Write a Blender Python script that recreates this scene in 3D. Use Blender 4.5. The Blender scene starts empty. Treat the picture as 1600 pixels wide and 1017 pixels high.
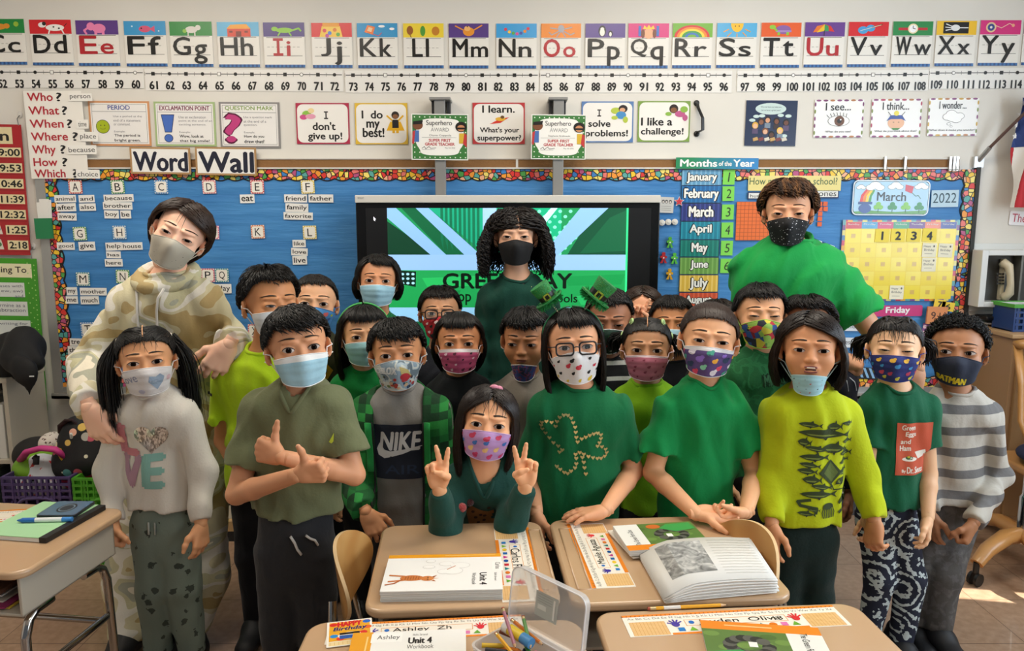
import bpy, math, random, numpy as np
from mathutils import Vector, Matrix
from mathutils.bvhtree import BVHTree
from mathutils.geometry import tessellate_polygon
random.seed(7); rng = np.random.default_rng(7)
SC = bpy.context.scene; COL = SC.collection
# ------------------------------------------------------------------ camera, world, lights, exposure
CAMH, FPX, PITCH = 1.5, 1155.0, math.radians(8.3)
cd = bpy.data.cameras.new('camera'); cd.sensor_width = 36; cd.lens = FPX/1600*36; cd.clip_start = .05
cam = bpy.data.objects.new('camera', cd); COL.objects.link(cam)
cam.location = (0, 0, CAMH); cam.rotation_euler = (math.pi/2-PITCH, 0, 0); SC.camera = cam
wd = bpy.data.worlds.new('world'); SC.world = wd; wd.use_nodes = True
wd.node_tree.nodes['Background'].inputs[0].default_value = (.86, .92, 1, 1)
wd.node_tree.nodes['Background'].inputs[1].default_value = .15
def lamp(name, kind, loc, rot, energy, col, **kw):
    l = bpy.data.lights.new(name, kind); l.energy = energy; l.color = col
    for k, v in kw.items(): setattr(l, k, v)
    o = bpy.data.objects.new(name, l); COL.objects.link(o); o.location = loc; o.rotation_euler = rot; return o
D2R = math.radians
# assumed ceiling lamps (only the far pair has fixtures), added lamps for the daylight of assumed windows on the right wall, and the sun through slits added in that wall
for lx, ly, le in ((-1.5, 2.35, 25), (.75, 2.35, 26), (-1.5, -.2, 9), (.75, -.2, 9)):
    lamp('ceiling_lamp', 'AREA', (lx, ly, 2.76), (0, 0, 0), le, (1, .92, .80), shape='RECTANGLE', size=1.2, size_y=.55)
lamp('window_daylight', 'AREA', (2.96, 1.35, 1.75), (0, D2R(90), 0), 70, (.74, .87, 1), shape='RECTANGLE', size=1.3, size_y=2.2)  # added area lamp for assumed daylight; the wall behind it has no opening
lamp('window_daylight', 'AREA', (2.96, -1.4, 1.75), (0, D2R(90), D2R(0)), 40, (.82, .91, 1), shape='RECTANGLE', size=1.3, size_y=2.2)  # another added daylight lamp, behind the camera, before solid wall
sun = lamp('sun', 'SUN', (6, 1, 5), (0, 0, 0), 16, (1, .95, .86), angle=D2R(.6))
SUND = Vector((-1, .18, -1.1)).normalized(); sun.rotation_euler = SUND.to_track_quat('-Z', 'Y').to_euler()
SC.view_settings.view_transform = 'Standard'; SC.view_settings.look = 'None'
SC.view_settings.exposure = -.06; SC.view_settings.gamma = 1; SC.view_settings.use_curve_mapping = False

# ------------------------------------------------------------------ helpers
WY = 3.6           # the front wall
DESK = .62
CP, SP = math.cos(PITCH), math.sin(PITCH)
def ray(x, y):
    a, c = (x-800)/FPX, (508.5-y)/FPX
    return a, CP+c*SP, -SP+c*CP
def P(x, y, D):     # the point seen at (x, y) of the photograph, D metres away along the floor
    a, b, c = ray(x, y); t = D/b
    return np.array((a*t, D, CAMH+c*t))
def PZ(x, y, z):    # the point seen at (x, y) at height z
    a, b, c = ray(x, y); t = (z-CAMH)/c
    return np.array((a*t, b*t, z))
def lin(h):
    h = h.lstrip('#'); c = [int(h[i:i+2], 16)/255 for i in (0, 2, 4)]
    return [x/12.92 if x <= .04045 else ((x+.055)/1.055)**2.4 for x in c]
MATS = {}
def mat(h, rough=.6, metal=0, emit=0, coat=0, alpha=1, trans=0, spec=.5, bump=None, sheen=0, sss=0, key=None):
    k = key or (h, rough, metal, emit, coat, alpha, trans, spec, bump, sheen, sss)
    if k in MATS: return MATS[k]
    m = bpy.data.materials.new('material'); m.use_nodes = True
    b = m.node_tree.nodes['Principled BSDF']; I = b.inputs
    c = lin(h)+[1]
    I['Base Color'].default_value = c; I['Roughness'].default_value = rough; I['Metallic'].default_value = metal
    I['Specular IOR Level'].default_value = spec; I['Coat Weight'].default_value = coat; I['Alpha'].default_value = alpha
    I['Transmission Weight'].default_value = trans; I['Sheen Weight'].default_value = sheen
    if sss: I['Subsurface Weight'].default_value = sss; I['Subsurface Radius'].default_value = (1, .35, .2); I['Subsurface Scale'].default_value = .006
    if emit: I['Emission Color'].default_value = c; I['Emission Strength'].default_value = emit
    if bump:
        N = m.node_tree.nodes; L = m.node_tree.links
        tc = N.new('ShaderNodeTexCoord'); mp = N.new('ShaderNodeMapping'); nz = N.new('ShaderNodeTexNoise'); bp = N.new('ShaderNodeBump')
        mp.inputs['Scale'].default_value = bump[2] if len(bump) > 2 else (1, 1, 1)
        nz.inputs['Scale'].default_value = bump[0]; nz.inputs['Detail'].default_value = 4; bp.inputs['Strength'].default_value = bump[1]; bp.inputs['Distance'].default_value = .01
        L.new(tc.outputs['Object'], mp.inputs[0]); L.new(mp.outputs[0], nz.inputs['Vector']); L.new(nz.outputs[0], bp.inputs['Height']); L.new(bp.outputs[0], I['Normal'])
    MATS[k] = m; return m
def nodes(h='#808080', rough=.6, **kw):
    """a fresh material with a free base colour; returns material, tree, principled"""
    m = mat(h, rough, key=('fresh', len(MATS)), **kw); t = m.node_tree
    return m, t, t.nodes['Principled BSDF']
def ramp(t, fac, stops, const=True):
    r = t.nodes.new('ShaderNodeValToRGB'); e = r.color_ramp
    e.interpolation = 'CONSTANT' if const else 'LINEAR'
    while len(e.elements) < len(stops): e.elements.new(.5)
    for el, (p, c) in zip(e.elements, stops): el.position = p; el.color = lin(c)+[1]
    t.links.new(fac, r.inputs[0]); return r.outputs[0]
def coord(t, kind='Object', scale=(1, 1, 1), rot=(0, 0, 0)):
    tc = t.nodes.new('ShaderNodeTexCoord'); mp = t.nodes.new('ShaderNodeMapping')
    mp.inputs['Scale'].default_value = scale; mp.inputs['Rotation'].default_value = rot
    t.links.new(tc.outputs[kind], mp.inputs[0]); return mp.outputs[0]
def tex(t, typ, vec, **kw):
    n = t.nodes.new('ShaderNodeTex'+typ)
    if vec is not None: t.links.new(vec, n.inputs['Vector'])
    for k, v in kw.items():
        if k in n.inputs: n.inputs[k].default_value = v
        else: setattr(n, k, v)
    return n
def tag(o, label, cat, group=None):
    o['label'] = label; o['category'] = cat
    if group: o['group'] = group
    return o
def struct(o): o['kind'] = 'structure'; return o
def thing(name, label, cat, loc=(0, 0, 0), group=None):
    o = bpy.data.objects.new(name, None); COL.objects.link(o); o.location = loc; o.empty_display_size = .05
    return tag(o, label, cat, group)
def link_mesh(name, v, faces, mis, mats, parent=None, smooth=0, bevel=0, uv=None, origin=None):
    v = np.asarray(v, float).reshape(-1, 3)
    if parent is not None: org = np.array(W0(parent))
    elif origin is not None: org = np.array(origin, float)
    else: org = np.array(((v[:, 0].min()+v[:, 0].max())/2, (v[:, 1].min()+v[:, 1].max())/2, v[:, 2].min()))
    me = bpy.data.meshes.new(name)
    lens = np.array([len(f) for f in faces], np.int32) if not isinstance(faces, np.ndarray) else np.full(len(faces), faces.shape[1], np.int32)
    flat = np.concatenate([np.asarray(f, np.int32).ravel() for f in faces]) if not isinstance(faces, np.ndarray) else faces.astype(np.int32).ravel()
    me.vertices.add(len(v)); me.vertices.foreach_set('co', (v-org).astype(np.float32).ravel())
    me.loops.add(len(flat)); me.loops.foreach_set('vertex_index', flat)
    me.polygons.add(len(lens)); me.polygons.foreach_set('loop_start', np.concatenate(([0], np.cumsum(lens)[:-1])).astype(np.int32))
    for m in mats: me.materials.append(m)
    if mis is not None: me.polygons.foreach_set('material_index', np.asarray(mis, np.int32))
    me.polygons.foreach_set('use_smooth', np.full(len(lens), bool(smooth)))
    if uv is not None:
        l = me.uv_layers.new(name='uv'); l.data.foreach_set('uv', np.asarray(uv, np.float32)[flat].ravel())
    me.update(calc_edges=True); me.validate()
    if smooth and smooth < 180: me.set_sharp_from_angle(angle=D2R(smooth))
    o = bpy.data.objects.new(name, me); COL.objects.link(o)
    if parent is not None: o.parent = parent
    else: o.location = org
    if parent is not None and getattr(parent, 'type', '') == 'MESH': pass
    if bevel:
        b = o.modifiers.new('bevel', 'BEVEL'); b.width = bevel; b.segments = 3; b.limit_method = 'ANGLE'
    return o
def W0(o):
    l = Vector(o.location)
    while o.parent: o = o.parent; l = l+o.location
    return l
class MB:
    def __init__(s): s.v, s.f, s.m, s.mats, s.n = [], [], [], [], 0
    def mi(s, m):
        if isinstance(m, str): m = mat(m)
        if m not in s.mats: s.mats.append(m)
        return s.mats.index(m)
    def add(s, v, f, m):
        v = np.asarray(v, float).reshape(-1, 3); i = s.mi(m)
        s.v.append(v); s.f += [[a+s.n for a in q] for q in f]; s.m += [i]*len(f); s.n += len(v); return s
    def box(s, lo, hi, m, fr=None):
        x0, y0, z0 = lo; x1, y1, z1 = hi
        v = np.array([(x0,y0,z0),(x1,y0,z0),(x1,y1,z0),(x0,y1,z0),(x0,y0,z1),(x1,y0,z1),(x1,y1,z1),(x0,y1,z1)], float)
        if fr is not None: v = fr(v)
        return s.add(v, [(0,3,2,1),(4,5,6,7),(0,1,5,4),(1,2,6,5),(2,3,7,6),(3,0,4,7)], m)
    def tube(s, pts, r, m, n=8, closed=False, flat=1, caps=True):
        p = np.asarray(pts, float); N = len(p); r = np.full(N, r) if np.isscalar(r) else np.asarray(r)
        T = np.gradient(p, axis=0)
        if closed: T = np.roll(p, -1, 0)-np.roll(p, 1, 0)
        T /= np.linalg.norm(T, axis=1)[:, None]+1e-12
        u = np.cross(T[0], (0, 0, 1.)); 
        if np.linalg.norm(u) < 1e-3: u = np.cross(T[0], (1., 0, 0))
        u /= np.linalg.norm(u); V = []
        a = np.arange(n)*2*math.pi/n
        for i in range(N):
            u = u-T[i]*u.dot(T[i]); u /= np.linalg.norm(u)+1e-12; w = np.cross(T[i], u)
            V.append(p[i]+r[i]*(np.cos(a)[:, None]*u+flat*np.sin(a)[:, None]*w))
        F = [(i*n+j, i*n+(j+1) % n, (i+1) % N*n+(j+1) % n, (i+1) % N*n+j) for i in range(N if closed else N-1) for j in range(n)]
        if not closed and caps: F += [tuple(range(n))[::-1], tuple((N-1)*n+j for j in range(n))]
        return s.add(np.concatenate(V), F, m)
    def prism(s, poly, z0, z1, m, fr):
        """polygon (u, v) extruded from z0 to z1 along the frame's normal"""
        n = len(poly); q = np.array(poly, float)
        v = np.concatenate([np.c_[q, np.full(n, z0)], np.c_[q, np.full(n, z1)]])
        return s.add(fr(v), [tuple(range(n))[::-1], tuple(range(n, 2*n))]+[(i, (i+1) % n, n+(i+1) % n, n+i) for i in range(n)], m)
    def lathe(s, prof, c, m, n=20, ax=None):
        a = np.arange(n)*2*math.pi/n; V = []
        for r, z in prof: V.append(np.c_[r*np.cos(a), r*np.sin(a), np.full(n, z)])
        V = np.concatenate(V)
        if ax is not None: V = V @ np.array(Vector(ax).to_track_quat('Z', 'Y').to_matrix()).T
        k = len(prof)
        F = [(i*n+j, i*n+(j+1) % n, (i+1)*n+(j+1) % n, (i+1)*n+j) for i in range(k-1) for j in range(n)]
        F += [tuple(range(n))[::-1], tuple((k-1)*n+j for j in range(n))]
        return s.add(V+np.asarray(c), F, m)
    def grid(s, pts, m, closed=False):
        a, b = pts.shape[:2]
        F = [(i*b+j, i*b+(j+1) % b, (i+1)*b+(j+1) % b, (i+1)*b+j) for i in range(a-1) for j in range(b if closed else b-1)]
        return s.add(pts.reshape(-1, 3), F, m)
    def ball(s, c, r, m, n=12, R=None):
        t = np.linspace(0, math.pi, n//2+1)[:, None]; a = np.arange(n)*2*math.pi/n
        g = np.stack([np.sin(t)*np.cos(a), np.sin(t)*np.sin(a), np.cos(t)+0*a], -1)*np.asarray(r)
        if R is not None: g = g @ np.asarray(R).T
        return s.grid(g+np.asarray(c), m, True)
    def build(s, name, parent=None, smooth=0, bevel=0, origin=None):
        return link_mesh(name, np.concatenate(s.v), s.f, s.m, s.mats, parent, smooth, bevel, origin=origin)
def frame(O, U, V, N):
    O, U, V, N = [np.asarray(a, float) for a in (O, U, V, N)]
    return lambda v: O+v[:, 0:1]*U+v[:, 1:2]*V+v[:, 2:3]*N
def rrect(x0, y0, x1, y1, r, n=5):
    o = []
    for cx, cy, a in ((x1-r, y1-r, 0), (x0+r, y1-r, 90), (x0+r, y0+r, 180), (x1-r, y0+r, 270)):
        for i in range(n+1):
            t = D2R(a+90*i/n); o.append((cx+r*math.cos(t), cy+r*math.sin(t)))
    return o
TXT = {}
def textmesh(s, bold=0, shear=0, spacing=1):
    bold = 0; k = (s, bold, shear, spacing)
    if k not in TXT:
        cu = bpy.data.curves.new('lettering', 'FONT'); cu.body = s; cu.offset = bold; cu.resolution_u = 3; cu.shear = shear; cu.space_character = spacing
        o = bpy.data.objects.new('lettering', cu); me = o.to_mesh()
        v = np.array([(q.co.x, -q.co.y) for q in me.vertices]); f = [tuple(p.vertices) for p in me.polygons]
        o.to_mesh_clear(); bpy.data.objects.remove(o); bpy.data.curves.remove(cu); TXT[k] = (v, f)
    return TXT[k]
class S2:
    """flat coloured shapes in layers, in the coordinates of a card"""
    def __init__(s): s.it = []; s.l = 0
    def add(s, v, f, c, l): s.l = max(s.l, l); s.it.append((np.asarray(v, float), f, c, l))
    def poly(s, pts, c, l=1):
        f = tessellate_polygon([[Vector((a, b, 0)) for a, b in pts]]); s.add(pts, [tuple(t) for t in f], c, l); return s
    def rect(s, a, b, x, y, c, l=1): s.add([(a, b), (x, b), (x, y), (a, y)], [(0, 1, 2, 3)], c, l); return s
    def ell(s, cx, cy, rx, ry, c, l=1, a0=0, a1=360, n=18, rot=0):
        t = np.radians(np.linspace(a0, a1, n+1)); q = np.c_[rx*np.cos(t), ry*np.sin(t)]
        if a1-a0 >= 360: q = q[:-1]
        if rot: r = D2R(rot); q = q @ np.array([(math.cos(r), math.sin(r)), (-math.sin(r), math.cos(r))])
        q = q+(cx, cy); s.add(q, [tuple(range(len(q)))], c, l); return s
    def line(s, pts, w, c, l=1, closed=False):
        p = [np.array(a, float) for a in pts]
        if closed: p.append(p[0])
        for a, b in zip(p[:-1], p[1:]):
            d = b-a; L = np.hypot(*d)
            if L < 1e-9: continue
            d /= L; n = np.array((-d[1], d[0]))*w/2; e = d*w*.25
            s.add([a-e+n, a-e-n, b+e-n, b+e+n], [(0, 1, 2, 3)], c, l)
        return s
    def frame(s, a, b, x, y, w, c, l=1): return s.rect(a, b, x, b+w, c, l).rect(a, y-w, x, y, c, l).rect(a, b, a+w, y, c, l).rect(x-w, b, x, y, c, l)
    def text(s, st, a, b, x, y, c='#111111', l=2, bold=.012, shear=0, rot=0, spacing=1):
        """fitted into the box a, b, x, y (x None keeps the width in proportion, a = centre when x is 'c')"""
        if st == 'I' and x not in (None, 'c'):
            h = y-b; w = max(h*.13*(1+8*bold), .5); m = (a+x)/2; q = max((x-a)/2, h*.26)
            return s.rect(m-w/2, b, m+w/2, y, c, l).rect(m-q, b, m+q, b+w, c, l).rect(m-q, y-w, m+q, y, c, l)
        if st == '1' and x not in (None, 'c'): a, x = (a+x)/2, 'c'
        v, f = textmesh(st, bold, shear, spacing)
        if not len(v): return s
        lo, hi = v.min(0), v.max(0); bold = max(bold, 0)
        sy = (y-b)/(hi[1]-lo[1])
        if x is None: sx = sy
        elif x == 'c': sx = sy; a = a-(hi[0]-lo[0])*sx/2
        else: sx = (x-a)/(hi[0]-lo[0])
        q = (v-lo)*(sx, sy)+(a, b)
        if rot:
            r = D2R(rot); m = q.mean(0); q = (q-m) @ np.array([(math.cos(r), math.sin(r)), (-math.sin(r), math.cos(r))])+m
        k = bold*sy*1.0
        for dx, dy in (((-k, 0), (k, 0), (0, k*.8), (0, -k*.8)) if bold > .003 and k > .12 else ((-k, 0), (k, 0)) if bold > .003 else ((0, 0),)): s.add(q+(dx, dy), f, c, l)
        return s
    def dsl(s, src, ox=0, oy=0, k=1, l=2):
        """compact drawings: e cx cy rx ry colour | r x0 y0 x1 y1 colour | p colour x y x y .. | l colour width x y .. | t text"""
        for j, ln in enumerate(x for x in src.split('|') if x.strip()):
            w = ln.split(); L = l+.12*j
            if w[0] == 'e': a = [float(x) for x in w[1:5]]; s.ell(ox+a[0]*k, oy+a[1]*k, a[2]*k, a[3]*k, '#'+w[5], L)
            elif w[0] == 'h': a = [float(x) for x in w[1:5]]; s.ell(ox+a[0]*k, oy+a[1]*k, a[2]*k, a[3]*k, '#'+w[5], L, 180, 360)
            elif w[0] == 'b': a = [float(x) for x in w[1:5]]; s.ell(ox+a[0]*k, oy+a[1]*k, a[2]*k, a[3]*k, '#'+w[5], L, 0, 180)
            elif w[0] == 'r': a = [float(x) for x in w[1:5]]; s.rect(ox+a[0]*k, oy+a[1]*k, ox+a[2]*k, oy+a[3]*k, '#'+w[5], L)
            elif w[0] == 'p': a = [float(x) for x in w[2:]]; s.poly([(ox+a[i]*k, oy+a[i+1]*k) for i in range(0, len(a), 2)], '#'+w[1], L)
            elif w[0] == 'l': a = [float(x) for x in w[3:]]; s.line([(ox+a[i]*k, oy+a[i+1]*k) for i in range(0, len(a), 2)], float(w[2])*k, '#'+w[1], L)
        return s
    def emit(s, mb, fn, gap=.0005, rough=.5):
        for i, (v, f, c, l) in enumerate(sorted(s.it, key=lambda q: q[3])): mb.add(fn(np.c_[v, np.full(len(v), l*gap+i*4e-6)]), f, c if not isinstance(c, str) else mat(c, rough))
class Card(S2):
    """a sheet on the wall (or on any frame), drawn in photo pixels of its own rectangle"""
    def __init__(s, x0, y0, x1, y1, c='#f2efe8', Y=WY-.004, th=.0015, rot=0, r=0, rough=.5, back=None):
        super().__init__(); s.b = (x0, y0, x1, y1); s.c, s.th, s.rough = c, th, rough
        q = [P(x, y, Y) for x, y in ((x0, y0), (x1, y0), (x1, y1), (x0, y1))]
        cx, cy = (x0+x1)/2, (y0+y1)/2; o = sum(q)/4
        su = (q[1][0]-q[0][0]+q[2][0]-q[3][0])/2/(x1-x0); sv = (q[0][2]-q[3][2]+q[1][2]-q[2][2])/2/(y1-y0)
        a = D2R(rot); U = np.array((math.cos(a), 0, -math.sin(a))); V = np.array((-math.sin(a), 0, -math.cos(a)))
        s.fr = frame(o-U*cx*su-V*cy*sv, U*su, V*sv, (0, -1, 0)); s.r = r; s.su = su
    def outline(s): return rrect(*s.b, s.r) if s.r else [(s.b[0], s.b[1]), (s.b[2], s.b[1]), (s.b[2], s.b[3]), (s.b[0], s.b[3])]
    def done(s, name, label=None, cat=None, group=None, parent=None):
        mb = MB()
        if s.c: mb.prism(s.outline(), 0, s.th, mat(s.c, s.rough) if isinstance(s.c, str) else s.c, s.fr)
        s.emit(mb, lambda v: s.fr(v+np.array((0, 0, s.th))), rough=s.rough)
        o = mb.build(name, parent)
        if label: tag(o, label, cat, group)
        return o
# ------------------------------------------------------------------ the room
def plainbox(name, lo, hi, m, **k):
    return MB().box(lo, hi, m).build(name, **k)
wallm, t, b = nodes('#dcd6cb', .75); 
nz = tex(t, 'Noise', coord(t), Scale=3.0); t.links.new(ramp(t, nz.outputs[0], [(0, '#dbd6cc'), (1, '#e4e0d8')], False), b.inputs['Base Color'])
struct(plainbox('wall_back', (-3.4, WY, 0), (3.1, WY+.12, 2.9), wallm))
struct(plainbox('wall_left', (-3.52, 0, 0), (-3.4, WY+.12, 2.9), wallm))
mb = MB()
slits = ((2.52, 2.63), (2.80, 2.84), (2.97, 3.0))  # openings added to the unseen wall to shape sun patches on the floor
ys = [-2.5]+[y for s in slits for y in s]+[WY+.12]
for a, c in zip(ys[::2], ys[1::2]): mb.box((3.0, a, 0), (3.1, c, 2.9), wallm)
for a, c in slits: mb.box((3.0, a, 0), (3.1, c, .95), wallm); mb.box((3.0, a, 1.55), (3.1, c, 2.9), wallm)
struct(mb.build('wall_right'))
for n_, (yc, wy) in enumerate(((1.35, 1.1), (-1.4, 1.1))):  # unseen frames added round the daylight lamps; the lamps act as panes
    mb = MB(); wf = mat('#e8e8e6', .4); y0, y1 = yc-wy-.06, yc+wy+.06
    for lo, hi in (((2.93, y0, 1.04), (3.0, y1, 1.10)), ((2.93, y0, 2.40), (3.0, y1, 2.46)), ((2.93, y0, 1.10), (3.0, y0+.06, 2.40)), ((2.93, y1-.06, 1.10), (3.0, y1, 2.40)), ((2.935, yc-.025, 1.10), (2.955, yc+.025, 2.40)), ((2.935, yc-wy, 1.74), (2.955, yc-.025, 1.77)), ((2.935, yc+.025, 1.74), (2.955, yc+wy, 1.77))): mb.box(lo, hi, wf)
    struct(mb.build('window_%d' % (n_+1)))
fm, t, b = nodes('#a98a70', .28, coat=.15)
br = tex(t, 'Brick', coord(t), Scale=1/.305); br.offset = 0
for k, v in (('Brick Width', 1), ('Row Height', 1), ('Mortar Size', .006), ('Mortar Smooth', .4)): br.inputs[k].default_value = v
br.inputs['Color1'].default_value = lin('#b4957b')+[1]; br.inputs['Color2'].default_value = lin('#ab8c72')+[1]; br.inputs['Mortar'].default_value = lin('#6a5140')+[1]
n1 = tex(t, 'Noise', coord(t), Scale=38.0, Detail=5.0); mx = t.nodes.new('ShaderNodeMixRGB'); mx.blend_type = 'MULTIPLY'; mx.inputs[0].default_value = .35
t.links.new(br.outputs[0], mx.inputs[1]); t.links.new(ramp(t, n1.outputs[0], [(.35, '#b9a795'), (.65, '#ffffff')], False), mx.inputs[2]); t.links.new(mx.outputs[0], b.inputs['Base Color'])
struct(plainbox('floor', (-3.52, -2.5, -.08), (3.1, WY+.12, 0), fm, origin=(0, 0, 0)))
struct(plainbox('ceiling', (-3.52, -2.5, 2.9), (3.1, WY+.12, 3.0), mat('#e6e2da', .8)))
struct(plainbox('baseboard_back', (-3.4, WY-.012, 0), (3.0, WY, .11), mat('#4b4f55', .5)))
for lx, ly in ((-1.5, 2.35), (.75, 2.35)):  # fixtures out of view, assumed over the far ceiling lamps
    t_ = thing('ceiling_light', f'recessed ceiling light panel over the {"smaller" if lx < 0 else "larger"} side of the room', 'ceiling light', (lx, ly, 2.8))
    MB().box((lx-.66, ly-.32, 2.82), (lx+.66, ly+.32, 2.9), '#d8d8d4').build('light_frame', t_)
    MB().box((lx-.6, ly-.27, 2.805), (lx+.6, ly+.27, 2.82), mat('#fff2dc', .5, emit=1.2)).build('diffuser', t_)

# ------------------------------------------------------------------ the bulletin board, its rail and the display
X0, Z1 = P(72, 265, WY)[[0, 2]]; X1 = P(1522, 265, WY)[0]; Z0 = P(90, 603, WY)[2]
bw, t, b = nodes('#3f82bf', .55)
n1 = tex(t, 'Noise', coord(t, scale=(1, 1, 5)), Scale=2.2, Detail=5.0)
t.links.new(ramp(t, n1.outputs[0], [(.3, '#2f74b4'), (.7, '#4a8fcb')], False), b.inputs['Base Color'])
n2 = tex(t, 'Noise', coord(t, scale=(1, 1, 9)), Scale=3.5, Detail=6.0); bp = t.nodes.new('ShaderNodeBump'); bp.inputs['Strength'].default_value = .35; bp.inputs['Distance'].default_value = .02
t.links.new(n2.outputs[0], bp.inputs['Height']); t.links.new(bp.outputs[0], b.inputs['Normal'])
mosaic, t, b = nodes('#cc5544', .45)
vc = coord(t, scale=(1, 1, 1)); v1 = tex(t, 'Voronoi', vc, Scale=44.0); v2 = tex(t, 'Voronoi', vc, Scale=44.0, feature='DISTANCE_TO_EDGE')
for v_ in (v1, v2): v_.inputs['Randomness'].default_value = .8
sep = t.nodes.new('ShaderNodeSeparateColor'); t.links.new(v1.outputs['Color'], sep.inputs[0])
cr = ramp(t, sep.outputs[0], [(i/11, c) for i, c in enumerate('#d8342f #f0c531 #3a7fc4 #e8776f #4fa04a #ef9a35 #b6507f #f2dd72 #d9362f #5aa7a0 #efb08a'.split())])
er = ramp(t, v2.outputs['Distance'], [(0, '#16110f'), (.075, '#ffffff')])
mx = t.nodes.new('ShaderNodeMixRGB'); mx.blend_type = 'MULTIPLY'; mx.inputs[0].default_value = 1; t.links.new(cr, mx.inputs[1]); t.links.new(er, mx.inputs[2]); t.links.new(mx.outputs[0], b.inputs['Base Color'])
alu = mat('#a9a9a6', .4, metal=.6)
bb = thing('bulletin_board', 'long blue bulletin board with colourful mosaic border across the wall', 'bulletin board', (0, WY, Z0))
MB().box((X0, WY-.012, Z0), (X1, WY, Z1), bw).build('blue_paper', bb)
wallfr = frame((0, WY-.013, 0), (1, 0, 0), (0, 0, 1), (0, -1, 0))
def scallop(p0, p1, w, inward, name, up=0):
    p0, p1, inward = np.array(p0), np.array(p1), np.array(inward); L = np.linalg.norm(p1-p0); n = max(4, int(L/.072)); u = (p1-p0)/L
    rib, rib2 = MB(), None
    s = np.linspace(0, L, n*8+1); d = w*(.80+.2*np.abs(np.sin(s/L*n*math.pi)))
    def strip(dd, th, m):
        a = p0+np.outer(s, u); c = a+dd[:, None]*inward
        g = np.stack([np.c_[a, np.full(len(s), th)], np.c_[c, np.full(len(s), th)], np.c_[c, np.zeros(len(s))]], 0)
        rib.grid(wallfr(g.reshape(-1, 3)).reshape(g.shape), m)
    strip(d+.006, .0016+up, mat('#14110f')); strip(d, .0028+up, mosaic)
    rib.build(name, bb)
scallop((X0, Z1), (X1, Z1), .05, (0, -1), 'border_strip')
scallop((X0, Z0), (X1, Z0), .05, (0, 1), 'border_strip')
scallop((X0, Z0), (X0, Z1), .055, (1, 0), 'border_strip', .002)
scallop((X1, Z0), (X1, Z1), .055, (-1, 0), 'border_strip', .002)
for lo, hi in (((X0-.045, WY-.022, Z0-.03), (X0, WY, Z1+.01)), ((X1, WY-.022, Z0-.03), (X1+.02, WY, Z1+.01)), ((X0, WY-.021, Z0-.03), (X1, WY, Z0))):
    MB().box(lo, hi, mat('#26241f') if lo[0] > 1 else alu).build('board_frame', bb)
MB().box((X0-.02, WY-.085, Z0-.045), (X1+.02, WY, Z0-.03), alu).box((X0-.02, WY-.085, Z0-.045), (X1+.02, WY-.08, Z0-.018), alu).build('marker_tray', bb)
zr = P(800, 249.5, WY)[2]; zl = P(800, 262, WY)[2]
rl = thing('map_rail', 'long brown cork map rail above the blue board', 'map rail', (0, WY, zl))
MB().box((P(132, 250, WY)[0], WY-.014, zl), (P(1497, 250, WY)[0], WY, zr), mat('#8a6238', .8, bump=(80, .3))).build('cork_strip', rl)
MB().box((P(132, 250, WY)[0], WY-.024, zl-.007), (P(1497, 250, WY)[0], WY, zl), mat('#d9d6cf', .4)).box((P(132, 250, WY)[0], WY-.018, zr), (P(1497, 250, WY)[0], WY, zr+.006), mat('#cfcac0', .4)).build('rail_edge', rl)
MB().box((P(806, 250, WY)[0], WY-.02, zl), (P(809.5, 250, WY)[0], WY, zr), mat('#d9d6cf')).build('rail_joint', rl)
for i, (hx, w) in enumerate(((1379, .005), (1410, .005), (1480, .006), (1486, .006), (1491, .006))):
    x = P(hx, 252, WY)[0]; h = MB().box((x-w, WY-.03, zl-.016), (x+w, WY-.014, zr+.012), mat('#b9b7b2', .3, metal=.8)).tube([(x, WY-.03, zl-.01), (x, WY-.045, zl-.014), (x, WY-.045, zl+.004)], .0025, mat('#b9b7b2', .3, metal=.8))
    tag(h.build('map_hook'), 'silver map hook clipped on the cork rail ' + ('above the March card' if i == 0 else 'between the March card and the year card' if i == 1 else 'in the cluster of three by the flagpole'), 'hook', 'map hooks on the rail')
# display on its two posts
DY = 3.44
dx0, dz1 = P(555, 305, DY)[[0, 2]]; dx1 = P(1032, 305, DY)[0]; dz0 = P(800, 604, DY)[2]; zb = P(800, 317, DY)[2]
ds = thing('interactive_display', 'large wall display showing a green patchwork slide behind the teacher', 'display', ((dx0+dx1)/2, DY, dz0))
MB().box((dx0, DY, dz0), (dx1, DY+.055, zb), mat('#0c0c0d', .25)).build('display_body', ds, bevel=.004)
MB().box((dx0, DY-.012, zb), (dx1, DY+.055, dz1), mat('#d8d4cc', .45)).build('top_strip', ds, bevel=.004)
c = Card(575, 325, 1014, 596, c='#1b1b1c', Y=DY-.001, th=.001, rough=.3)
def em(h, k=.85): return mat(h, .4, emit=k, key=('scr', h))
c.c = mat('#161617', .3, emit=.35)
sc_ = [('r', 608, 325, 979, 596, '#13703f'), ]
c.rect(608, 325, 976, 596, em('#1c8a52'), 1)
def sp(pts, h, l): c.poly(pts, em(h), l)
sp([(608,345),(686,399),(608,396)], '#0b3a26', 2); sp([(630,325),(655,325),(728,398),(700,398)], '#0d5c38', 2)
sp([(608,325),(622,325),(700,398),(676,398),(608,340)], '#86b4e0', 3); sp([(652,325),(672,325),(750,395),(728,398)], '#86b4e0', 3)
for i in range(9): sp([(690+i*7,325),(694+i*7,325),(694+i*7,390),(690+i*7,372+i*2)], '#0f6b4a', 2.5)
sp([(672,325),(760,325),(760,395)], '#18a07a', 2.2)
sp([(755,325),(776,325),(776,400),(755,400)], '#9cc3e8', 3)
sp([(776,325),(876,325),(876,400),(776,400)], '#17a878', 2)
for i in range(10):
    for j in range(9):
        if (i+j) % 2: c.ell(834+i*8, 330+j*8, 3, 2.6, em('#7fe0c0'), 2.4, n=8)
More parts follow.
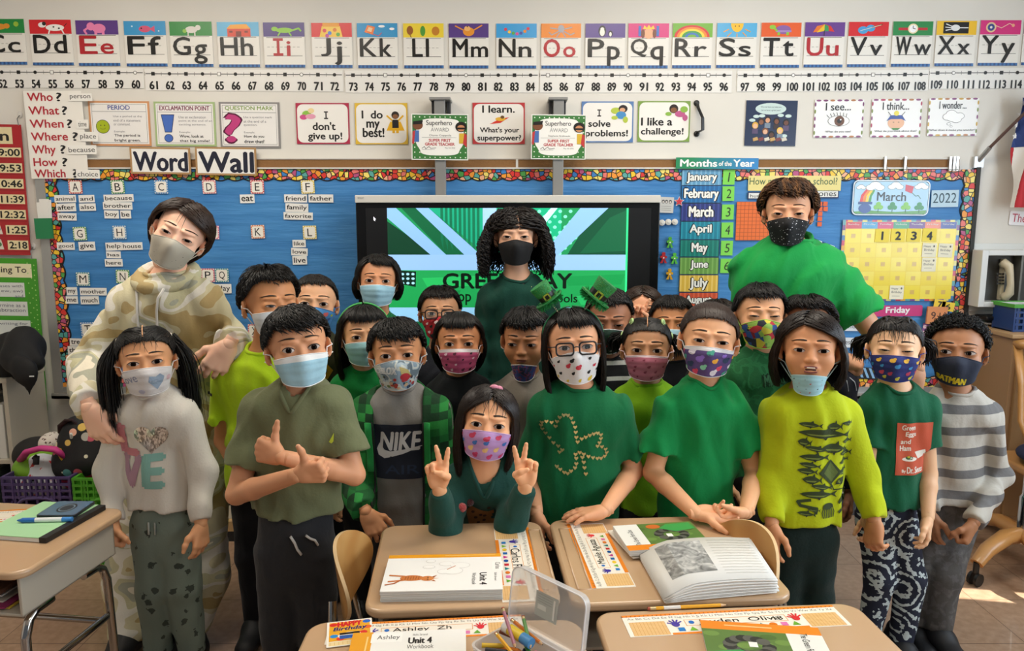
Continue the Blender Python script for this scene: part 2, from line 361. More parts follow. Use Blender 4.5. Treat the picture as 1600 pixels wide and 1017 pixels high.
sp([(930,325),(976,325),(976,397),(885,397)], '#0c4a30', 2.6); sp([(905,325),(948,325),(866,402),(842,402)], '#86b4e0', 3); sp([(860,325),(870,325),(842,360),(842,345)], '#bfe0ee', 3.1)
sp([(950,340),(976,328),(976,390),(905,394)], '#135b3a', 2.7)
c.rect(608, 396, 976, 420, em('#8fb9e6'), 3.5); c.rect(608, 420, 976, 478, em('#1d9a50'), 3.5)
sp([(620,420),(651,422),(650,446),(620,440)], '#08251b', 3.7)
for i in range(3):
    for j in range(3): c.ell(630+i*8, 426+j*7, 2.6, 2, em('#9fd8e8'), 3.9, n=8)
for x0_, x1_, y_, h in ((660, 760, 432, '#25b35c'), (880, 976, 430, '#159048'), (660, 720, 455, '#138544'), (900, 976, 460, '#27b060')): sp([(x0_, y_), (x1_, y_-4), (x1_-6, y_+12), (x0_+8, y_+14)], h, 3.8)
c.rect(608, 478, 976, 500, em('#8fc6ea'), 3.6); c.rect(976, 325, 979, 596, em('#36e08a'), 4)
c.rect(608, 500, 976, 596, em('#14683f'), 3.6)
c.text('GREEN DAY', 693, 425, 893, 448, em('#06180f', .5), 5, bold=.03); c.text('rop', 708, 457, 736, 474, em('#06180f', .5), 5); c.text('ools', 870, 457, 902, 470, em('#06180f', .5), 5)
c.poly([(587,338),(591,342),(589,343),(590,345),(588,344),(587,343)], em('#e8e8f0'), 5)
c.done('screen', parent=ds)
c = Card(557, 306, 572, 315, None, Y=DY-.0125); c.text('SMART', 559, 308, 569, 311, '#8a8a8a'); c.done('brand_lettering', parent=ds)
pol = mat('#8f8f8d', .4, metal=.3)
for (a, q, s, e, nm) in ((679.5, 696, 671, 704, 'between the two best-effort posters'), (864, 880.5, 857, 887, 'beside the problem-solving poster')):
    x0, x1 = P(a, 250, 3.5)[0], P(q, 250, 3.5)[0]; zt = P(a, 152, 3.5)[2]
    t_ = thing('display_mount_post', f'grey metal post above the display, {nm}', 'mounting post', ((x0+x1)/2, 3.5, dz0), 'posts carrying the display')
    MB().box((x0, 3.50, dz0+.1), (x1, 3.535, zt), pol).build('post', t_, bevel=.003)
    y0, y1 = P(s, 160, 3.5)[0], P(e, 160, 3.5)[0]; z2 = P(a, 177, 3.5)[2]
    MB().box((y0, 3.49, zt-.012), (y1, 3.6, zt), pol).box((y0+.006, 3.535, z2), (y0+.02, 3.6, zt), mat('#26272a')).box((y1-.02, 3.535, z2), (y1-.006, 3.6, zt), mat('#26272a')).build('wall_bracket', t_, bevel=.002)

# ------------------------------------------------------------------ alphabet cards and number line
AL = '''C 1f8a3f cat e 22 12 12 5 e0902a|e 35 11 5 4 e0902a|l e0902a 2 10 11 5 5|e 50 8 4 4 9bbf3a
D d8242c dog e 38 12 14 5 f6f3ee|e 19 8 6 4 f6f3ee|e 22 6 3 3 222222|e 36 11 1.5 1.2 222222|e 44 13 1.5 1.2 222222|l f6f3ee 2 30 15 28 21|l f6f3ee 2 48 15 51 21|l 222222 1 52 10 56 6
E 5e3c86 elephant e 34 12 10 7 ee86b4|e 22 9 6 6 ee86b4|l ee86b4 3 18 11 12 15 15 20|r 27 15 31 21 ee86b4|r 38 15 42 21 ee86b4
F 3d9ad0 fish e 31 12 9 5 d8587a|p d8587a 38 12 46 7 46 17|e 26 11 1.2 1.2 222222|e 12 8 1.2 1.2 cfeaf5|e 52 15 1.2 1.2 cfeaf5
G 2c8a3c goat e 32 12 9 5 dcd8cf|e 42 9 4 4 dcd8cf|r 26 15 28 21 dcd8cf|r 36 15 38 21 dcd8cf|e 22 14 3 3 8fc04a
H 62b4dc house r 15 9 50 22 d8452c|p f0a32c 20 4 44 3 50 10 14 10|r 28 14 36 22 7a2418|r 18 13 23 16 7a2418|r 41 13 46 16 7a2418
I 4d3a80 iguana e 32 12 13 4 8fc63e|e 17 10 5 3.5 8fc63e|l 8fc63e 2.5 44 12 54 9 57 13|l 8fc63e 2 26 14 22 20|l 8fc63e 2 38 14 42 20
J d8242c jar p f4c84a 16 5 44 5 48 22 12 22|r 17 0 43 6 e89a20|e 20 12 3 3 d83a4a|e 28 16 3 3 4a7ad0|e 36 11 3 3 e07a2a|e 41 18 3 3 58a84a|e 24 20 3 3 c04a9a
K 2f96cc kite p ef7a36 16 3 28 6 24 18 11 14|p f6d0a0 18 6 24 8 22 14 15 12|l d83a4a 1 24 17 33 20 38 15|e 38 5 5 2 f6f6f6|e 54 9 4 2 f6f6f6
L f2d53c leaves e 10 11 5 7 9a5a22|e 30 12 4 8 4f9a3a|e 50 12 6 7 c9822a|l 6a3a1a 1 10 18 12 22
M 573c84 monkey e 31 13 9 7 e8952e|e 29 8 5 4 f0b870|l e8952e 2 22 10 10 4|l e8952e 2 40 10 52 3|e 29 5 1 1 222222
N 3ba0dc necklace e 14 9 2.5 2.5 d83a4a|e 20 13 2.5 2.5 efc23a|e 26 15 2.5 2.5 58a84a|e 32 16 2.5 2.5 d85a9a|e 38 15 2.5 2.5 4a5ab0|e 44 12 2.5 2.5 e8882a|e 49 8 2.5 2.5 d83a4a
O ee8a26 octopus e 31 8 5 6 a9a6b0|l a9a6b0 1.6 28 12 16 18 12 14|l a9a6b0 1.6 30 13 24 21|l a9a6b0 1.6 33 13 38 21|l a9a6b0 1.6 35 12 46 18 52 15|l a9a6b0 1.6 27 9 14 7|l a9a6b0 1.6 36 9 48 6
P 5d4690 penguins e 26 12 6 9 222222|e 26 14 4 6 f4f0e6|e 26 9 3 3 f4f0e6|e 39 16 3.5 5 222222|e 39 17 2 3.5 f4f0e6
Q d9317f queen e 31 16 8 8 f0b088|p f2c838 22 9 24 3 28 7 31 2 34 7 38 3 40 9|e 22 16 3 7 7a3a22|e 40 16 3 7 7a3a22|r 15 4 19 20 3b6fc4|r 43 4 47 20 3b6fc4
R 6fb02e rainbow h 30 22 28 19 d8242c|h 30 22 24 16 f08a2a|h 30 22 20 13 f6d83a|h 30 22 16 10 3a9a48|h 30 22 11 7 3a6fc4|h 30 22 7 4 6fb02e
S 55b0e0 sun b 31 0.5 10 14 f8c22e|l f2a02a 1.4 18 10 10 14|l f2a02a 1.4 22 15 16 21|l f2a02a 1.4 31 17 31 22|l f2a02a 1.4 40 15 46 21|l f2a02a 1.4 44 10 52 14|e 28 5 1 1 7a3a12|e 34 5 1 1 7a3a12
T e8602a turtle e 34 11 12 7 8a62a8|r 22 12 47 15 a886c0|e 17 7 5 3.5 8fc63e|l 8fc63e 3 20 9 24 13|r 25 15 29 20 8fc63e|r 39 15 43 20 8fc63e
U 6a3f92 umbrella p f0c42e 30 3 22 8 18 16 30 14|p d8342c 30 3 40 6 46 15 36 14|p 3a9a58 30 3 30 14 37 14 36 6|p e8782a 30 3 18 6 12 16 19 15|l 333333 1.2 30 13 30 21
V d8242c violin e 22 13 8 6 4aa0d8|e 34 10 7 5.5 4aa0d8|l 8a4a1a 2 36 9 52 4|l f0e0c0 .8 18 14 50 5
W 2a8a4a watch r 8 10 54 14 c22a38|e 31 11.5 8 8 f2e2b8|e 31 11.5 6 6 ffffff|l 333333 1 31 11 31 7|l 333333 1 31 11 35 12
X f0c02e hand r 10 2 50 20 141414|e 29 11 7 5 e8e8e8|l e8e8e8 1.5 24 9 14 5|l e8e8e8 1.5 23 11 13 10|l e8e8e8 1.5 24 13 14 15|l e8e8e8 1.5 34 11 49 11
Y d8317f yoyo e 16 11 8 8 e8c89a|e 16 11 5.5 5.5 3a4a8a|e 16 11 2 2 e8e8e8|l f2d0b0 1 22 8 32 12 44 5 48 7|e 50 8 2.5 2.5 f0a88a
Z 5b4a86 zebra e 20 12 10 6 f2f2f2|l 222222 1.5 14 8 16 16|l 222222 1.5 20 7 21 17'''.split('\n')
XS = [(-22,40),(49,113),(121,186),(196,260),(267,332),(341,405),(413,476),(488,550),(559,621),(631,693),(702,763),(776,838),(846,907),(915,976),(982,1044),(1051,1112),(1120,1181),(1189,1250),(1257,1318),(1325,1386),(1394,1455),(1462,1523),(1530,1592),(1598,1660)]
for ln, (a, q) in zip(AL, XS):
    L, hc, nm, src = ln.split(' ', 3); m = (a+q)/2; k = 1-((m-850)/850)**2
    y0 = 29.5+7.5*k; y1 = 101+6*k; w = q-a; lw = '#b3242c' if L in 'EIOU' else '#15130f'
    c = Card(a-.5, y0, q+.5, y1, '#ece8e0', Y=WY-.003, rough=.3)
    c.rect(a-.5, y0, q+.5, y0+22, '#'+hc, 1).dsl(src, a, y0, w/62, 2)
    yb = y0+52; yt = y0+24.5; ym = (yt+yb)/2
    c.line([(a+4, yb), (q-4, yb)], .7, '#55504a', 1)
    for i in range(8): c.line([(a+5+i*(w-10)/8, ym), (a+5+(i+.55)*(w-10)/8, ym)], .6, '#8a857c', 1)
    c.line([(a+4, yt-1), (q-4, yt-1)], .7, '#55504a', 1)
    wd_ = w*(.42 if L not in 'IJL' else .26); cap = yb-yt; low = L.lower(); xm = a+w*(.5 if L not in 'ILJ' else .5)
    c.text(L, xm-wd_-1+(2 if L in 'WM' else 0), yt, xm-2, yb, lw, 3, bold=.018)
    g, h0, h1 = {'d': (.3,0,1),'f': (.3,0,1),'g': (.3,.42,1.5),'h': (.28,0,1),'i': (.08,.18,1),'j': (.18,.18,1.5),'k': (.28,0,1),'l': (.06,0,1),'p': (.3,.42,1.5),'q': (.3,.42,1.5),'t': (.26,.15,1),'y': (.32,.42,1.5),'m': (.42,.42,1),'w': (.42,.42,1)}.get(low, (.3,.42,1))
    c.text(low, xm+4, yt+cap*h0, xm+4+w*g, yt+cap*h1, lw, 3, bold=.018)
    for i in range(10):
        c.rect(a+i*w/10, y1-4.5, a+(i+.5)*w/10, y1, '#2b4f86', 1); c.rect(a+(i+.5)*w/10, y1-4.5, a+(i+1)*w/10, y1, '#3f73ad', 1)
    c.done('alphabet_card', f'laminated alphabet card of the letter {L} with a {nm} on its header', 'alphabet card', 'alphabet cards in a row above the number line')
SEG = ((49, 60, -74, 212), (61, 72, 240, 523), (73, 84, 552, 829), (85, 96, 856, 1131), (97, 108, 1164, 1438), (109, 120, 1464, 1738))
for n0, n1, xa, xb in SEG:
    st = (xb-xa)/(n1-n0); xm = (xa+xb)/2; k = 1-((xm-850)/850)**2; y0 = 105+5.5*k; y1 = 136+9*k
    if n0 == 97: y0 += 1
    c = Card(xa-st*.5, y0, xb+st*.5, y1, '#e9e6e0', Y=WY-.002, th=.001, rough=.35, rot=.35 if n0 == 61 else (.25 if n0 == 49 else -.3 if n0 > 96 else 0))
    yl = y0+7.2; c.rect(xa-st*.45, yl-.6, xb+st*.45, yl+.6, '#2a2826', 1)
    for n in range(n0, n1+1):
        x = xa+(n-n0)*st
        if x < -20 or x > 1625: continue
        c.rect(x-st/2-.3, yl-3, x-st/2+.3, yl+3, '#6a655f', 1)
        if n % 10 == 0: c.ell(x, yl, 3, 3, '#2a2826', 2, n=12).ell(x, yl, 2.2, 2.2, '#f4f2ee', 2.5, n=12)
        elif n % 5 == 0: c.rect(x-3, yl-3, x+3, yl+3, '#6a655f', 2).rect(x-2.2, yl-2.2, x+2.2, yl+2.2, '#f4f2ee', 2.5)
        elif n % 2: c.rect(x-2.8, yl-2.8, x+2.8, yl+2.8, '#1a1816', 2)
        else: c.ell(x, yl, 2.8, 2.8, '#1a1816', 2, n=12)
        s = str(n); w = 12.5 if len(s) == 2 else 16.5
        c.text(s, x-w/2, y0+19, x+w/2, y0+31.5, '#141210', 2, bold=.035)
    c.done('number_line', f'white number line strip counting from {n0} to {n1} under the alphabet', 'number line', 'number line strips across the wall')

# ------------------------------------------------------------------ posters on the wall above the board
def poster(name, x0, y0, x1, y1, col, label, cat='poster', group=None, **k):
    c = Card(x0, y0, x1, y1, col, **k); c.meta = (name, label, cat, group); return c
def fin(c): return c.done(*c.meta)
c = poster('question_word_chart', 43, 142, 133, 279, '#f0ece3', 'white chart of red question words from who to which', 'chart', rot=-.4, Y=WY-.027)
for w, y, x1, q in (('Who', 152, 88, 98), ('What', 173, 96, 105), ('When', 193.5, 101, 111), ('Where', 213.5, 106, 118), ('Why', 233.5, 85, 97), ('How', 253.5, 86, 98), ('Which', 271.5, 97, 113)):
    lo = 7 if w == 'Why' else 5.5
    c.text(w, 49, y-7, x1, y+(lo+3 if w == 'Why' else lo), '#b32430', 2, bold=.02); c.text('?', q-4, y-7, q+4, y+6, '#111111', 2, bold=.02)
fin(c)
for w, a, b_, x, y in (('person', 107, 146, 144, 158), ('time', 120, 187, 138, 201), ('place', 123, 206, 153, 221), ('because', 105, 227, 151, 241), ('choice', 119, 265, 156, 279)):
    c = poster('word_slip', a, b_, x, y, '#f3f0e9', f'small white paper slip reading {w} on the question chart', 'word slip', 'handwritten slips on the question chart', Y=WY-.031, rot=random.uniform(-1, 1))
    c.text(w, a+2.5, b_+3, x-2.5, y-(2.2 if 'p' in w else 3.2), '#2a2a2a', 1, bold=0); fin(c)
for ttl, a, b_, x, y, bc, tc, ex in (('PERIOD', 140, 158, 235, 228, '#d79a6a', '#4a5a9a', ('The period is', 'bright green.')), ('EXCLAMATION POINT', 242, 159, 337, 228.5, '#a9bf86', '#7a2a4a', ('Wow, look at', 'that big smile!')), ('QUESTION MARK', 343.5, 159.5, 437.5, 231, '#8e8a88', '#7a9a3a', ('How do you', 'draw that?'))):
    c = poster('punctuation_poster', a, b_, x, y, bc, f'punctuation poster titled {ttl.lower()} in a {dict(P="peach", E="green", Q="grey")[ttl[0]]} border', 'poster', 'punctuation posters on the wall', rough=.3, rot=.4)
    c.rect(a+3, b_+3, x-3, y-3, '#efece8', 1).frame(a+5, b_+5, x-5, y-5, .5, '#777777', 1.5); w = x-a
    tw = .36 if ttl == 'PERIOD' else .82 if ttl[0] == 'E' else .8
    c.text(ttl, a+w*(.5-tw/2), b_+6.5, a+w*(.5+tw/2), b_+13.5, tc, 2, bold=.02); c.rect(a+5, b_+16, x-5, b_+16.6, '#777777', 2)
    for i, s in enumerate((['Use a period at the', 'end of a statement', 'or command.'], ['Use an exclamation', 'point at the end of an', 'exciting sentence.'], ['Use a question mark', 'at the end of a', 'question.'])['PEQ'.index(ttl[0])]):
        c.text(s, a+w*.4, b_+22+i*6, a+w*.4+len(s)*2.35, b_+26+i*6, '#77747a', 2, bold=0)
    c.text('Example:', a+w*.4, b_+46, a+w*.58, b_+49.5, '#77747a', 2, bold=0)
    for i, s in enumerate(ex): c.text(s, a+w*.4, b_+51.5+i*7.5, a+w*.4+len(s)*3.1, b_+56.5+i*7.5, '#1c1c22', 2, bold=.025)
    mx_ = a+w*.22
    if ttl[0] == 'P': c.ell(mx_, b_+40, 10.8, 10.8, '#333333', 2, n=24).ell(mx_, b_+40, 10, 10, '#a8b81e', 2.5, n=24).ell(mx_-3, b_+38, .8, 1.2, '#333333', 3).ell(mx_+3, b_+38, .8, 1.2, '#333333', 3).line([(mx_-4, b_+42), (mx_-2, b_+44), (mx_+2, b_+44), (mx_+4, b_+42)], .6, '#444411', 3)
    elif ttl[0] == 'E': c.poly([(mx_-10.5, b_+20), (mx_+10.5, b_+20), (mx_+5.5, b_+48), (mx_-5.5, b_+48)], '#2a3350', 2).poly([(mx_-9.5, b_+21), (mx_+9.5, b_+21), (mx_+4.7, b_+47), (mx_-4.7, b_+47)], '#4a6fc0', 2.5).ell(mx_, b_+57, 7, 6.5, '#2a3350', 2).ell(mx_, b_+57, 6, 5.6, '#4a6fc0', 2.5)
    else: c.text('?', mx_-12.5, b_+19, mx_+12.5, b_+63, '#5a1238', 2, bold=.05); c.text('?', mx_-11, b_+20.5, mx_+11, b_+61.5, '#c2417f', 2.5, bold=.03)
    fin(c)
SPW = ((463, 161, 546, 225, '#b12a48', "superpower poster saying I don't give up", (('I', 507, 174, 513, 186), ("don't", 489, 191, 524, 203), ('give up!', 481, 207, 534, 221)), 'e 480 178 7 5 8fbf4a|e 487 173 5 4 f0d8a0|e 475 183 6 4 d0508a|e 486 182 8 4 e8a0b8'),
 (555, 161, 637, 225.5, '#e0b83a', 'superpower poster saying I do my best', (('I  do', 566, 173, 598, 185), ('my', 573, 190, 593, 204), ('best!', 567, 200, 600, 214)), 'p e8b21e 610 190 626 190 632 204 604 204|e 618 180 6 6 2a2018|e 618 182 4.5 3.5 8a5a38|r 613 187 623 200 1c1a20|r 613 200 617 208 e8b21e|r 619 200 623 208 e8b21e|l e8b21e 2.5 613 188 605 181|l e8b21e 2.5 623 188 630 181'),
 (738.5, 160.5, 820, 225, '#c03a3c', "superpower poster saying I learn and what's your superpower", (('I learn.', 754, 165, 804, 176), ("What's your", 750, 199, 811, 209), ('superpower?', 746, 211, 814, 222)), 'p d83a2c 765 194 780 186 796 183 782 192|e 782 186 8 3 e8b23a|e 785 183 3 2.5 6a4a2a'),
 (908.5, 158.5, 989.5, 222.5, '#5a7fb4', 'superpower poster saying I solve problems', (('I', 933, 171, 939, 182), ('solve', 919.5, 188, 953.5, 198), ('problems!', 915, 203, 981, 216)), 'e 962 173 8 5 b8c84a|e 973 170 7 6 2a2020|e 972 172 4.5 3.5 e0a880|e 970 180 8 6 4a90c8|e 977 187 4 5 b8c84a|e 960 184 5 3 b8c84a'),
 (996.5, 158, 1078, 221.5, '#7f9f4a', 'superpower poster saying I like a challenge', (('I like a', 1002, 184, 1050, 196), ('challenge!', 1002, 200, 1068, 213)), 'e 1052 170 7 7 2a2020|e 1052 172 5 4 8a5a3a|e 1062 178 8 5 c05a8a|e 1068 171 6 5 8fb84a|e 1070 184 4 5 c05a8a|e 1044 178 5 3 8fb84a'))
for a, b_, x, y, col, lab, tx, art in SPW:
    c = poster('motivation_poster', a, b_, x, y, col, 'white '+lab, 'poster', 'superpower posters on the wall', rough=.3)
    c.poly(rrect(a+2, b_+2, x-2, y-2, 9), '#f2eee7', 1)
    for s, p, q, r_, u in tx: c.text(s, p, q, r_, u, '#16140f', 2, bold=.028)
    c.dsl(art, l=3); fin(c)
for a, b_, x, y, nm, who in ((643, 178, 731.5, 250, 'Diane Coppola', 'between the best and learn posters'), (830, 179, 915.5, 249, 'Stephanie Grabowski', 'overlapping the problem-solving poster')):
    c = poster('award_certificate', a, b_, x, y, '#f1efe9', f'green dotted superhero award certificate taped on the mount post {who}', 'certificate', 'award certificates', Y=3.492, rough=.35, rot=.6)
    c.rect(a+1.5, b_+1.5, x-1.5, y-1.5, '#3d7a3c', 1)
    for i in range(11):
        for j in range(9): c.ell(a+5+i*(x-a-9)/10, b_+5+j*(y-b_-9)/8, 1.1, 1.1, '#e8f0e0', 1.5, n=6)
    m = (a+x)/2; c.poly([(m+dx*(1+.06*math.cos(6*t)), (b_+y)/2+dy) for t in np.linspace(0, 2*math.pi, 40)[:-1] for dx, dy in ((36*math.copysign(abs(math.cos(t))**.55, math.cos(t)), 29*math.copysign(abs(math.sin(t))**.55, math.sin(t))),)], '#f4f2ec', 2)
    c.text('Superhero', m-21, b_+10, m+19, b_+20, '#2f2f2f', 3, bold=.01).text('AWARD', m-14, b_+21.5, m+14, b_+27.5, '#8a8a88', 3, bold=0)
    c.text(nm, m-16, b_+32, m+18, b_+35.5, '#444444', 3, bold=0); c.rect(m-28, b_+36.5, m+26, b_+36.9, '#777777', 3)
    c.text('SUPER FIRST', m-17, b_+39, m+17, b_+43.5, '#b8323a', 3, bold=.03).text('GRADE TEACHER', m-23, b_+45, m+23, b_+49.5, '#b8323a', 3, bold=.03)
    c.line([(m-28, b_+54), (m-24, b_+51), (m-22, b_+55), (m-17, b_+51), (m-14, b_+54), (m-6, b_+53)], .7, '#222222', 3).rect(m-28, b_+55.5, m-8, b_+55.9, '#777777', 3).text('May 4th 2022', m+8, b_+52, m+24, b_+54.5, '#666666', 3, bold=0)
    c.dsl(f'e {a+10} {b_+18} 8 7 7a4a30|p 1c1a18 {a+3} {b_+12} {a+18} {b_+10} {a+17} {b_+16} {a+3} {b_+17}|r {a+4} {b_+26} {a+12} {b_+44} 4a6fb0|p c03a3a {a+2} {b_+28} {a+6} {b_+26} {a+4} {b_+48} {a+1} {b_+46}|e {x-11} {b_+20} 9 8 1c1a18|e {x-11} {b_+22} 6 5 c88a60|p 1c1a18 {x-18} {b_+21} {x-4} {b_+21} {x-5} {b_+24} {x-17} {b_+24}|r {x-14} {b_+30} {x-5} {b_+46} d8b23a|p c03a3a {x-6} {b_+30} {x-2} {b_+32} {x-2} {b_+52} {x-8} {b_+46}', l=4)
    fin(c)
c = poster('class_poster', 1164.5, 157, 1244.5, 228, '#22304f', 'dark navy poster of cartoon children under speech bubbles', 'poster', rough=.25, rot=.5)
c.ell(1203, 170, 24, 9, '#c8dcd8', 1, n=24); c.text('We are here to help you.', 1187, 166, 1220, 169, '#445a66', 2, bold=0).text('Let us have a great year!', 1188, 171, 1218, 174, '#445a66', 2, bold=0)
for x, y in ((1175, 188), (1181, 182), (1190, 181), (1219, 180), (1231, 181), (1226, 212)): c.ell(x, y, 5, 2.6, '#c8dcd8', 1, n=12)
for i, (x, y, h, sk) in enumerate(((1180, 196, '#d8a83a', '#e8b890'), (1189, 190, '#3a2a20', '#8a5a40'), (1199, 187, '#2a1c16', '#d8a07a'), (1213, 189, '#1c1612', '#7a4a34'), (1228, 191, '#1c1612', '#6a4030'), (1196, 205, '#7a4a2a', '#e0b090'), (1219, 204, '#e8c04a', '#e8b890'), (1206, 210, '#16120f', '#5a3828'))):
    c.ell(x, y, 5, 5.5, h, 2+i*.2, n=12).ell(x, y+1, 3.6, 3.8, sk, 2.1+i*.2, n=12).rect(x-4.5, y+5, x+4.5, y+13, ('#5a4a6a', '#2a3a5a', '#7a8a9a', '#3a2a2a')[i % 4], 2.05+i*.2)
for i in range(6): c.poly([(1177+i*9, 216), (1184+i*9, 214), (1186+i*9, 219), (1178+i*9, 221)], ('#c8a060', '#7a3a3a', '#d8d0c0')[i % 3], 4)
fin(c)
for a, b_, x, y, ttl, sub, col in ((1272, 156, 1348.5, 214.5, 'I see...', 'What do you see?', '#7a3a6a'), (1361, 155, 1439, 214, 'I think...', 'What do you think about that?', '#b03a5a'), (1450, 153.5, 1527.5, 212, 'I wonder...', 'What does it make you wonder?', '#c8a03a')):
    c = poster('thinking_poster', a, b_, x, y, '#f3f2f0', f'white thinking poster titled {ttl.strip(".")}', 'poster', 'thinking routine posters', rough=.35, rot=-.4)
    for i in range(7): 
        for yy in (b_+1, y-1): c.ell(a+6+i*(x-a-12)/6, yy, 4, 1.6, ('#8a4a7a', col, '#b87a4a')[i % 3], 1, n=10)
    for j in range(5):
        for xx in (a+1, x-1): c.ell(xx, b_+7+j*(y-b_-14)/4, 1.3, 3.4, (col, '#7a8a3a', '#8a4a7a')[j % 3], 1, n=10)
    m = (a+x)/2; c.text(ttl, m-17-len(ttl)*.5, b_+5, m+14+len(ttl)*.5, b_+16.5, '#141414', 2, bold=.012)
    tw = {0: 20, 1: 33, 2: 36}[('s', 't', 'w').index(ttl[2])]; c.text(sub, m-tw, b_+48, m+tw, b_+52, '#33333a', 2, bold=.01)
    if ttl[2] == 's': c.ell(m, b_+33, 17, 8.5, '#333333', 2, n=28).ell(m, b_+33, 16.3, 7.9, '#faf8f4', 2.2, n=28).ell(m+1, b_+33, 8, 8, '#6a4228', 2.4, n=22).ell(m+1, b_+33, 3.6, 3.6, '#120c08', 2.6).ell(m+3, b_+31, 1.2, 1.2, '#ffffff', 2.8); [c.line([(m-15+i*4.4, b_+28-3*math.sin(i/7*3.1)), (m-19+i*5.2, b_+23.5-4*math.sin(i/7*3.1))], .8, '#222222', 2) for i in range(7)]
    elif ttl[2] == 't': c.dsl(f'e {m} {b_+37} 13 10 e8b490|p 2a4a9a {m-15} {b_+34} {m-9} {b_+25} {m+9} {b_+25} {m+15} {b_+34} {m+8} {b_+31} {m-8} {b_+31}|e {m} {b_+22} 4 4 e8d84a|l 555555 1 {m-8} {b_+26} {m-13} {b_+20}|l 555555 1 {m+8} {b_+26} {m+13} {b_+20}|l 222222 .8 {m-5} {b_+36} {m-3} {b_+36}|l 222222 .8 {m+3} {b_+36} {m+5} {b_+36}|p 4a8a3a {m-7} {b_+45} {m+7} {b_+45} {m+4} {b_+48} {m-4} {b_+48}', l=2)
    else:
        for (ex, ey, rx, ry) in ((m, b_+29, 12, 7), (m-9, b_+29, 7, 5), (m+10, b_+28, 7, 5), (m-3, b_+24, 8, 5), (m+5, b_+33, 8, 5)): c.ell(ex, ey, rx+.6, ry+.6, '#333333', 2, n=20).ell(ex, ey, rx, ry, '#faf9f7', 3, n=20)
        c.ell(m-6, b_+40, 3.3, 2.2, '#333333', 2, n=14).ell(m-6, b_+40, 2.8, 1.7, '#faf9f7', 3, n=14).ell(m-2, b_+44, 2.2, 1.5, '#333333', 2, n=12).ell(m-2, b_+44, 1.7, 1, '#faf9f7', 3, n=12)
    fin(c)
blk = mat('#151515', .4)
def wp(x, y, d=0): return P(x, y, WY-d)
t_ = thing('grab_bar', 'black metal bracket handle beside the challenge poster', 'handle', wp(1090, 212))
MB().tube([wp(1090, 163, .006), wp(1091, 168, .012), wp(1098, 184, .05), wp(1098, 203, .05), wp(1091, 206, .012), wp(1089, 210, .006)], .009, blk, n=6, flat=.5).build('grip', t_)
for y in (161, 209): MB().ball(wp(1088.5, y, .004), (.014, .006, .014), blk).build('mounting_plate', t_)
for w, a, b_, x, y, nm in (('Word', 204, 230, 298, 272, 'Word'), ('Wall', 306, 230, 401, 274, 'Wall')):
    c = poster('word_wall_sign', a, b_, x, y, '#b08a5c', f'framed sign reading {nm} over the blue board corner', 'sign', 'word wall title signs', Y=WY-.03, rot=.8, th=.004)
    c.rect(a+3, b_+3, x-3, y-3, '#efede8', 1).text(w, a+6, b_+8, x-5, y-5, '#14182e', 2, bold=.03); fin(c)

# ------------------------------------------------------------------ what is pinned on the board
BY = WY-.0165
for L, x, y, col in (('A',118,292,'d85a4a'),('B',184,292,'5aa05a'),('C',252,292,'5a9ad0'),('D',327,292,'e08a8a'),('E',402,292,'d85a5a'),('F',481,292,'e0c84a'),('G',125,365,'6aa85a'),('H',187,363,'6aa0c8'),('J',332,363,'e07a9a'),('K',403,362,'e08a5a'),('L',484,363,'e0c85a'),('M',130,436,'5a9a9a'),('N',192,432,'6aa85a'),('P',325,430,'d86a7a'),('Q',347,430,'5aa0a0'),('R',405,429,'e08a8a'),('T',137,514,'6a9ad0'),('X',398,517,'d86a6a')):
    c = poster('letter_card', x-10.5, y-10.5, x+10.5, y+10.5, '#'+col, f'small square letter card {L} on the blue word wall', 'letter card', 'letter cards on the word wall', Y=BY, rough=.35, rot=random.uniform(-2, 2))
    for i in range(6): c.ell(x-9+i*3.6, y-9.7, .8, .8, '#f4f0e8', 1, n=6).ell(x-9+i*3.6, y+9.7, .8, .8, '#f4f0e8', 1, n=6).ell(x-9.7, y-9+i*3.6, .8, .8, '#f4f0e8', 1, n=6).ell(x+9.7, y-9+i*3.6, .8, .8, '#f4f0e8', 1, n=6)
    c.poly(rrect(x-8.5, y-8.5, x+8.5, y+8.5, 2), '#f4efe4', 1.5); w = {'J': 3, 'M': 5.5, 'L': 3.6, 'E': 3.6, 'F': 3.6}.get(L, 4.5); c.text(L, x-w, y-6, x+w, y+6 if L != 'Q' else y+7, '#15130f', 2, bold=0); fin(c)
WORDS = 'animal 86 305 118 316,and 124 305 147 316,after 89 318 118 330,also 125 318 149 329,away 91 333 119 344,because 163 304 208 315,brother 162 316 206 327,boy 164 329 185 341,be 189 329 204 341,good 90 379 116 390,give 124 378 148 391,help 166 379 190 391,house 191 379 222 390,has 167 393 188 403,here 165 405 191 416,my 105 449 120 461,mother 126 450 166 461,me 104 463 121 474,much 127 463 154 475,tree 110 529 132 540,they 107 541 132 554,eat 376 304 397 317,friend 445 304 479 316,father 483 304 520 316,family 447 318 481 331,favorite 444 332 488 343,like 458 375 477 386,love 456 388 480 399,live 458 400 479 413,play 338 444 361 458'
for w in WORDS.split(','):
    s, a, b_, x, y = w.split(); a, b_, x, y = map(float, (a, b_, x, y))
    c = poster('word_card', a-.8, b_-.3, x+.8, y+.3, '#f1efe9', f'white word card reading {s} on the blue word wall', 'word card', 'sight word cards on the word wall', Y=BY, rot=random.uniform(-2, 2))
    desc = any(q in s for q in 'gypj'); c.text(s, a+1.5, b_+(2.3 if any(q in s for q in 'bdfhklti') else 3.6), x-1.5, y-(1.6 if desc else 2.6), '#14120f', 1, bold=.015); fin(c)
c = poster('months_header', 1056, 246.5, 1185, 264, '#2a8a62', 'green and blue header strip reading Months of the Year', 'header strip', Y=WY-.03, rot=.5)
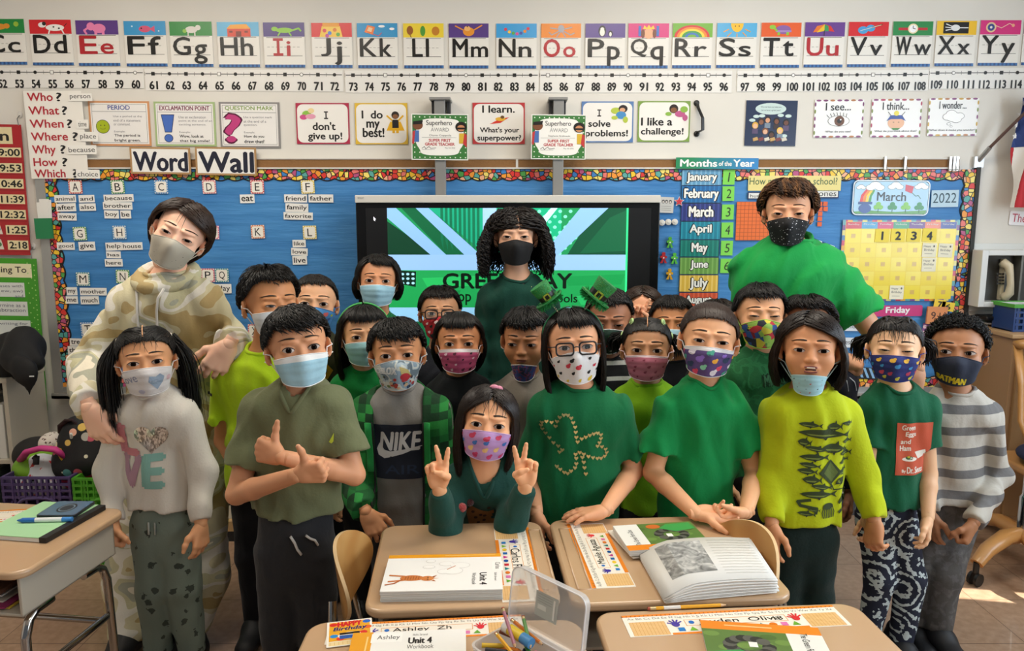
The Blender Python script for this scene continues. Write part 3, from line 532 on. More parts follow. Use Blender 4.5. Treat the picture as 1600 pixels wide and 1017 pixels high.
hm, t, b = nodes('#2a8a62', .4); tc = coord(t, 'Object'); sx_ = t.nodes.new('ShaderNodeSeparateXYZ'); t.links.new(tc, sx_.inputs[0])
mr = t.nodes.new('ShaderNodeMapRange'); mr.inputs[1].default_value = -.2; mr.inputs[2].default_value = .2; t.links.new(sx_.outputs[0], mr.inputs[0]); t.links.new(ramp(t, mr.outputs[0], [(.2, '#1f8a58'), (.9, '#2f86c4')], False), b.inputs['Base Color'])
c.c = hm; c.text('Months', 1063, 250, 1120, 260.5, '#f6f6f2', 2, bold=.04).text('of the', 1123, 252, 1143, 259, '#f6f6f2', 2, bold=.02).text('Year', 1146, 249.5, 1178, 260, '#f6f6f2', 2, bold=.04); fin(c)
MON = (('January', 265, 289.5, '#5f9cc4', '#85b8d6'), ('February', 290, 317, '#1f66a4', '#2c7cba'), ('March', 317.6, 345.5, '#2b3678', '#3f4c96'), ('April', 346, 374, '#187f96', '#2a9ab0'), ('May', 374.7, 401, '#14766a', '#248c7e'), ('June', 402, 428.6, '#6a9c48', '#84b45e'), ('July', 429.5, 456, '#e0b848', '#f0d070'), ('August', 457, 484, '#cf4f34', '#e06a48'))
for i, (m, y0, y1, c0, c1) in enumerate(MON):
    sh = -i*.65; x0, x1 = 1065+sh, 1128+sh-(2 if i > 3 else 0)
    c = poster('month_card', x0, y0, x1, y1, c0, f'striped month card reading {m} in the column of months', 'month card', 'month cards', Y=BY, rough=.35)
    for k in range(9): c.rect(x0+k*7+1, y0, x0+k*7+3.5, y1, c1, 1)
    c.frame(x0, y0, x1, y1, .5, '#2a2f3a', 1.2)
    w = len(m)*3.3+(2 if m[0] == 'M' else 0); xm = (x0+x1)/2; d = 'y' in m or 'J' in m
    for bo, cc, l in ((.09, '#16181c', 2), (.035, '#f4f2ea', 2.6)): c.text(m, xm-w-(.7 if l == 2 else 0), y0+5-(.7 if l == 2 else 0), xm+w+(.7 if l == 2 else 0), y1-(3.5 if 'y' in m else 7)+(.7 if l == 2 else 0), cc, l, bold=bo)
    fin(c)
for i, (y0, y1) in enumerate(((265, 288.5), (291, 314), (319.5, 343), (347.5, 371), (376, 399), (404, 426.5))):
    sh = -i*.8; c = poster('month_number_card', 1129.5+sh, y0, 1148+sh, y1, '#7fd64f', f'bright green card with handwritten {i+1} beside the months', 'number card', 'green month numbers', Y=BY-.002, rot=random.uniform(-1, 1))
    c.text(str(i+1), 1135.5+sh+(1.5 if i == 0 else 0), y0+4.5, 1143+sh-(2 if i == 0 else 0), y1-4.5, '#26361c', 1, bold=-.006, shear=.1); fin(c)
c = poster('days_sign', 1169, 274.5, 1314, 298, '#e9d98c', 'pale yellow sentence strip asking how many days in school', 'sentence strip', Y=BY-.002); c.text('How many days in school?', 1171, 277.5, 1308, 292, '#2f5a3a', 1, bold=-.002); fin(c)
for s, a, b_, x, y in (('hundreds', 1168, 300, 1216, 311.5), ('ones', 1275, 297, 1310.5, 309.5)):
    c = poster('place_value_label', a, b_, x, y, '#1d2c56', f'navy framed label reading {s}', 'label', 'place value labels', Y=BY-.002); c.rect(a+1.6, b_+1.6, x-1.6, y-1.6, '#e8e6e0', 1).text(s, a+4, b_+3.5, x-4, y-3, '#2a2a2a', 2, bold=0); fin(c)
c = poster('hundreds_flat', 1150, 315, 1213, 375.5, '#e8702a', 'orange hundred-square place value card', 'place value square', Y=BY-.002)
for i in range(11): c.rect(1150+i*6.2, 315, 1150.6+i*6.2, 375.5, '#a8481a', 1).rect(1150, 315+i*5.97, 1213, 315.6+i*5.97, '#a8481a', 1)
fin(c)
for i, (x, y) in enumerate(((1278, 315), (1286.2, 315), (1278.3, 323), (1286.5, 323), (1278, 330.7), (1277.5, 338.5), (1277, 346.8))):
    c = poster('ones_square', x, y, x+6.8, y+6.8, '#e4642c', 'small orange ones square '+('at the top left of its pairs', 'at the top right of its pairs', 'second down, first of a pair', 'second down, second of a pair', 'third down, single', 'fourth down, single', 'lowest of all, single')[i].replace('left', 'start').replace('right', 'end'), 'ones square', 'orange ones squares', Y=BY-.002, rot=random.uniform(-3, 3)); fin(c)
# calendar
c = poster('calendar_chart', 1313, 343.5, 1494.5, 470, '#d8607a', 'yellow pocket calendar with rainbow border and five week rows', 'calendar', Y=BY-.003, rough=.2)
rb = '#c83a5a #e0a23a #5aa0a8 #7a4a8a #d8d07a #3a7ab0'.split()
for i in range(24):
    for yy in (343.5, 467): c.rect(1313+i*7.56, yy, 1313+(i+1)*7.56, yy+3, rb[i % 6], .5)
for i in range(16):
    for xx in (1313, 1490): c.rect(xx, 343.5+i*7.9, xx+4.5, 343.5+(i+1)*7.9, rb[(i+2) % 6], .5)
c.rect(1317.5, 346.5, 1490, 467, '#e8cc2c', 1)
for i, (d, hc) in enumerate(zip(('Sunday', 'Monday', 'Tuesday', 'Wednesday', 'Thursday', 'Friday', 'Saturday'), '#c8384a #3f9ac8 #c8386a #3f9a72 #6a3f86 #e07a5a #3a4f9a'.split())):
    x = 1318+i*24.5; c.rect(x, 346.8, x+24.5, 357, hc, 1.5).text(d, x+3, 349, x+21, 352, '#f0ece6', 2, bold=0)
    for j in range(5):
        y = 357.4+j*22; c.rect(x+.4, y+.4, x+24.1, y+21.6, ('#f2dc3a', '#efd634', '#f4e052')[(i*2+j) % 3], 1.5).rect(x+9, y+7.5, x+15.5, y+14, '#d8b45a', 2)
fin(c)
for i in range(4):
    x = 1367.5+i*24.6; c = poster('date_card', x, 357.5-i*.3, x+22, 378.5-i*.3, '#f0d844', f'yellow date card {i+1} in the first calendar row', 'date card', 'calendar date cards', Y=BY-.007, rot=1); c.text(str(i+1), x+7+(1.5 if i == 0 else 0), 362, x+15-(1.5 if i == 0 else 0), 374.5, '#15130f', 1, bold=.04); fin(c)
for i, (x, y, w) in enumerate(((1440.7, 380, 'under date card four'), (1466, 380.5, 'in the last calendar column'), (1440, 402.5, 'third calendar row'), (1389.7, 446, 'bottom calendar row'))):
    c = poster('birthday_note', x, y, x+22, y+21.5, '#efead0', f'cream birthday note, {w}', 'note', 'birthday notes on the calendar', Y=BY-.007, rot=random.uniform(-2, 2))
    c.text('Happy', x+2, y+3, x+13, y+7, '#55524a', 1, bold=0).text('Birthday', x+3, y+8.5, x+19, y+13, '#55524a', 1, bold=0).rect(x+4, y+16, x+16, y+16.6, '#77746a', 1).ell(x+18, y+4.5, 1.4, 1.8, '#66635a', 1, n=8); fin(c)
c = poster('month_picture_card', 1332, 281.5, 1452, 336.5, '#dfeaf0', 'laminated March card with rainbow, pot and clovers', 'picture card', Y=BY-.003, r=8, rough=.25, rot=.5)
c.poly(rrect(1333.5, 283, 1450.5, 335, 7), '#23282c', .5).poly(rrect(1334.3, 283.8, 1449.7, 334.2, 7), '#a9cfe8', 1)
for (x, y, r_) in ((1344, 293, 6), (1366, 292, 12), (1398, 291, 10), (1438, 291, 9)):
    for dx, dy, k in ((-.6, .1, .6), (.6, .1, .6), (0, -.2, .75)): c.ell(x+dx*r_, y+dy*r_, r_*k, r_*k*.6, '#f4f4f2', 2.4, n=14).ell(x+dx*r_, y+dy*r_, r_*k+.5, r_*k*.6+.5, '#44484c', 2.2, n=14)
for i, cc in enumerate('d83a3a e8862a f0d040 4a9a4a'.split()): c.poly([(1343+i*4.5, 317), (1345+i*4.6, 305), (1352+i*4, 296), (1356+i*3.4, 298), (1349+i*4.2, 307), (1347.5+i*4.5, 317)], '#'+cc, 2)
c.poly([(1334.5, 331), (1360, 329), (1400, 331), (1449, 328), (1447, 334), (1338, 334)], '#5a9a4a', 2).dsl('e 1352 326 10 7.5 3a5a9a|r 1341 315.5 1363 319.5 31508c', l=3)
for i, x in enumerate((1373, 1395, 1416, 1437)):
    for dx, dy in ((-3.6, 0), (3.6, 0), (0, -5)): c.ell(x+dx, 324+dy, 4, 3.6, ('#7fc04a', '#2f8a4a')[i % 2], 3, n=12)
    c.rect(x-.6, 325, x+.6, 332, '#2f6a3a', 2.8)
c.poly([(1413, 288), (1426, 291), (1424, 302), (1413, 298)], '#c83a4a', 3).line([(1424, 301), (1430, 306), (1434, 305), (1438, 310)], .8, '#3a6a3a', 3)
c.text('March', 1370, 300, 1415, 314, '#16140f', 4, bold=.005); fin(c)
c = poster('year_card', 1455, 297, 1497.5, 323.5, '#b9d3e2', 'pale blue card with handwritten 2022', 'year card', Y=BY-.003, rot=-1); c.text('2022', 1457.5, 301.5, 1494, 317, '#2e4c5c', 1, bold=-.008); fin(c)
c = poster('weekday_card', 1366, 477, 1441, 494, '#c92f78', 'pink card reading Friday under the calendar', 'weekday card', Y=BY-.003, rot=-.7, r=3)
c.text('Friday', 1384, 479.5, 1421, 491.5, '#f4eef0', 2, bold=.04); fin(c)
for s, a, b_, x, y in (('Tomorrow', 1313.5, 503, 1356, 517), ('Yesterday', 1312, 527.5, 1355, 543)):
    c = poster('day_label', a, b_, x, y, '#e3e8ee', f'white label reading {s} low on the blue board', 'label', 'day labels', Y=BY-.003, rot=.8); c.text(s, a+2.5, b_+3, x-2.5, y-(2.5 if s[0] == 'Y' else 4), '#2a2c30', 1, bold=0); fin(c)
c = poster('card_pocket', 1447, 479, 1478, 506, '#d98a52', 'orange card pocket under the calendar corner', 'card pocket', Y=BY-.02, rot=2, th=.01); c.text('9', 1453, 487, 1460, 498, '#4a2a18', 1, bold=.01).text('1', 1464, 488, 1469, 498, '#4a2a18', 1, bold=.01); fin(c)
for s, a, b_, x, y, nm in (('7', 1459, 468, 1477, 484, 'seven'), ('6', 1471, 472, 1491, 486, 'six')):
    c = poster('number_flashcard', a, b_, x, y, '#ecca2e', f'yellow number card {nm} sticking out of the orange pocket', 'number card', 'yellow number cards in the pocket', Y=BY-.014, rot=8); c.text(s, a+6, b_+3, x-6, y-2.5, '#15130f', 1, bold=.03); fin(c)
for a, b_, x, y, col, lab, r_ in ((1441, 505, 1457, 526, '#8a4a86', 'purple card below the orange pocket', 3), (1446, 527, 1462, 545, '#c8485a', 'red and white card tilted on the board edge', 35), (1440, 543, 1454, 560, '#c03038', 'plain red card beside the striped-shirt boy', 2), (1526, 545, 1547, 566, '#b84a6a', 'pink heart-patterned card tilted on the wall by the phone cord', -38), (1335, 574, 1372, 592, '#16181c', 'black card with blue slanting stripes at the board bottom', 4)):
    c = poster('picture_card', a, b_, x, y, col, lab, 'picture card', Y=WY-.006 if a > 1500 else BY-.003, rot=r_); m = ((a+x)/2, (b_+y)/2)
    if a == 1335: [c.poly([(1338+i*9, 575), (1342+i*9, 575), (1350+i*9, 590), (1346+i*9, 590)], '#8ab8e0', 1) for i in range(3)]
    else: [c.ell(m[0]+dx, m[1]+dy, 3, 3, '#e8c0c8', 1, n=8) for dx in (-5, 3) for dy in (-5, 4)]
    fin(c)
c = poster('photo_card', 1030, 308, 1052.5, 332.5, '#c9c8c4', 'small grey printed card with cartoon faces beside the display', 'printed card', Y=BY-.003, rot=2)
for x in (1036, 1041, 1047): c.ell(x, 315, 2.4, 3, '#3a3a3a', 1, n=10).ell(x, 315.6, 1.4, 1.8, '#d8d0c8', 1.5, n=8)
for y in (322, 325, 328): c.rect(1033, y, 1049, y+.6, '#8a8a86', 1)
fin(c)
c = Card(1054, 306, 1068, 324, None, Y=BY-.006); c.poly([(1061+8.5*(1 if i % 2 == 0 else .45)*math.sin(i*math.pi/5), 315-8.5*(1 if i % 2 == 0 else .45)*math.cos(i*math.pi/5)) for i in range(10)], '#f0ece4', 1).poly([(1061+7*(1 if i % 2 == 0 else .45)*math.sin(i*math.pi/5), 315-7*(1 if i % 2 == 0 else .45)*math.cos(i*math.pi/5)) for i in range(10)], '#c8303c', 3)
c.done('star_sticker', 'red star sticker with white edge beside February', 'sticker')
for i, (x, y) in enumerate(((1034, 348), (1043.8, 347), (1054, 346.8))):
    p = wp(x, y, .02); m = MB().lathe([(0, 0), (.015, 0), (.015, .006), (.012, .009), (.004, .0095), (.004, .014), (0, .014)], p, mat('#e6e2da', .35), ax=(0, -1, 0)); tag(m.build('round_magnet', smooth=40), 'white round magnet below the printed card, '+('touching the display', 'middle one of three', 'beside the March month card')[i], 'magnet', 'white round magnets')
for x, y, cc, nm in ((1046.5, 378.5, '#58b03c', 'green figure magnet beside the April card'), (1036.5, 402.5, '#b82a30', 'red figure magnet next to the display edge'), (1053.5, 403.5, '#5ab840', 'green figure magnet beside the May card'), (1046, 428, '#d8a01e', 'yellow figure magnet beside the June card')):
    c = Card(x-7, y-9, x+7, y+9, None, Y=BY-.004); mb = MB()
    for pl in ([(x-1.8, y-8.5), (x+1.8, y-8.5), (x+3, y-6), (x+1.8, y-3.8), (x+5.5, y-2), (x+4.6, y+1), (x+2.6, y+.4), (x+2.2, y+2.6), (x-2.2, y+2.6), (x-2.6, y+.4), (x-4.6, y+1), (x-5.5, y-2), (x-1.8, y-3.8), (x-3, y-6)], [(x-2.4, y+2.4), (x-.1, y+2.4), (x-1.4, y+8.5), (x-5.2, y+8.5)], [(x+.1, y+2.4), (x+2.4, y+2.4), (x+5.2, y+8.5), (x+1.4, y+8.5)]): mb.prism(pl, 0, .008, mat(cc, .35), c.fr)
    mb.prism([(x-1.2, y-.8), (x+1.2, y-.8), (x+.9, y+1.2), (x-.9, y+1.2)], .008, .009, mat('#e8e4da'), c.fr)
    tag(mb.build('figure_magnet'), nm, 'magnet', 'figure magnets')
# marker clipped by the teacher's shoulder
t_ = thing('dry_erase_marker', 'blue and white dry erase marker on the board beside the green-shirted teacher', 'marker', wp(1285, 389, .03))
MB().tube([wp(1276, 377, .03), wp(1303, 387, .03)], .0085, mat('#e8ebf0', .3), n=12).build('barrel', t_, 60)
MB().tube([wp(1268, 373.5, .03), wp(1276.5, 377.2, .03)], .0095, mat('#1c2f6e', .35), n=12).build('marker_cap', t_, 60)
MB().tube([wp(1283, 379.6, .03), wp(1296, 384.4, .03)], .0087, mat('#27407f', .35), n=12).build('printed_band', t_, 60)
# ------------------------------------------------------------------ charts at the left edge
c = poster('schedule_pocket_chart', -60, 194, 41, 398, '#a81c22', 'red hanging daily schedule chart with clock times', 'pocket chart', Y=WY-.02, rot=.8, rough=.45, th=.004)
c.rect(-60, 198, 27, 224, '#e3d3a4', 1); c.text('Plan', -30, 204, 21, 219, '#15130f', 2, bold=.03)
for i, s in enumerate(('9:00', '9:53', '10:46', '11:39', '12:32', '1:25', '2:18')):
    y = 237+i*24.2; x0 = (4, 4, -2, 2, -1, 8, 9)[i]; c.rect(-60, y+9.5, 41, y+10.3, '#7e1217', 1).rect(x0-3, y-7.5, 38.5, y+7.5, '#e6d6a8', 1).text(s, x0, y-5.3, 36.5, y+5.3, '#14120e', 2, bold=.03)
    c.poly([(-30, y-9), (-4, y-9), (-6 if len(s) > 4 else 0, y+7), (-30, y+7)], '#d9d3c4', 1.2).ell(-8, y-1, 5, 4, ('#4a7a4a', '#c87a3a', '#5a7ab0')[i % 3], 1.5, n=10)
fin(c)
c = poster('learning_goals_chart', -60, 403, 66, 640, '#3f9a1c', 'green hanging chart of learning goals with dotted edge', 'pocket chart', Y=WY-.022, rot=1.0, rough=.5, th=.004)
c.rect(49, 404, 66, 640, '#3f9320', 1)
for i in range(30): c.ell(52+(i % 2)*5, 410+i*7.6, 1, 1, '#a8d078', 1.5, n=8).ell(62, 413+i*7.6, 1, 1, '#a8d078', 1.5, n=8)
c.rect(-60, 411, 58, 432, '#e6e0b8', 1.2).text('We Are Learning To', -82, 415.5, 50, 427.5, '#1c1a16', 2, bold=.01)
for i, (y, ss) in enumerate(((440, ('words + phrases with', '(er, or, ew, aw)', 'and')), (469, ('Determine as a', 'subtraction')), (498, ('writing for',)))):
    c.rect(-60, y, 45+i*2.5, y+22, '#d9dcd6', 1.2)
    for j, s in enumerate(ss): c.text(s, 42+i*2-len(s)*4.2, y+3+j*7.5, 42+i*2, y+8.5+j*7.5, '#5a6070', 2, bold=-.006)
fin(c)
for i, (x, y, y1) in enumerate(((29, 182, 196), (50, 388, 405))):
    p = wp(x, y, .015); q = wp(x, y1, .025); m = MB().tube([p+(0, .015, .01), p, p+(0, -.012, -.012), q], .0022, mat('#8a8a88', .3, metal=.8), n=6).ball(p+(0, .012, .01), (.012, .004, .016), mat('#d9d6d0', .2)); tag(m.build('chart_hook'), 'clear wall hook holding the '+('red schedule chart', 'green goals chart')[i], 'hook', 'chart hooks')
t_ = thing('paper_pocket', 'green paper pocket stuffed with white slips on the board frame', 'paper pocket', wp(70, 373, .03))
c = Card(57, 341, 83, 373, '#1d7a4a', Y=WY-.035, th=.012, rot=-1); c.done('pocket', parent=t_)
for i, (a, b_) in enumerate(((59, 316), (63, 311), (68, 312))):
    c = Card(a, b_, a+17-i*2, 350, '#e6e3dc', Y=WY-.028+i*.002, rot=-2+i*2); tag(c.done('paper_slip'), 'white paper slip in the green pocket, '+('lowest one', 'tallest one', 'front one')[i], 'paper slip', 'paper slips in the pocket')
# ------------------------------------------------------------------ flag, phone and things by the right wall
t_ = thing('flag', 'american flag with stars and stripes hanging from its pole', 'flag', wp(1600, 325, .2))
FY = 3.5; fx0 = P(1589, 240, FY)[0]
g = np.array([[(fx0+.16*j/14+(.012*math.sin(j*1.3+i*.5)), FY+.03*math.sin(j*.9+i*.15), P(0, 152+172*i/20, FY)[2]-.0*j) for j in range(15)] for i in range(21)])
fl, t, b = nodes('#c0202c', .7); uvn = t.nodes.new('ShaderNodeTexCoord'); sp_ = t.nodes.new('ShaderNodeSeparateXYZ'); t.links.new(uvn.outputs['UV'], sp_.inputs[0])
ad = t.nodes.new('ShaderNodeMath'); ad.operation = 'MULTIPLY'; ad.inputs[1].default_value = 3.2; t.links.new(sp_.outputs[0], ad.inputs[0]); fr_ = t.nodes.new('ShaderNodeMath'); fr_.operation = 'FRACT'; t.links.new(ad.outputs[0], fr_.inputs[0])
t.links.new(ramp(t, fr_.outputs[0], [(0, '#b8202c'), (.5, '#ece8e2')]), b.inputs['Base Color'])
uv = np.array([(j/14+.25*i/20, i/20) for i in range(21) for j in range(15)])
F = np.array([(i*15+j, i*15+j+1, (i+1)*15+j+1, (i+1)*15+j) for i in range(20) for j in range(14)])
link_mesh('flag_stripes', g.reshape(-1, 3)[9*15:], F[:11*14], None, [fl], t_, 180, uv=uv[9*15:])
mb = MB().grid(g[:10]+(0, -.002, 0), mat('#233a78', .7))
for i in range(4):
    for j in range(3):
        p = g[1+i*2+(j % 2), 1+j*3]+(0, -.006, 0); mb.add(np.array([p]+[p+.017*(1 if k % 2 == 0 else .42)*np.array((math.sin(k*math.pi/5), 0, math.cos(k*math.pi/5))) for k in range(10)]), [(0, 1+k, 1+(k+1) % 10) for k in range(10)], '#ece8e2')
mb.build('star_field', t_)
t_ = thing('flag_pole', 'dark wooden flagpole in a silver bracket at the rail end', 'flagpole', wp(1527, 252))
MB().tube([wp(1546, 231, .06), P(1640, 138, 3.42)], .007, mat('#4a2c22', .4)).build('pole', t_, 60)
MB().tube([wp(1528, 252, .01), wp(1547, 230, .062)], .011, mat('#b5b5b6', .3, metal=.7), n=10).box(tuple(wp(1522, 262, .02)), tuple(wp(1534, 245, 0)), mat('#c4c4c4', .35, metal=.5)).build('bracket', t_, 60)
c = poster('handwritten_sign', 1577, 331, 1640, 353, '#f0eef0', 'white sign with red handwritten lettering below the flag', 'sign', rot=3, r=2); c.text('The', 1581, 335, 1603, 348, '#b82a48', 1, bold=.004).text('flag', 1608, 335, 1632, 349, '#b82a48', 1, bold=.004); fin(c)
t_ = thing('wall_phone_box', 'white metal wall box with an open front holding a telephone', 'phone box', wp(1570, 480))
wm = mat('#d9dad8', .4); a = P(1536, 391, 3.5); b_ = P(1536+110, 480, 3.5); zt, z0 = a[2], b_[2]; xl, xr = a[0], b_[0]
MB().box((xl-.03, 3.588, z0-.03), (xr+.03, 3.6, zt+.03), mat('#d6d7d3', .5)).build('backing_plate', t_, bevel=.003)
mb = MB()
for lo, hi in (((xl, 3.5, z0), (xl+.03, 3.6, zt)), ((xr-.03, 3.5, z0), (xr, 3.6, zt)), ((xl+.03, 3.501, zt-.025), (xr-.03, 3.6, zt)), ((xl+.03, 3.501, z0), (xr-.03, 3.6, z0+.025))): mb.box(lo, hi, wm)
mb.build('box_housing', t_, bevel=.003); MB().box((xl+.02, 3.575, z0+.02), (xr-.02, 3.586, zt-.02), mat('#4c4a46', .6)).build('box_interior', t_)
MB().box((P(1594, 430, 3.52)[0], 3.52, z0+.025), (P(1597, 430, 3.52)[0], 3.575, zt-.025), mat('#77756f', .4, metal=.4)).build('door_edge', t_)
ph = thing('telephone', 'beige corded wall telephone inside the white box', 'telephone', P(1565, 470, 3.52)); bg = mat('#cdbfa2', .35)
MB().box(tuple(P(1556, 468, 3.57)), tuple(P(1574, 405, 3.54)), bg).build('phone_base', ph, bevel=.006)
mb = MB()
for i in range(4):
    for j in range(3): p = P(1558.5+j*4.4, 428+i*5, 3.537); mb.box(tuple(p-(.004, .003, .004)), tuple(p+(.004, .004, .004)), '#33302c')
mb.build('keypad', ph)
MB().tube([P(1566, 414, 3.53), P(1569, 411, 3.515), P(1576, 416, 3.505), P(1578.5, 430, 3.5), P(1579, 445, 3.5), P(1577, 458, 3.505), P(1570, 464, 3.515), P(1566, 462, 3.53)], [.016, .022, .02, .015, .015, .02, .022, .016], bg, n=12).build('handset', ph, 180)
def coil(pts, r, n): 
    s = np.linspace(0, 1, n*8); pp = np.array([np.interp(s, np.linspace(0, 1, len(pts)), [p[k] for p in pts]) for k in range(3)]).T
    a_ = np.arange(len(s))*2*math.pi/8; return pp+np.c_[r*np.cos(a_), r*np.sin(a_), 0*a_]
MB().tube(coil([P(1556, 470, 3.54), P(1557, 500, 3.545), P(1556, 540, 3.55), P(1553, 575, 3.55), P(1553, 592, 3.55), P(1558, 592, 3.55), P(1561, 560, 3.55), P(1566, 520, 3.55), P(1573, 485, 3.55), P(1575, 466, 3.54)], .0065, 46), .0022, mat('#c9c0ac', .4), n=5).build('coiled_cord', ph, 180)
t_ = thing('wall_clip', 'black plastic clip on the wall below the phone box', 'wall clip', P(1550, 508, 3.5))
MB().box(tuple(P(1541, 501, 3.5)), tuple(P(1568, 490, 3.6)), blk).build('clip_body', t_, bevel=.008); MB().box(tuple(P(1543, 507, 3.52)), tuple(P(1564, 501, 3.6)), mat('#c9c9c6', .3)).build('clip_jaw', t_, bevel=.003)
wood1 = mat('#b48a5c', .5)
cx0, cz1 = P(1584, 522, 3.3)[[0, 2]]
t_ = thing('wooden_cabinet', 'light plywood cabinet under the wall phone', 'cabinet', (cx0+.35, 3.45, 0))
MB().box((cx0, 3.3, .08), (cx0+.75, 3.58, cz1-.02), mat('#a8835c', .5, bump=(30, .15, (1, 1, .1)))).build('cabinet_body', t_, bevel=.003); MB().box((cx0-.015, 3.285, cz1-.02), (cx0+.765, 3.59, cz1), mat('#b9966c', .45)).build('cabinet_top', t_, bevel=.004)
for i in range(2): MB().box((cx0+.02+i*.36, 3.285, .12), (cx0+.36+i*.36, 3.3, cz1-.05), mat('#9a774f', .5)).build('cabinet_door', t_, bevel=.003)
bx = P(1582, 519, 3.36)[0]; zb0 = cz1; zb1 = P(1582, 481, 3.36)[2]
t_ = thing('plastic_basket', 'blue plastic basket with a green rim on the plywood cabinet', 'basket', (bx+.12, 3.42, zb0))
mb = MB(); bl = mat('#1f3f78', .4)
for i in range(8): mb.box((bx+.012+i*.03, 3.36, zb0+.001), (bx+i*.03+.024, 3.369, zb1), bl); mb.box((bx+.012+i*.03, 3.5, zb0+.001), (bx+i*.03+.024, 3.509, zb1), bl)
for k in range(4): mb.box((bx+.004, 3.3575, zb0+.002+k*(zb1-zb0)/4), (bx+.256, 3.3675, zb0+k*(zb1-zb0)/4+.012), bl)
mb.box((bx, 3.3585, zb0), (bx+.008, 3.511, zb1-.001), bl).box((bx+.25, 3.3585, zb0), (bx+.2605, 3.511, zb1-.001), bl).box((bx, 3.37, zb0), (bx+.26, 3.5, zb0+.006), bl); mb.build('basket_body', t_)
MB().box((bx-.008, 3.35, zb1), (bx+.268, 3.362, zb1+.016), '#4fa03a').box((bx-.008, 3.508, zb1), (bx+.268, 3.52, zb1+.016), '#4fa03a').box((bx-.008, 3.362, zb1), (bx+.004, 3.508, zb1+.015), '#4fa03a').box((bx+.256, 3.362, zb1), (bx+.268, 3.508, zb1+.015), '#4fa03a').build('basket_rim', t_)
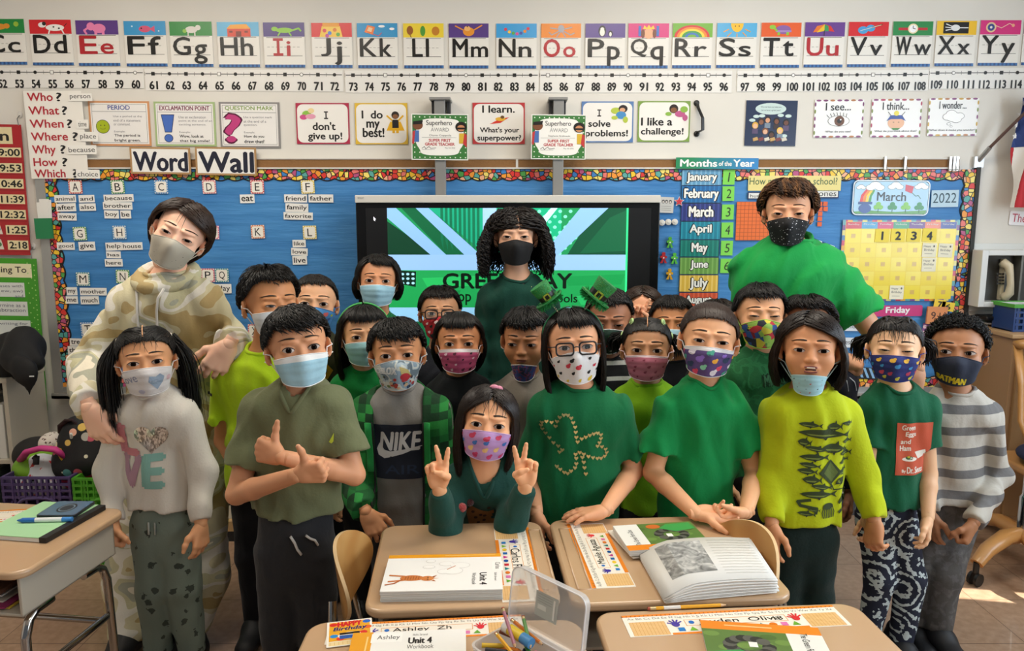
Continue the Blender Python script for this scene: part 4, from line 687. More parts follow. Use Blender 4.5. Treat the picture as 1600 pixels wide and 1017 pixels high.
# ------------------------------------------------------------------ implicit surfaces: smooth bodies and clothes
class Grid:
    def __init__(s, lo, hi, h, fine=None):
        """box lo..hi, cell h; fine = list of (axis, a, b, h2) ranges with smaller cells"""
        ax = []
        for i in range(3):
            p = [lo[i]]
            while p[-1] < hi[i]:
                st = h
                for q in fine or ():
                    if q[0] == i and q[1] <= p[-1] <= q[2]: st = q[3]
                p.append(p[-1]+st)
            ax.append(np.array(p, np.float32))
        s.ax = ax; s.V = np.full([len(a) for a in ax], .5, np.float32)
    def sl(s, lo, hi):
        r = []
        for i in range(3):
            a, b = np.searchsorted(s.ax[i], (lo[i], hi[i])); r.append(slice(max(a-1, 0), min(b+1, len(s.ax[i]))))
        return tuple(r)
    def xyz(s, q): return s.ax[0][q[0]][:, None, None], s.ax[1][q[1]][None, :, None], s.ax[2][q[2]][None, None, :]
    def put(s, fn, lo, hi, k=.02, cut=False):
        q = s.sl(np.asarray(lo)-k-.012, np.asarray(hi)+k+.012)
        if any(a.stop <= a.start for a in q): return s
        d = fn(*s.xyz(q)).astype(np.float32); A = s.V[q]
        if cut: d = -d; h = np.maximum(k-np.abs(A-d), 0)/k if k else 0; s.V[q] = np.maximum(A, d)+(h*h*k*.25 if k else 0)
        else: h = np.maximum(k-np.abs(A-d), 0)/k if k else 0; s.V[q] = np.minimum(A, d)-(h*h*k*.25 if k else 0)
        return s
    def cone(s, a, b, ra, rb, k=.02, n=None, f=1, cut=False):
        a, b = np.asarray(a, float), np.asarray(b, float); e = b-a; L2 = max(e.dot(e), 1e-9); R = max(ra, rb)
        if n is not None: n = np.asarray(n, float); n = n/np.linalg.norm(n)
        def fn(X, Y, Z):
            x, y, z = X-a[0], Y-a[1], Z-a[2]
            t = np.clip((x*e[0]+y*e[1]+z*e[2])/L2, 0, 1)
            x, y, z = x-t*e[0], y-t*e[1], z-t*e[2]; d2 = x*x+y*y+z*z
            if n is not None: q = x*n[0]+y*n[1]+z*n[2]; d2 = d2+(f*f-1)*q*q
            return np.sqrt(np.maximum(d2, 1e-12))-(ra+(rb-ra)*t)
        return s.put(fn, np.minimum(a, b)-R, np.maximum(a, b)+R, k, cut)
    def ell(s, c, r, k=.02, R=None, cut=False):
        c, r = np.asarray(c, float), np.asarray(r, float); m = r.max()
        def fn(X, Y, Z):
            x, y, z = X-c[0], Y-c[1], Z-c[2]
            if R is not None: x, y, z = [R[0][i]*x+R[1][i]*y+R[2][i]*z for i in range(3)]
            x, y, z = x/r[0], y/r[1], z/r[2]; k0 = np.sqrt(x*x+y*y+z*z)+1e-9
            k1 = np.sqrt((x/r[0])**2+(y/r[1])**2+(z/r[2])**2)+1e-9
            return k0*(k0-1)/k1
        return s.put(fn, c-m, c+m, k, cut)
    def half(s, p, n, k=0):
        """keep the side the normal n points away from"""
        p, n = np.asarray(p, float), np.asarray(n, float); X, Y, Z = s.xyz((slice(None),)*3)
        d = (X-p[0])*n[0]+(Y-p[1])*n[1]+(Z-p[2])*n[2]; s.V = np.maximum(s.V, d.astype(np.float32)); return s
    def folds(s, amp, seed=0, k=55, stretch=(1, 1, .45)):
        r = np.random.default_rng(seed); X, Y, Z = s.xyz((slice(None),)*3); d = 0
        for i in range(3):
            v = r.normal(size=3)*stretch; v = v/np.linalg.norm(v)*k*(.6+.5*i); w = r.normal(size=3)*18
            d = d+np.sin(v[0]*X+v[1]*Y+v[2]*Z+1.4*np.sin(w[0]*X+w[1]*Y+w[2]*Z+i)+i*2)/(1+.6*i)
        s.V = s.V+(amp*d).astype(np.float32); return s
    def mesh(s):
        V = s.V; S = V < 0; n = np.array(V.shape)
        c = np.zeros(n-1, np.int8)
        for dx in (0, 1):
            for dy in (0, 1):
                for dz in (0, 1): c += S[dx:n[0]-1+dx, dy:n[1]-1+dy, dz:n[2]-1+dz]
        I = np.argwhere((c > 0) & (c < 8)); ID = np.full(n-1, -1, np.int32); ID[tuple(I.T)] = np.arange(len(I))
        off = [np.array((a, b, d)) for a in (0, 1) for b in (0, 1) for d in (0, 1)]
        cv = [V[tuple((I+o).T)] for o in off]; pos = np.zeros((len(I), 3)); cnt = np.zeros(len(I))
        for a in range(8):
            for b in range(a+1, 8):
                if np.abs(off[a]-off[b]).sum() != 1: continue
                m = (cv[a] < 0) != (cv[b] < 0); t = np.where(m, cv[a]/np.where(m, cv[a]-cv[b], 1), 0)
                pos += np.where(m[:, None], off[a]+t[:, None]*(off[b]-off[a]), 0); cnt += m
        pos = pos/cnt[:, None]+I
        W = np.stack([np.interp(pos[:, i], np.arange(n[i]), s.ax[i]) for i in range(3)], 1)
        F = []
        for ax in range(3):
            u, v = [(1, 2), (2, 0), (0, 1)][ax]
            a = np.take(S, range(n[ax]-1), ax); b = np.take(S, range(1, n[ax]), ax); J = np.argwhere(a != b)
            J = J[(J[:, u] > 0) & (J[:, u] < n[u]-1) & (J[:, v] > 0) & (J[:, v] < n[v]-1)]
            if not len(J): continue
            eu, ev = np.eye(3, dtype=int)[u], np.eye(3, dtype=int)[v]
            q = np.stack([ID[tuple((J-eu-ev).T)], ID[tuple((J-ev).T)], ID[tuple(J.T)], ID[tuple((J-eu).T)]], 1)
            fl = S[tuple(J.T)]; q[~fl] = q[~fl][:, ::-1]; F.append(q)
        return W, np.concatenate(F)
def nrm(v): v = np.asarray(v, float); return v/(np.linalg.norm(v)+1e-12)
def lerp(a, b, t): return np.asarray(a)+(np.asarray(b)-np.asarray(a))*t

# ------------------------------------------------------------------ the head (unit: chin to crown = 1, origin between the ears at eye height, face towards -y)
def head_mesh(adult):
    g = Grid((-.46, -.62, -.85), (.46, .56, .56), .0125)
    w = 1 if adult else 1.06
    g.ell((0, .06, .12), (.355*w, .42, .385), .02)
    g.ell((0, -.10, -.12), (.295*w, .305, .37), .08)
    g.ell((0, -.20, -.36 if adult else -.34), (.175, .17, .13), .12)
    for s in (-1, 1):
        g.ell((s*.17*w, -.24, -.14), (.13, .13, .13), .10)
        g.ell((s*.135, -.362, .10), (.10, .038, .032), .07, np.array(Matrix.Rotation(D2R(s*27), 3, 'Z')))
        g.ell((s*.158, -.445, -.005), (.085, .066, .048), .05, cut=True)
        g.ell((s*.158, -.305, -.005), (.098, .098, .088), .02)
    g.cone((0, -.375, .02), (0, -.455 if adult else -.435, -.125), .028, .045 if adult else .048, .05)
    for s in (-1, 1): g.ell((s*.048, -.415, -.14), (.036, .045, .032), .025)
    g.ell((0, -.385, -.245), (.115, .05, .06), .05)
    g.ell((0, -.425, -.238), (.085, .026, .020), .014); g.ell((0, -.42, -.285), (.072, .028, .022), .014)
    for s in (-1, 1):
        R = np.array(Matrix.Rotation(D2R(s*22), 3, 'Z'))
        g.ell((s*.375*w, .05, -.045), (.035, .085, .125), .02, R); g.ell((s*.415*w, .035, -.04), (.03, .05, .08), .02, R, cut=True)
        g.ell((s*.36*w, .03, -.15), (.03, .04, .045), .03)
    g.cone((0, .10, -.25), (0, .125, -.46), .215 if adult else .2, .215 if adult else .2, .06)
    return g.mesh()
HEADS = {}
def head(adult):
    if adult not in HEADS:
        v, f = head_mesh(adult); HEADS[adult] = (v, f, BVHTree.FromPolygons(v.tolist(), f.tolist()))
    return HEADS[adult]
def cast(bvh, o, d, dist=3):
    h = bvh.ray_cast(Vector(o), Vector(nrm(d)), dist); return None if h[0] is None else np.array(h[0])
SKC = np.array((0, .06, .12))      # centre of the skull
def sdir(th, ph):                  # theta from the crown, phi 0 = face, 90 = the person's left (+x)
    t, p = np.radians(th), np.radians(ph); return np.array((math.sin(t)*math.sin(p), -math.sin(t)*math.cos(p), math.cos(t)))
def skull(th, ph, off=0):
    d = sdir(th, ph); r = 1/math.sqrt((d[0]/.38)**2+(d[1]/.425)**2+(d[2]/.39)**2); return SKC+d*(r+off)
def hairline(ph):
    return float(np.interp(abs((ph+180) % 360-180), (0, 30, 55, 75, 95, 120, 150, 180), (50, 52, 62, 88, 100, 112, 124, 126)))

# ------------------------------------------------------------------ hands
def hand_mesh(pose):
    """wrist at 0, fingers +y, palm towards -z, thumb at +x (a left hand seen from its back); length .125"""
    g = Grid((-.07, -.035, -.08), (.118, .165, .06), .0022)
    kn = [(.027, .058, 0), (.0095, .061, .001), (-.009, .058, 0), (-.026, .051, -.002)]
    Ls = (.047, .052, .048, .038); tips = []
    for i, k in enumerate(kn): g.cone((k[0]*.55, .0, -.001), k, .0125, .0098, .012)
    g.ell((.018, .022, -.010), (.015, .026, .013), .012); g.ell((-.017, .02, -.008), (.012, .026, .012), .012)
    g.cone((0, -.028, 0), (0, .008, 0), .0175, .019, .012, (0, 0, 1), 1.25)
    for i, k in enumerate(kn):
        c = pose['curl'][i]; sp = pose.get('splay', (8, 2, -4, -10))[i]; p = np.array(k); a = 0
        for j, (fr_, ang) in enumerate(zip((.44, .31, .25), c)):
            a += ang; d = np.array((math.sin(D2R(sp))*math.cos(D2R(a)), math.cos(D2R(sp))*math.cos(D2R(a)), -math.sin(D2R(a))))
            q = p+d*Ls[i]*fr_; r = (.0086, .0076, .0068, .0058) if i < 3 else (.0076, .0067, .006, .0052)
            g.cone(p, q, r[j], r[j+1], .004); p = q
        tips.append((p, d))
    p = np.array((.021, .012, -.006))
    for d, L, r0, r1 in zip(pose['thumb'], (.03, .024, .02), (.0125, .0098, .0086), (.0098, .0086, .0066)):
        q = p+nrm(d)*L; g.cone(p, q, r0, r1, .007); p = q
    tips.append((p, nrm(d)))
    v, f = g.mesh(); return v, f, tips
C0 = ((14, 22, 14),)*4
POSES = {
 'relax': dict(curl=((16, 26, 16), (22, 30, 18), (28, 34, 20), (34, 36, 22)), splay=(3, 1, -2, -5), thumb=((.75, .6, -.3), (.35, .9, -.25), (.15, .95, -.2))),
 'flat': dict(curl=((6, 10, 4), (4, 10, 5), (5, 10, 5), (8, 12, 6)), splay=(10, 2, -5, -14), thumb=((.85, .5, -.15), (.7, .7, -.1), (.6, .8, -.05))),
 'peace': dict(curl=((0, 3, 2), (0, 3, 2), (78, 95, 45), (80, 95, 45)), splay=(14, -8, -2, -6), thumb=((.45, .55, -.75), (-.55, .55, -.65), (-.9, .35, -.2))),
 'thumb': dict(curl=((78, 92, 50), (80, 95, 50), (82, 95, 50), (82, 95, 50)), splay=(0, 0, 0, 0), thumb=((.9, .35, -.1), (1, .05, .05), (1, -.05, .15))),
 'fist': dict(curl=((62, 80, 40), (66, 82, 40), (70, 84, 40), (74, 84, 40)), splay=(2, 0, -1, -3), thumb=((.6, .6, -.5), (.1, .8, -.6), (-.5, .75, -.3))),
 'grip': dict(curl=((30, 45, 25), (36, 45, 25), (40, 46, 25), (44, 46, 25)), splay=(6, 2, -2, -6), thumb=((.7, .6, -.4), (.3, .85, -.5), (.1, .8, -.5))),
 'open': dict(curl=((12, 22, 12), (18, 24, 14), (24, 28, 16), (30, 30, 18)), splay=(8, 2, -3, -8), thumb=((.95, .4, -.1), (.85, .6, 0), (.75, .7, .05))),
 'point': dict(curl=((2, 3, 2), (76, 92, 45), (80, 95, 45), (80, 95, 45)), splay=(4, 0, 0, 0), thumb=((.5, .6, -.7), (-.4, .6, -.7), (-.9, .3, -.2))),
}
HANDS = {}
def hand_at(W, fdir, pn, right, pose, size):
    """vertices, faces, tips in the world; fdir = where the fingers point, pn = where the palm faces"""
    if pose not in HANDS: HANDS[pose] = hand_mesh(POSES[pose])
    v, f, tips = HANDS[pose]; y = nrm(fdir); z = -nrm(pn); z = nrm(z-y*z.dot(y)); x = np.cross(y, z)
    M = np.stack([x, y, z], 1)*size
    m = np.array((-1 if right else 1, 1, 1)); T = lambda p: (p*m) @ M.T+W
    return T(v), (f[:, ::-1] if right else f), [(T(p), nrm((d*m) @ M.T)) for p, d in tips]
# ------------------------------------------------------------------ hair, masks, eyes
def tubes(paths, r, sides=3, taper=.85):
    """paths (N, m, 3) -> one vertex array and quad array of thin tapering locks"""
    N, m = paths.shape[:2]; T = np.gradient(paths, axis=1); T /= np.linalg.norm(T, axis=2, keepdims=True)+1e-9
    R = paths-SKC; u = np.cross(T, R); u /= np.linalg.norm(u, axis=2, keepdims=True)+1e-9; w = np.cross(T, u)
    t = np.linspace(0, 1, m); rr = (r*(1-taper*t**2.2))[None, :, None] if np.isscalar(r) else r[:, None, None]*(1-taper*t**2.2)[None, :, None]
    V = np.stack([paths+rr*(math.cos(a)*u*1.25+math.sin(a)*w*.8) for a in np.arange(sides)*2*math.pi/sides+.5], 2).reshape(-1, 3)
    i, j, k = np.meshgrid(np.arange(N), np.arange(m-1), np.arange(sides), indexing='ij'); b = i*m*sides
    F = np.stack([b+j*sides+k, b+j*sides+(k+1) % sides, b+(j+1)*sides+(k+1) % sides, b+(j+1)*sides+k], -1).reshape(-1, 4)
    return V, F
def capmesh(hl, off):
    ph = np.linspace(-180, 180, 49)[:-1]; t = np.linspace(0, 1, 14)
    g = np.array([[skull(max(.1, q*hl(p)), p, off*(1-.55*q**6)) for p in ph] for q in t]); a, b = g.shape[:2]
    F = np.array([(i*b+j, i*b+(j+1) % b, (i+1)*b+(j+1) % b, (i+1)*b+j) for i in range(a-1) for j in range(b)])
    return g.reshape(-1, 3), F
def smooth(x): x = np.clip(x, 0, 1); return x*x*(3-2*x)
def hair_geo(h, seed):
    r = np.random.default_rng(seed); st = h['style']; n = int(h.get('n', 1300)*1.35); out = []; vol = h.get('vol', .035); U = r.uniform
    hl = h.get('hl', hairline if st != 'pulled' else (lambda p: hairline(p)+9*(abs((p+180) % 360-180) < 75)))
    out.append(capmesh(hl, h.get('cap', .022 if st != 'pulled' else .014)))
    if st == 'short':
        fr_, ln, sw, lift = h.get('fringe', 66), h.get('len', 34), h.get('sweep', 10), h.get('lift', 0)
        fw = h.get('fw', 48)
        pa = []
        for i in range(n):
            ph = U(-180, 180) if i % 3 else U(-70, 70); e = hl(ph)
            if abs(ph) < fw: e = max(e, fr_-8*(abs(ph)/fw)**2+r.normal()*h.get('jit', 5))
            c0 = math.cos(D2R(e-2)); th0 = math.degrees(math.acos(U(c0, 1)))
            th1 = min(th0+ln*U(.7, 1.15), e+U(-1, 5)); dp = sw*U(.3, 1.3)*(1 if ph > h.get('part', -200) else -1)
            o1 = vol*U(.5, 1.15)
            q = []
            for t in np.linspace(0, 1, 6):
                th = th0+(th1-th0)*t; q.append(skull(th, ph+dp*t, .012+o1*math.sin(math.pi*(.12+.7*t))+lift*t*t*max(0, 1-th0/55)))
            pa.append(q)
        out.append(tubes(np.array(pa), r.uniform(.006, .0125, n)*h.get('w', 1)))
    if st in ('long', 'bob'):
        zend, mn, part, fr_, flare = h.get('zend', -.6), h.get('open', 56), h.get('part', 0), h.get('fringe', 0), h.get('flare', .08)
        pa = []
        for i in range(n):
            ph0 = U(-180, 180) if i % 3 else U(-80, 80); s = 1 if ph0 > part else -1; th0 = math.degrees(math.acos(U(.55, 1)))
            o1 = vol*U(.35, 1.15)
            fringe = fr_ and abs(ph0) < h.get('fw', 42)
            q = []
            if fringe:
                e = fr_+r.normal()*3.5-4*(abs(ph0)/42)**2; th0 = min(th0, 40)
                for t in np.linspace(0, 1, 13): q.append(skull(th0+(e-th0)*t, ph0+h.get('sweep', 0)*t, .014+o1*math.sin(math.pi*(.1+.62*t))))
            else:
                ph1 = s*max(abs(ph0), mn+U(0, 14)); L = U(.86, 1.04)
                for t in np.linspace(0, .55, 6): q.append(skull(th0+(94-th0)*smooth(t/.55), ph0+(ph1-ph0)*smooth(t/.5), .014+o1*math.sin(math.pi*min(.5, .1+.9*t))))
                p = q[-1]; rad = nrm((p[0], p[1]-.06, 0)); zz = zend*L
                for t in np.linspace(1/7, 1, 7): q.append(p+rad*(flare*math.sin(t*2.2)-h.get('tuck', .1)*t*t)+np.array((.012*math.sin(6*t+i), .012*math.cos(5*t+i*2)+.13*t*h.get('behind', 1), (zz-p[2])*t)))
            pa.append(q)
        out.append(tubes(np.array(pa), r.uniform(.007, .014, n), taper=.85))
    if st == 'pulled':
        ties = h['ties']; pa = []
        for i in range(n):
            ph = U(-180, 180) if i % 2 else U(-95, 95); th = hl(ph)*(1 if i % 3 else U(.3, 1))+r.normal()*2; d0 = sdir(th, ph)
            c = [sdir(*q[:2]) for q in ties]; k = int(np.argmin([np.linalg.norm((d0-q)*(1.4, 1, 1)) for q in c])); d1 = c[k]
            if len(ties) > 1: k = [j for j, q in enumerate(c) if (q[0] > 0) == (d0[0] > h.get('partx', 0))][0]; d1 = c[k]
            q = []
            for t in np.linspace(0, 1, 8):
                d = nrm(d0*(1-t)+d1*t+np.array((0, 0, h.get('hump', .12)*math.sin(math.pi*t)))); rr = 1/math.sqrt((d[0]/.38)**2+(d[1]/.425)**2+(d[2]/.39)**2)
                q.append(SKC+d*(rr+.012+vol*U(.6, 1.1)*math.sin(math.pi*(.08+.6*t))))
            pa.append(q)
        out.append(tubes(np.array(pa), r.uniform(.005, .010, n), taper=.3))
        for th, ph, L, out_ in ties:
            if not L: continue
            p0 = skull(th, ph, .05); d = nrm((sdir(th, ph)[0], sdir(th, ph)[1]*.6, .15)); pb = []
            for i in range(int(420*h.get('tail', 1))):
                a, b_ = r.normal(size=2)*.5; k = U(.8, 1.05); j = r.normal(size=3)*.018
                side = nrm(np.cross(d, (0, 0, 1.)));
                pb.append([p0+j*(1+2*t)+d*out_*math.sin(min(1, t*1.5)*math.pi/2)+side*a*.17*smooth(t*2.2)*(1-.45*t)+d*b_*.12*smooth(t*2.2)*(1-.4*t)+np.array((0, .10*smooth(t*1.5), 0))+np.array((0, 0, -L*k*t**1.25)) for t in np.linspace(0, 1, 12)])
            out.append(tubes(np.array(pb), .013, taper=.8))
    if h.get('wisps'):
        pa = []
        for i in range(h['wisps']):
            ph = r.normal()*h.get('wspread', 24); th0 = hl(ph)-U(4, 16); e = U(74, 96); q = []; dp = r.normal()*6
            for t in np.linspace(0, 1, 10): q.append(skull(th0+(e-th0)*t, ph+dp*t*t, .022+.035*math.sin(math.pi*(.15+.6*t))))
            pa.append(q)
        out.append(tubes(np.array(pa), .0045, taper=.8))
    if st == 'curly':
        zend, pa = h.get('zend', -.7), []
        for i in range(n):
            ph0 = U(-180, 180) if i % 3 else U(-90, 90); s = 1 if ph0 > 8 else -1; th0 = math.degrees(math.acos(U(.1, 1))); ph1 = s*max(abs(ph0), 62+U(0, 22)); ze = zend*U(.45, 1.05); f0 = U(0, 6.3); fr_ = U(7, 10); big = U(.05, .21); cr = U(.022, .04)
            q = []; m = 44
            for t in np.linspace(0, 1, m):
                u = min(t/.45, 1)
                p = skull(th0+(96-th0)*smooth(u) if th0 < 96 else th0, ph0+(ph1-ph0)*smooth(u*1.3), .03+big*smooth(t*2.2))
                if t > .45:
                    v = (t-.45)/.55; rad = nrm((p[0], p[1]-.06, 0)); p = p+rad*.10*math.sin(v*2.4)+np.array((0, 0, (ze-p[2])*v))
                rad = nrm(p-SKC+np.array((0, 0, .1))); sd = nrm(np.cross(rad, (0, .2, 1.))); up = np.cross(rad, sd); a = f0+t*fr_*6.28
                q.append(p+cr*min(1, t*6)*(math.cos(a)*sd+math.sin(a)*rad))
            pa.append(q)
        out.append(tubes(np.array(pa), .017, taper=.5))
    if st == 'coils':
        pa = []
        for i in range(n):
            ph = U(-180, 180); e = hl(ph); th = math.degrees(math.acos(U(math.cos(D2R(e)), 1))); p = skull(th, ph, .015); d = nrm(sdir(th, ph)+r.normal(size=3)*.35); s1 = nrm(np.cross(d, r.normal(size=3))); s2 = np.cross(d, s1); L = U(.05, .12)*(1-.5*max(0, th-70)/50); q = []
            for t in np.linspace(0, 1, 14): a = t*U(11, 12); q.append(p+d*L*t+.020*min(1, t*4)*(math.cos(a)*s1+math.sin(a)*s2))
            pa.append(q)
        out.append(tubes(np.array(pa), .0095, taper=.4))
    V, F, k = [], [], 0
    for v, f in out: V.append(v); F.append(f+k); k += len(v)
    return np.concatenate(V), np.concatenate(F)
def mask_grid(bvh, style, dz, nu=27, nv=17):
    A = 68 if style == 'surgical' else 66; g = np.zeros((nv, nu, 3)); us = np.linspace(-1, 1, nu)
    R = np.zeros((nv, nu)); Zs = np.zeros((nv, nu))
    for j, u in enumerate(us):
        a = D2R(u*A); au = abs(u)
        if style == 'surgical': zt, zb = -.075-.05*au**1.5+dz, -.49+.14*au**2+dz*.55
        else: zt, zb = -.055-.12*au**1.2+dz, -.515+.20*au**2.2+dz*.5
        d = np.array((math.sin(a), -math.cos(a), 0))
        for i in range(nv):
            z = zt+(zb-zt)*i/(nv-1); p = cast(bvh, d*1.3+np.array((0, 0, z)), -d, 1.25); Zs[i, j] = z
            R[i, j] = np.linalg.norm(p[:2]) if p is not None else 0
        m = R[:, j].max(); R[:, j] = np.maximum(R[:, j], m*np.linspace(.9, .80, nv))
        for a_ in range(nv):                       # the cloth bridges hollows: upper hull of the profile
            for b_ in range(a_+2, nv):
                t = np.arange(1, b_-a_)/(b_-a_); R[a_+1:b_, j] = np.maximum(R[a_+1:b_, j], R[a_, j]*(1-t)+R[b_, j]*t)
    for _ in range(3):
        R[:, 1:-1] = (R[:, :-2]+2*R[:, 1:-1]+R[:, 2:])/4; R[1:-1] = (R[:-2]+2*R[1:-1]+R[2:])/4
    for j, u in enumerate(us):
        a = D2R(u*A)
        for i in range(nv):
            v = i/(nv-1); r = R[i, j]+.016
            r += .028*math.exp(-(u/.22)**2)*max(0, 1-2.2*abs(v-.22))
            if style == 'surgical': r += .012*((v*3.6) % 1)*(.2 < v < .85)*(1-u*u)
            else: r += .022*max(0, 1-abs(u)*3.2)*math.sin(math.pi*min(1, v+.12))
            g[i, j] = (math.sin(a)*r, -math.cos(a)*r, Zs[i, j])
    return g
def grid_at(g, u, v):
    nv, nu = g.shape[:2]; x = np.clip((np.asarray(u)+1)/2, 0, 1)*(nu-1); y = np.clip(np.asarray(v), 0, 1)*(nv-1)
    i, j = np.minimum(y.astype(int), nv-2), np.minimum(x.astype(int), nu-2); a, b = (y-i)[:, None], (x-j)[:, None]
    return g[i, j]*(1-a)*(1-b)+g[i, j+1]*(1-a)*b+g[i+1, j]*a*(1-b)+g[i+1, j+1]*a*b
MCOL = {}
def printed(base, cols, scale=6, rough=.8, thr=.16, seed=0):
    """cloth with a scattered print (flattened voronoi dots in the cloth's own uv)"""
    m, t, b = nodes(base, rough); c = coord(t, 'UV', (scale*1.7, scale, 1), (0, 0, seed)); v = tex(t, 'Voronoi', c, Scale=1.0); n = tex(t, 'Noise', c, Scale=3.2)
    ma = t.nodes.new('ShaderNodeMath'); ma.operation = 'MULTIPLY'; t.links.new(v.outputs['Distance'], ma.inputs[0]); t.links.new(n.outputs[0], ma.inputs[1])
    s = t.nodes.new('ShaderNodeSeparateColor'); t.links.new(v.outputs['Color'], s.inputs[0]); cc = ramp(t, s.outputs[0], [(i/len(cols), x) for i, x in enumerate(cols)])
    f = ramp(t, ma.outputs[0], [(0, '#ffffff'), (thr, '#000000')]); mx = t.nodes.new('ShaderNodeMixRGB'); mx.inputs[1].default_value = lin(base)+[1]; t.links.new(f, mx.inputs[0]); t.links.new(cc, mx.inputs[2]); t.links.new(mx.outputs[0], b.inputs['Base Color'])
    return m
def subdivide(v, f, mx):
    v = [tuple(p) for p in v]; out = []; todo = []; mid = {}
    for q in f: todo += [(q[0], q[i], q[i+1]) for i in range(1, len(q)-1)]
    while todo:
        a, b, c = todo.pop(); L = [(math.dist(v[p], v[q]), p, q, r) for p, q, r in ((a, b, c), (b, c, a), (c, a, b))]; l, p, q, r = max(L)
        if l <= mx or len(v) > 12000: out.append((a, b, c)); continue
        k = (min(p, q), max(p, q))
        if k not in mid: v.append(tuple((x+y)/2 for x, y in zip(v[p], v[q]))); mid[k] = len(v)-1
        todo += [(p, mid[k], r), (mid[k], q, r)]
    return np.array(v), out
def decal(s, name, parent, bvh, D, mx=7, off=.0016, rough=.8):
    """a print on cloth: shapes in photo pixels at distance D, laid onto the garment along the depth axis"""
    mb = MB()
    for i, (v, f, c, l) in enumerate(sorted(s.it, key=lambda q: q[3])):
        v, f = subdivide(v, f, mx); w = []
        for x, y in v:
            p = P(x, y, D); h = bvh.ray_cast(Vector((p[0], D-.5, p[2])), Vector((0, 1, 0)), 1.2)
            w.append((p[0], (h[0][1] if h[0] is not None else D)-off-l*.0003-i*4e-6, p[2]))
        w = np.array(w); f = [t for t in f if np.ptp(w[list(t), 1]) < .03]
        if f: mb.add(w, f, c if not isinstance(c, str) else mat(c, rough))
    return mb.build(name, parent)
# ------------------------------------------------------------------ people
def wrinkle(m, st=.38):
    t = m.node_tree
    if t.nodes.get('wrinkle'): return m
    b = t.nodes['Principled BSDF']; n = tex(t, 'Noise', coord(t, scale=(1.3, 1.3, .55)), Scale=9.0, Detail=1.0, Distortion=1.2); p = t.nodes.new('ShaderNodeBump'); p.name = 'wrinkle'
    p.inputs['Strength'].default_value = st; p.inputs['Distance'].default_value = .02; t.links.new(n.outputs[0], p.inputs['Height'])
    if b.inputs['Normal'].is_linked: t.links.new(b.inputs['Normal'].links[0].from_socket, p.inputs['Normal'])
    t.links.new(p.outputs[0], b.inputs['Normal']); return m
def cloth(h, k=1): return wrinkle(mat(h, .85, sheen=.08, bump=(140, .12*k), spec=.25))
def skinmat(h): h = '#'+''.join('%02x' % min(255, int(int(h[i:i+2], 16)*k+8)) for i, k in ((1, 1.16), (3, 1.16), (5, 1.15))); return mat(h, .5, sss=.12, spec=.35)
SHOE = {}
def shoe_geo():
    if not SHOE:
        g = Grid((-.05, -.16, -.01), (.05, .07, .11), .004)
        g.cone((0, .03, .045), (0, -.03, .04), .04, .037, .02); g.cone((0, -.03, .03), (0, -.115, .02), .036, .034, .03, (0, 0, 1), 1.25); g.cone((0, .035, .05), (0, .03, .085), .036, .036, .02)
        g.half((0, 0, 0), (0, 0, -1)); SHOE['g'] = g.mesh()
    return SHOE['g']
PERSONS = {}
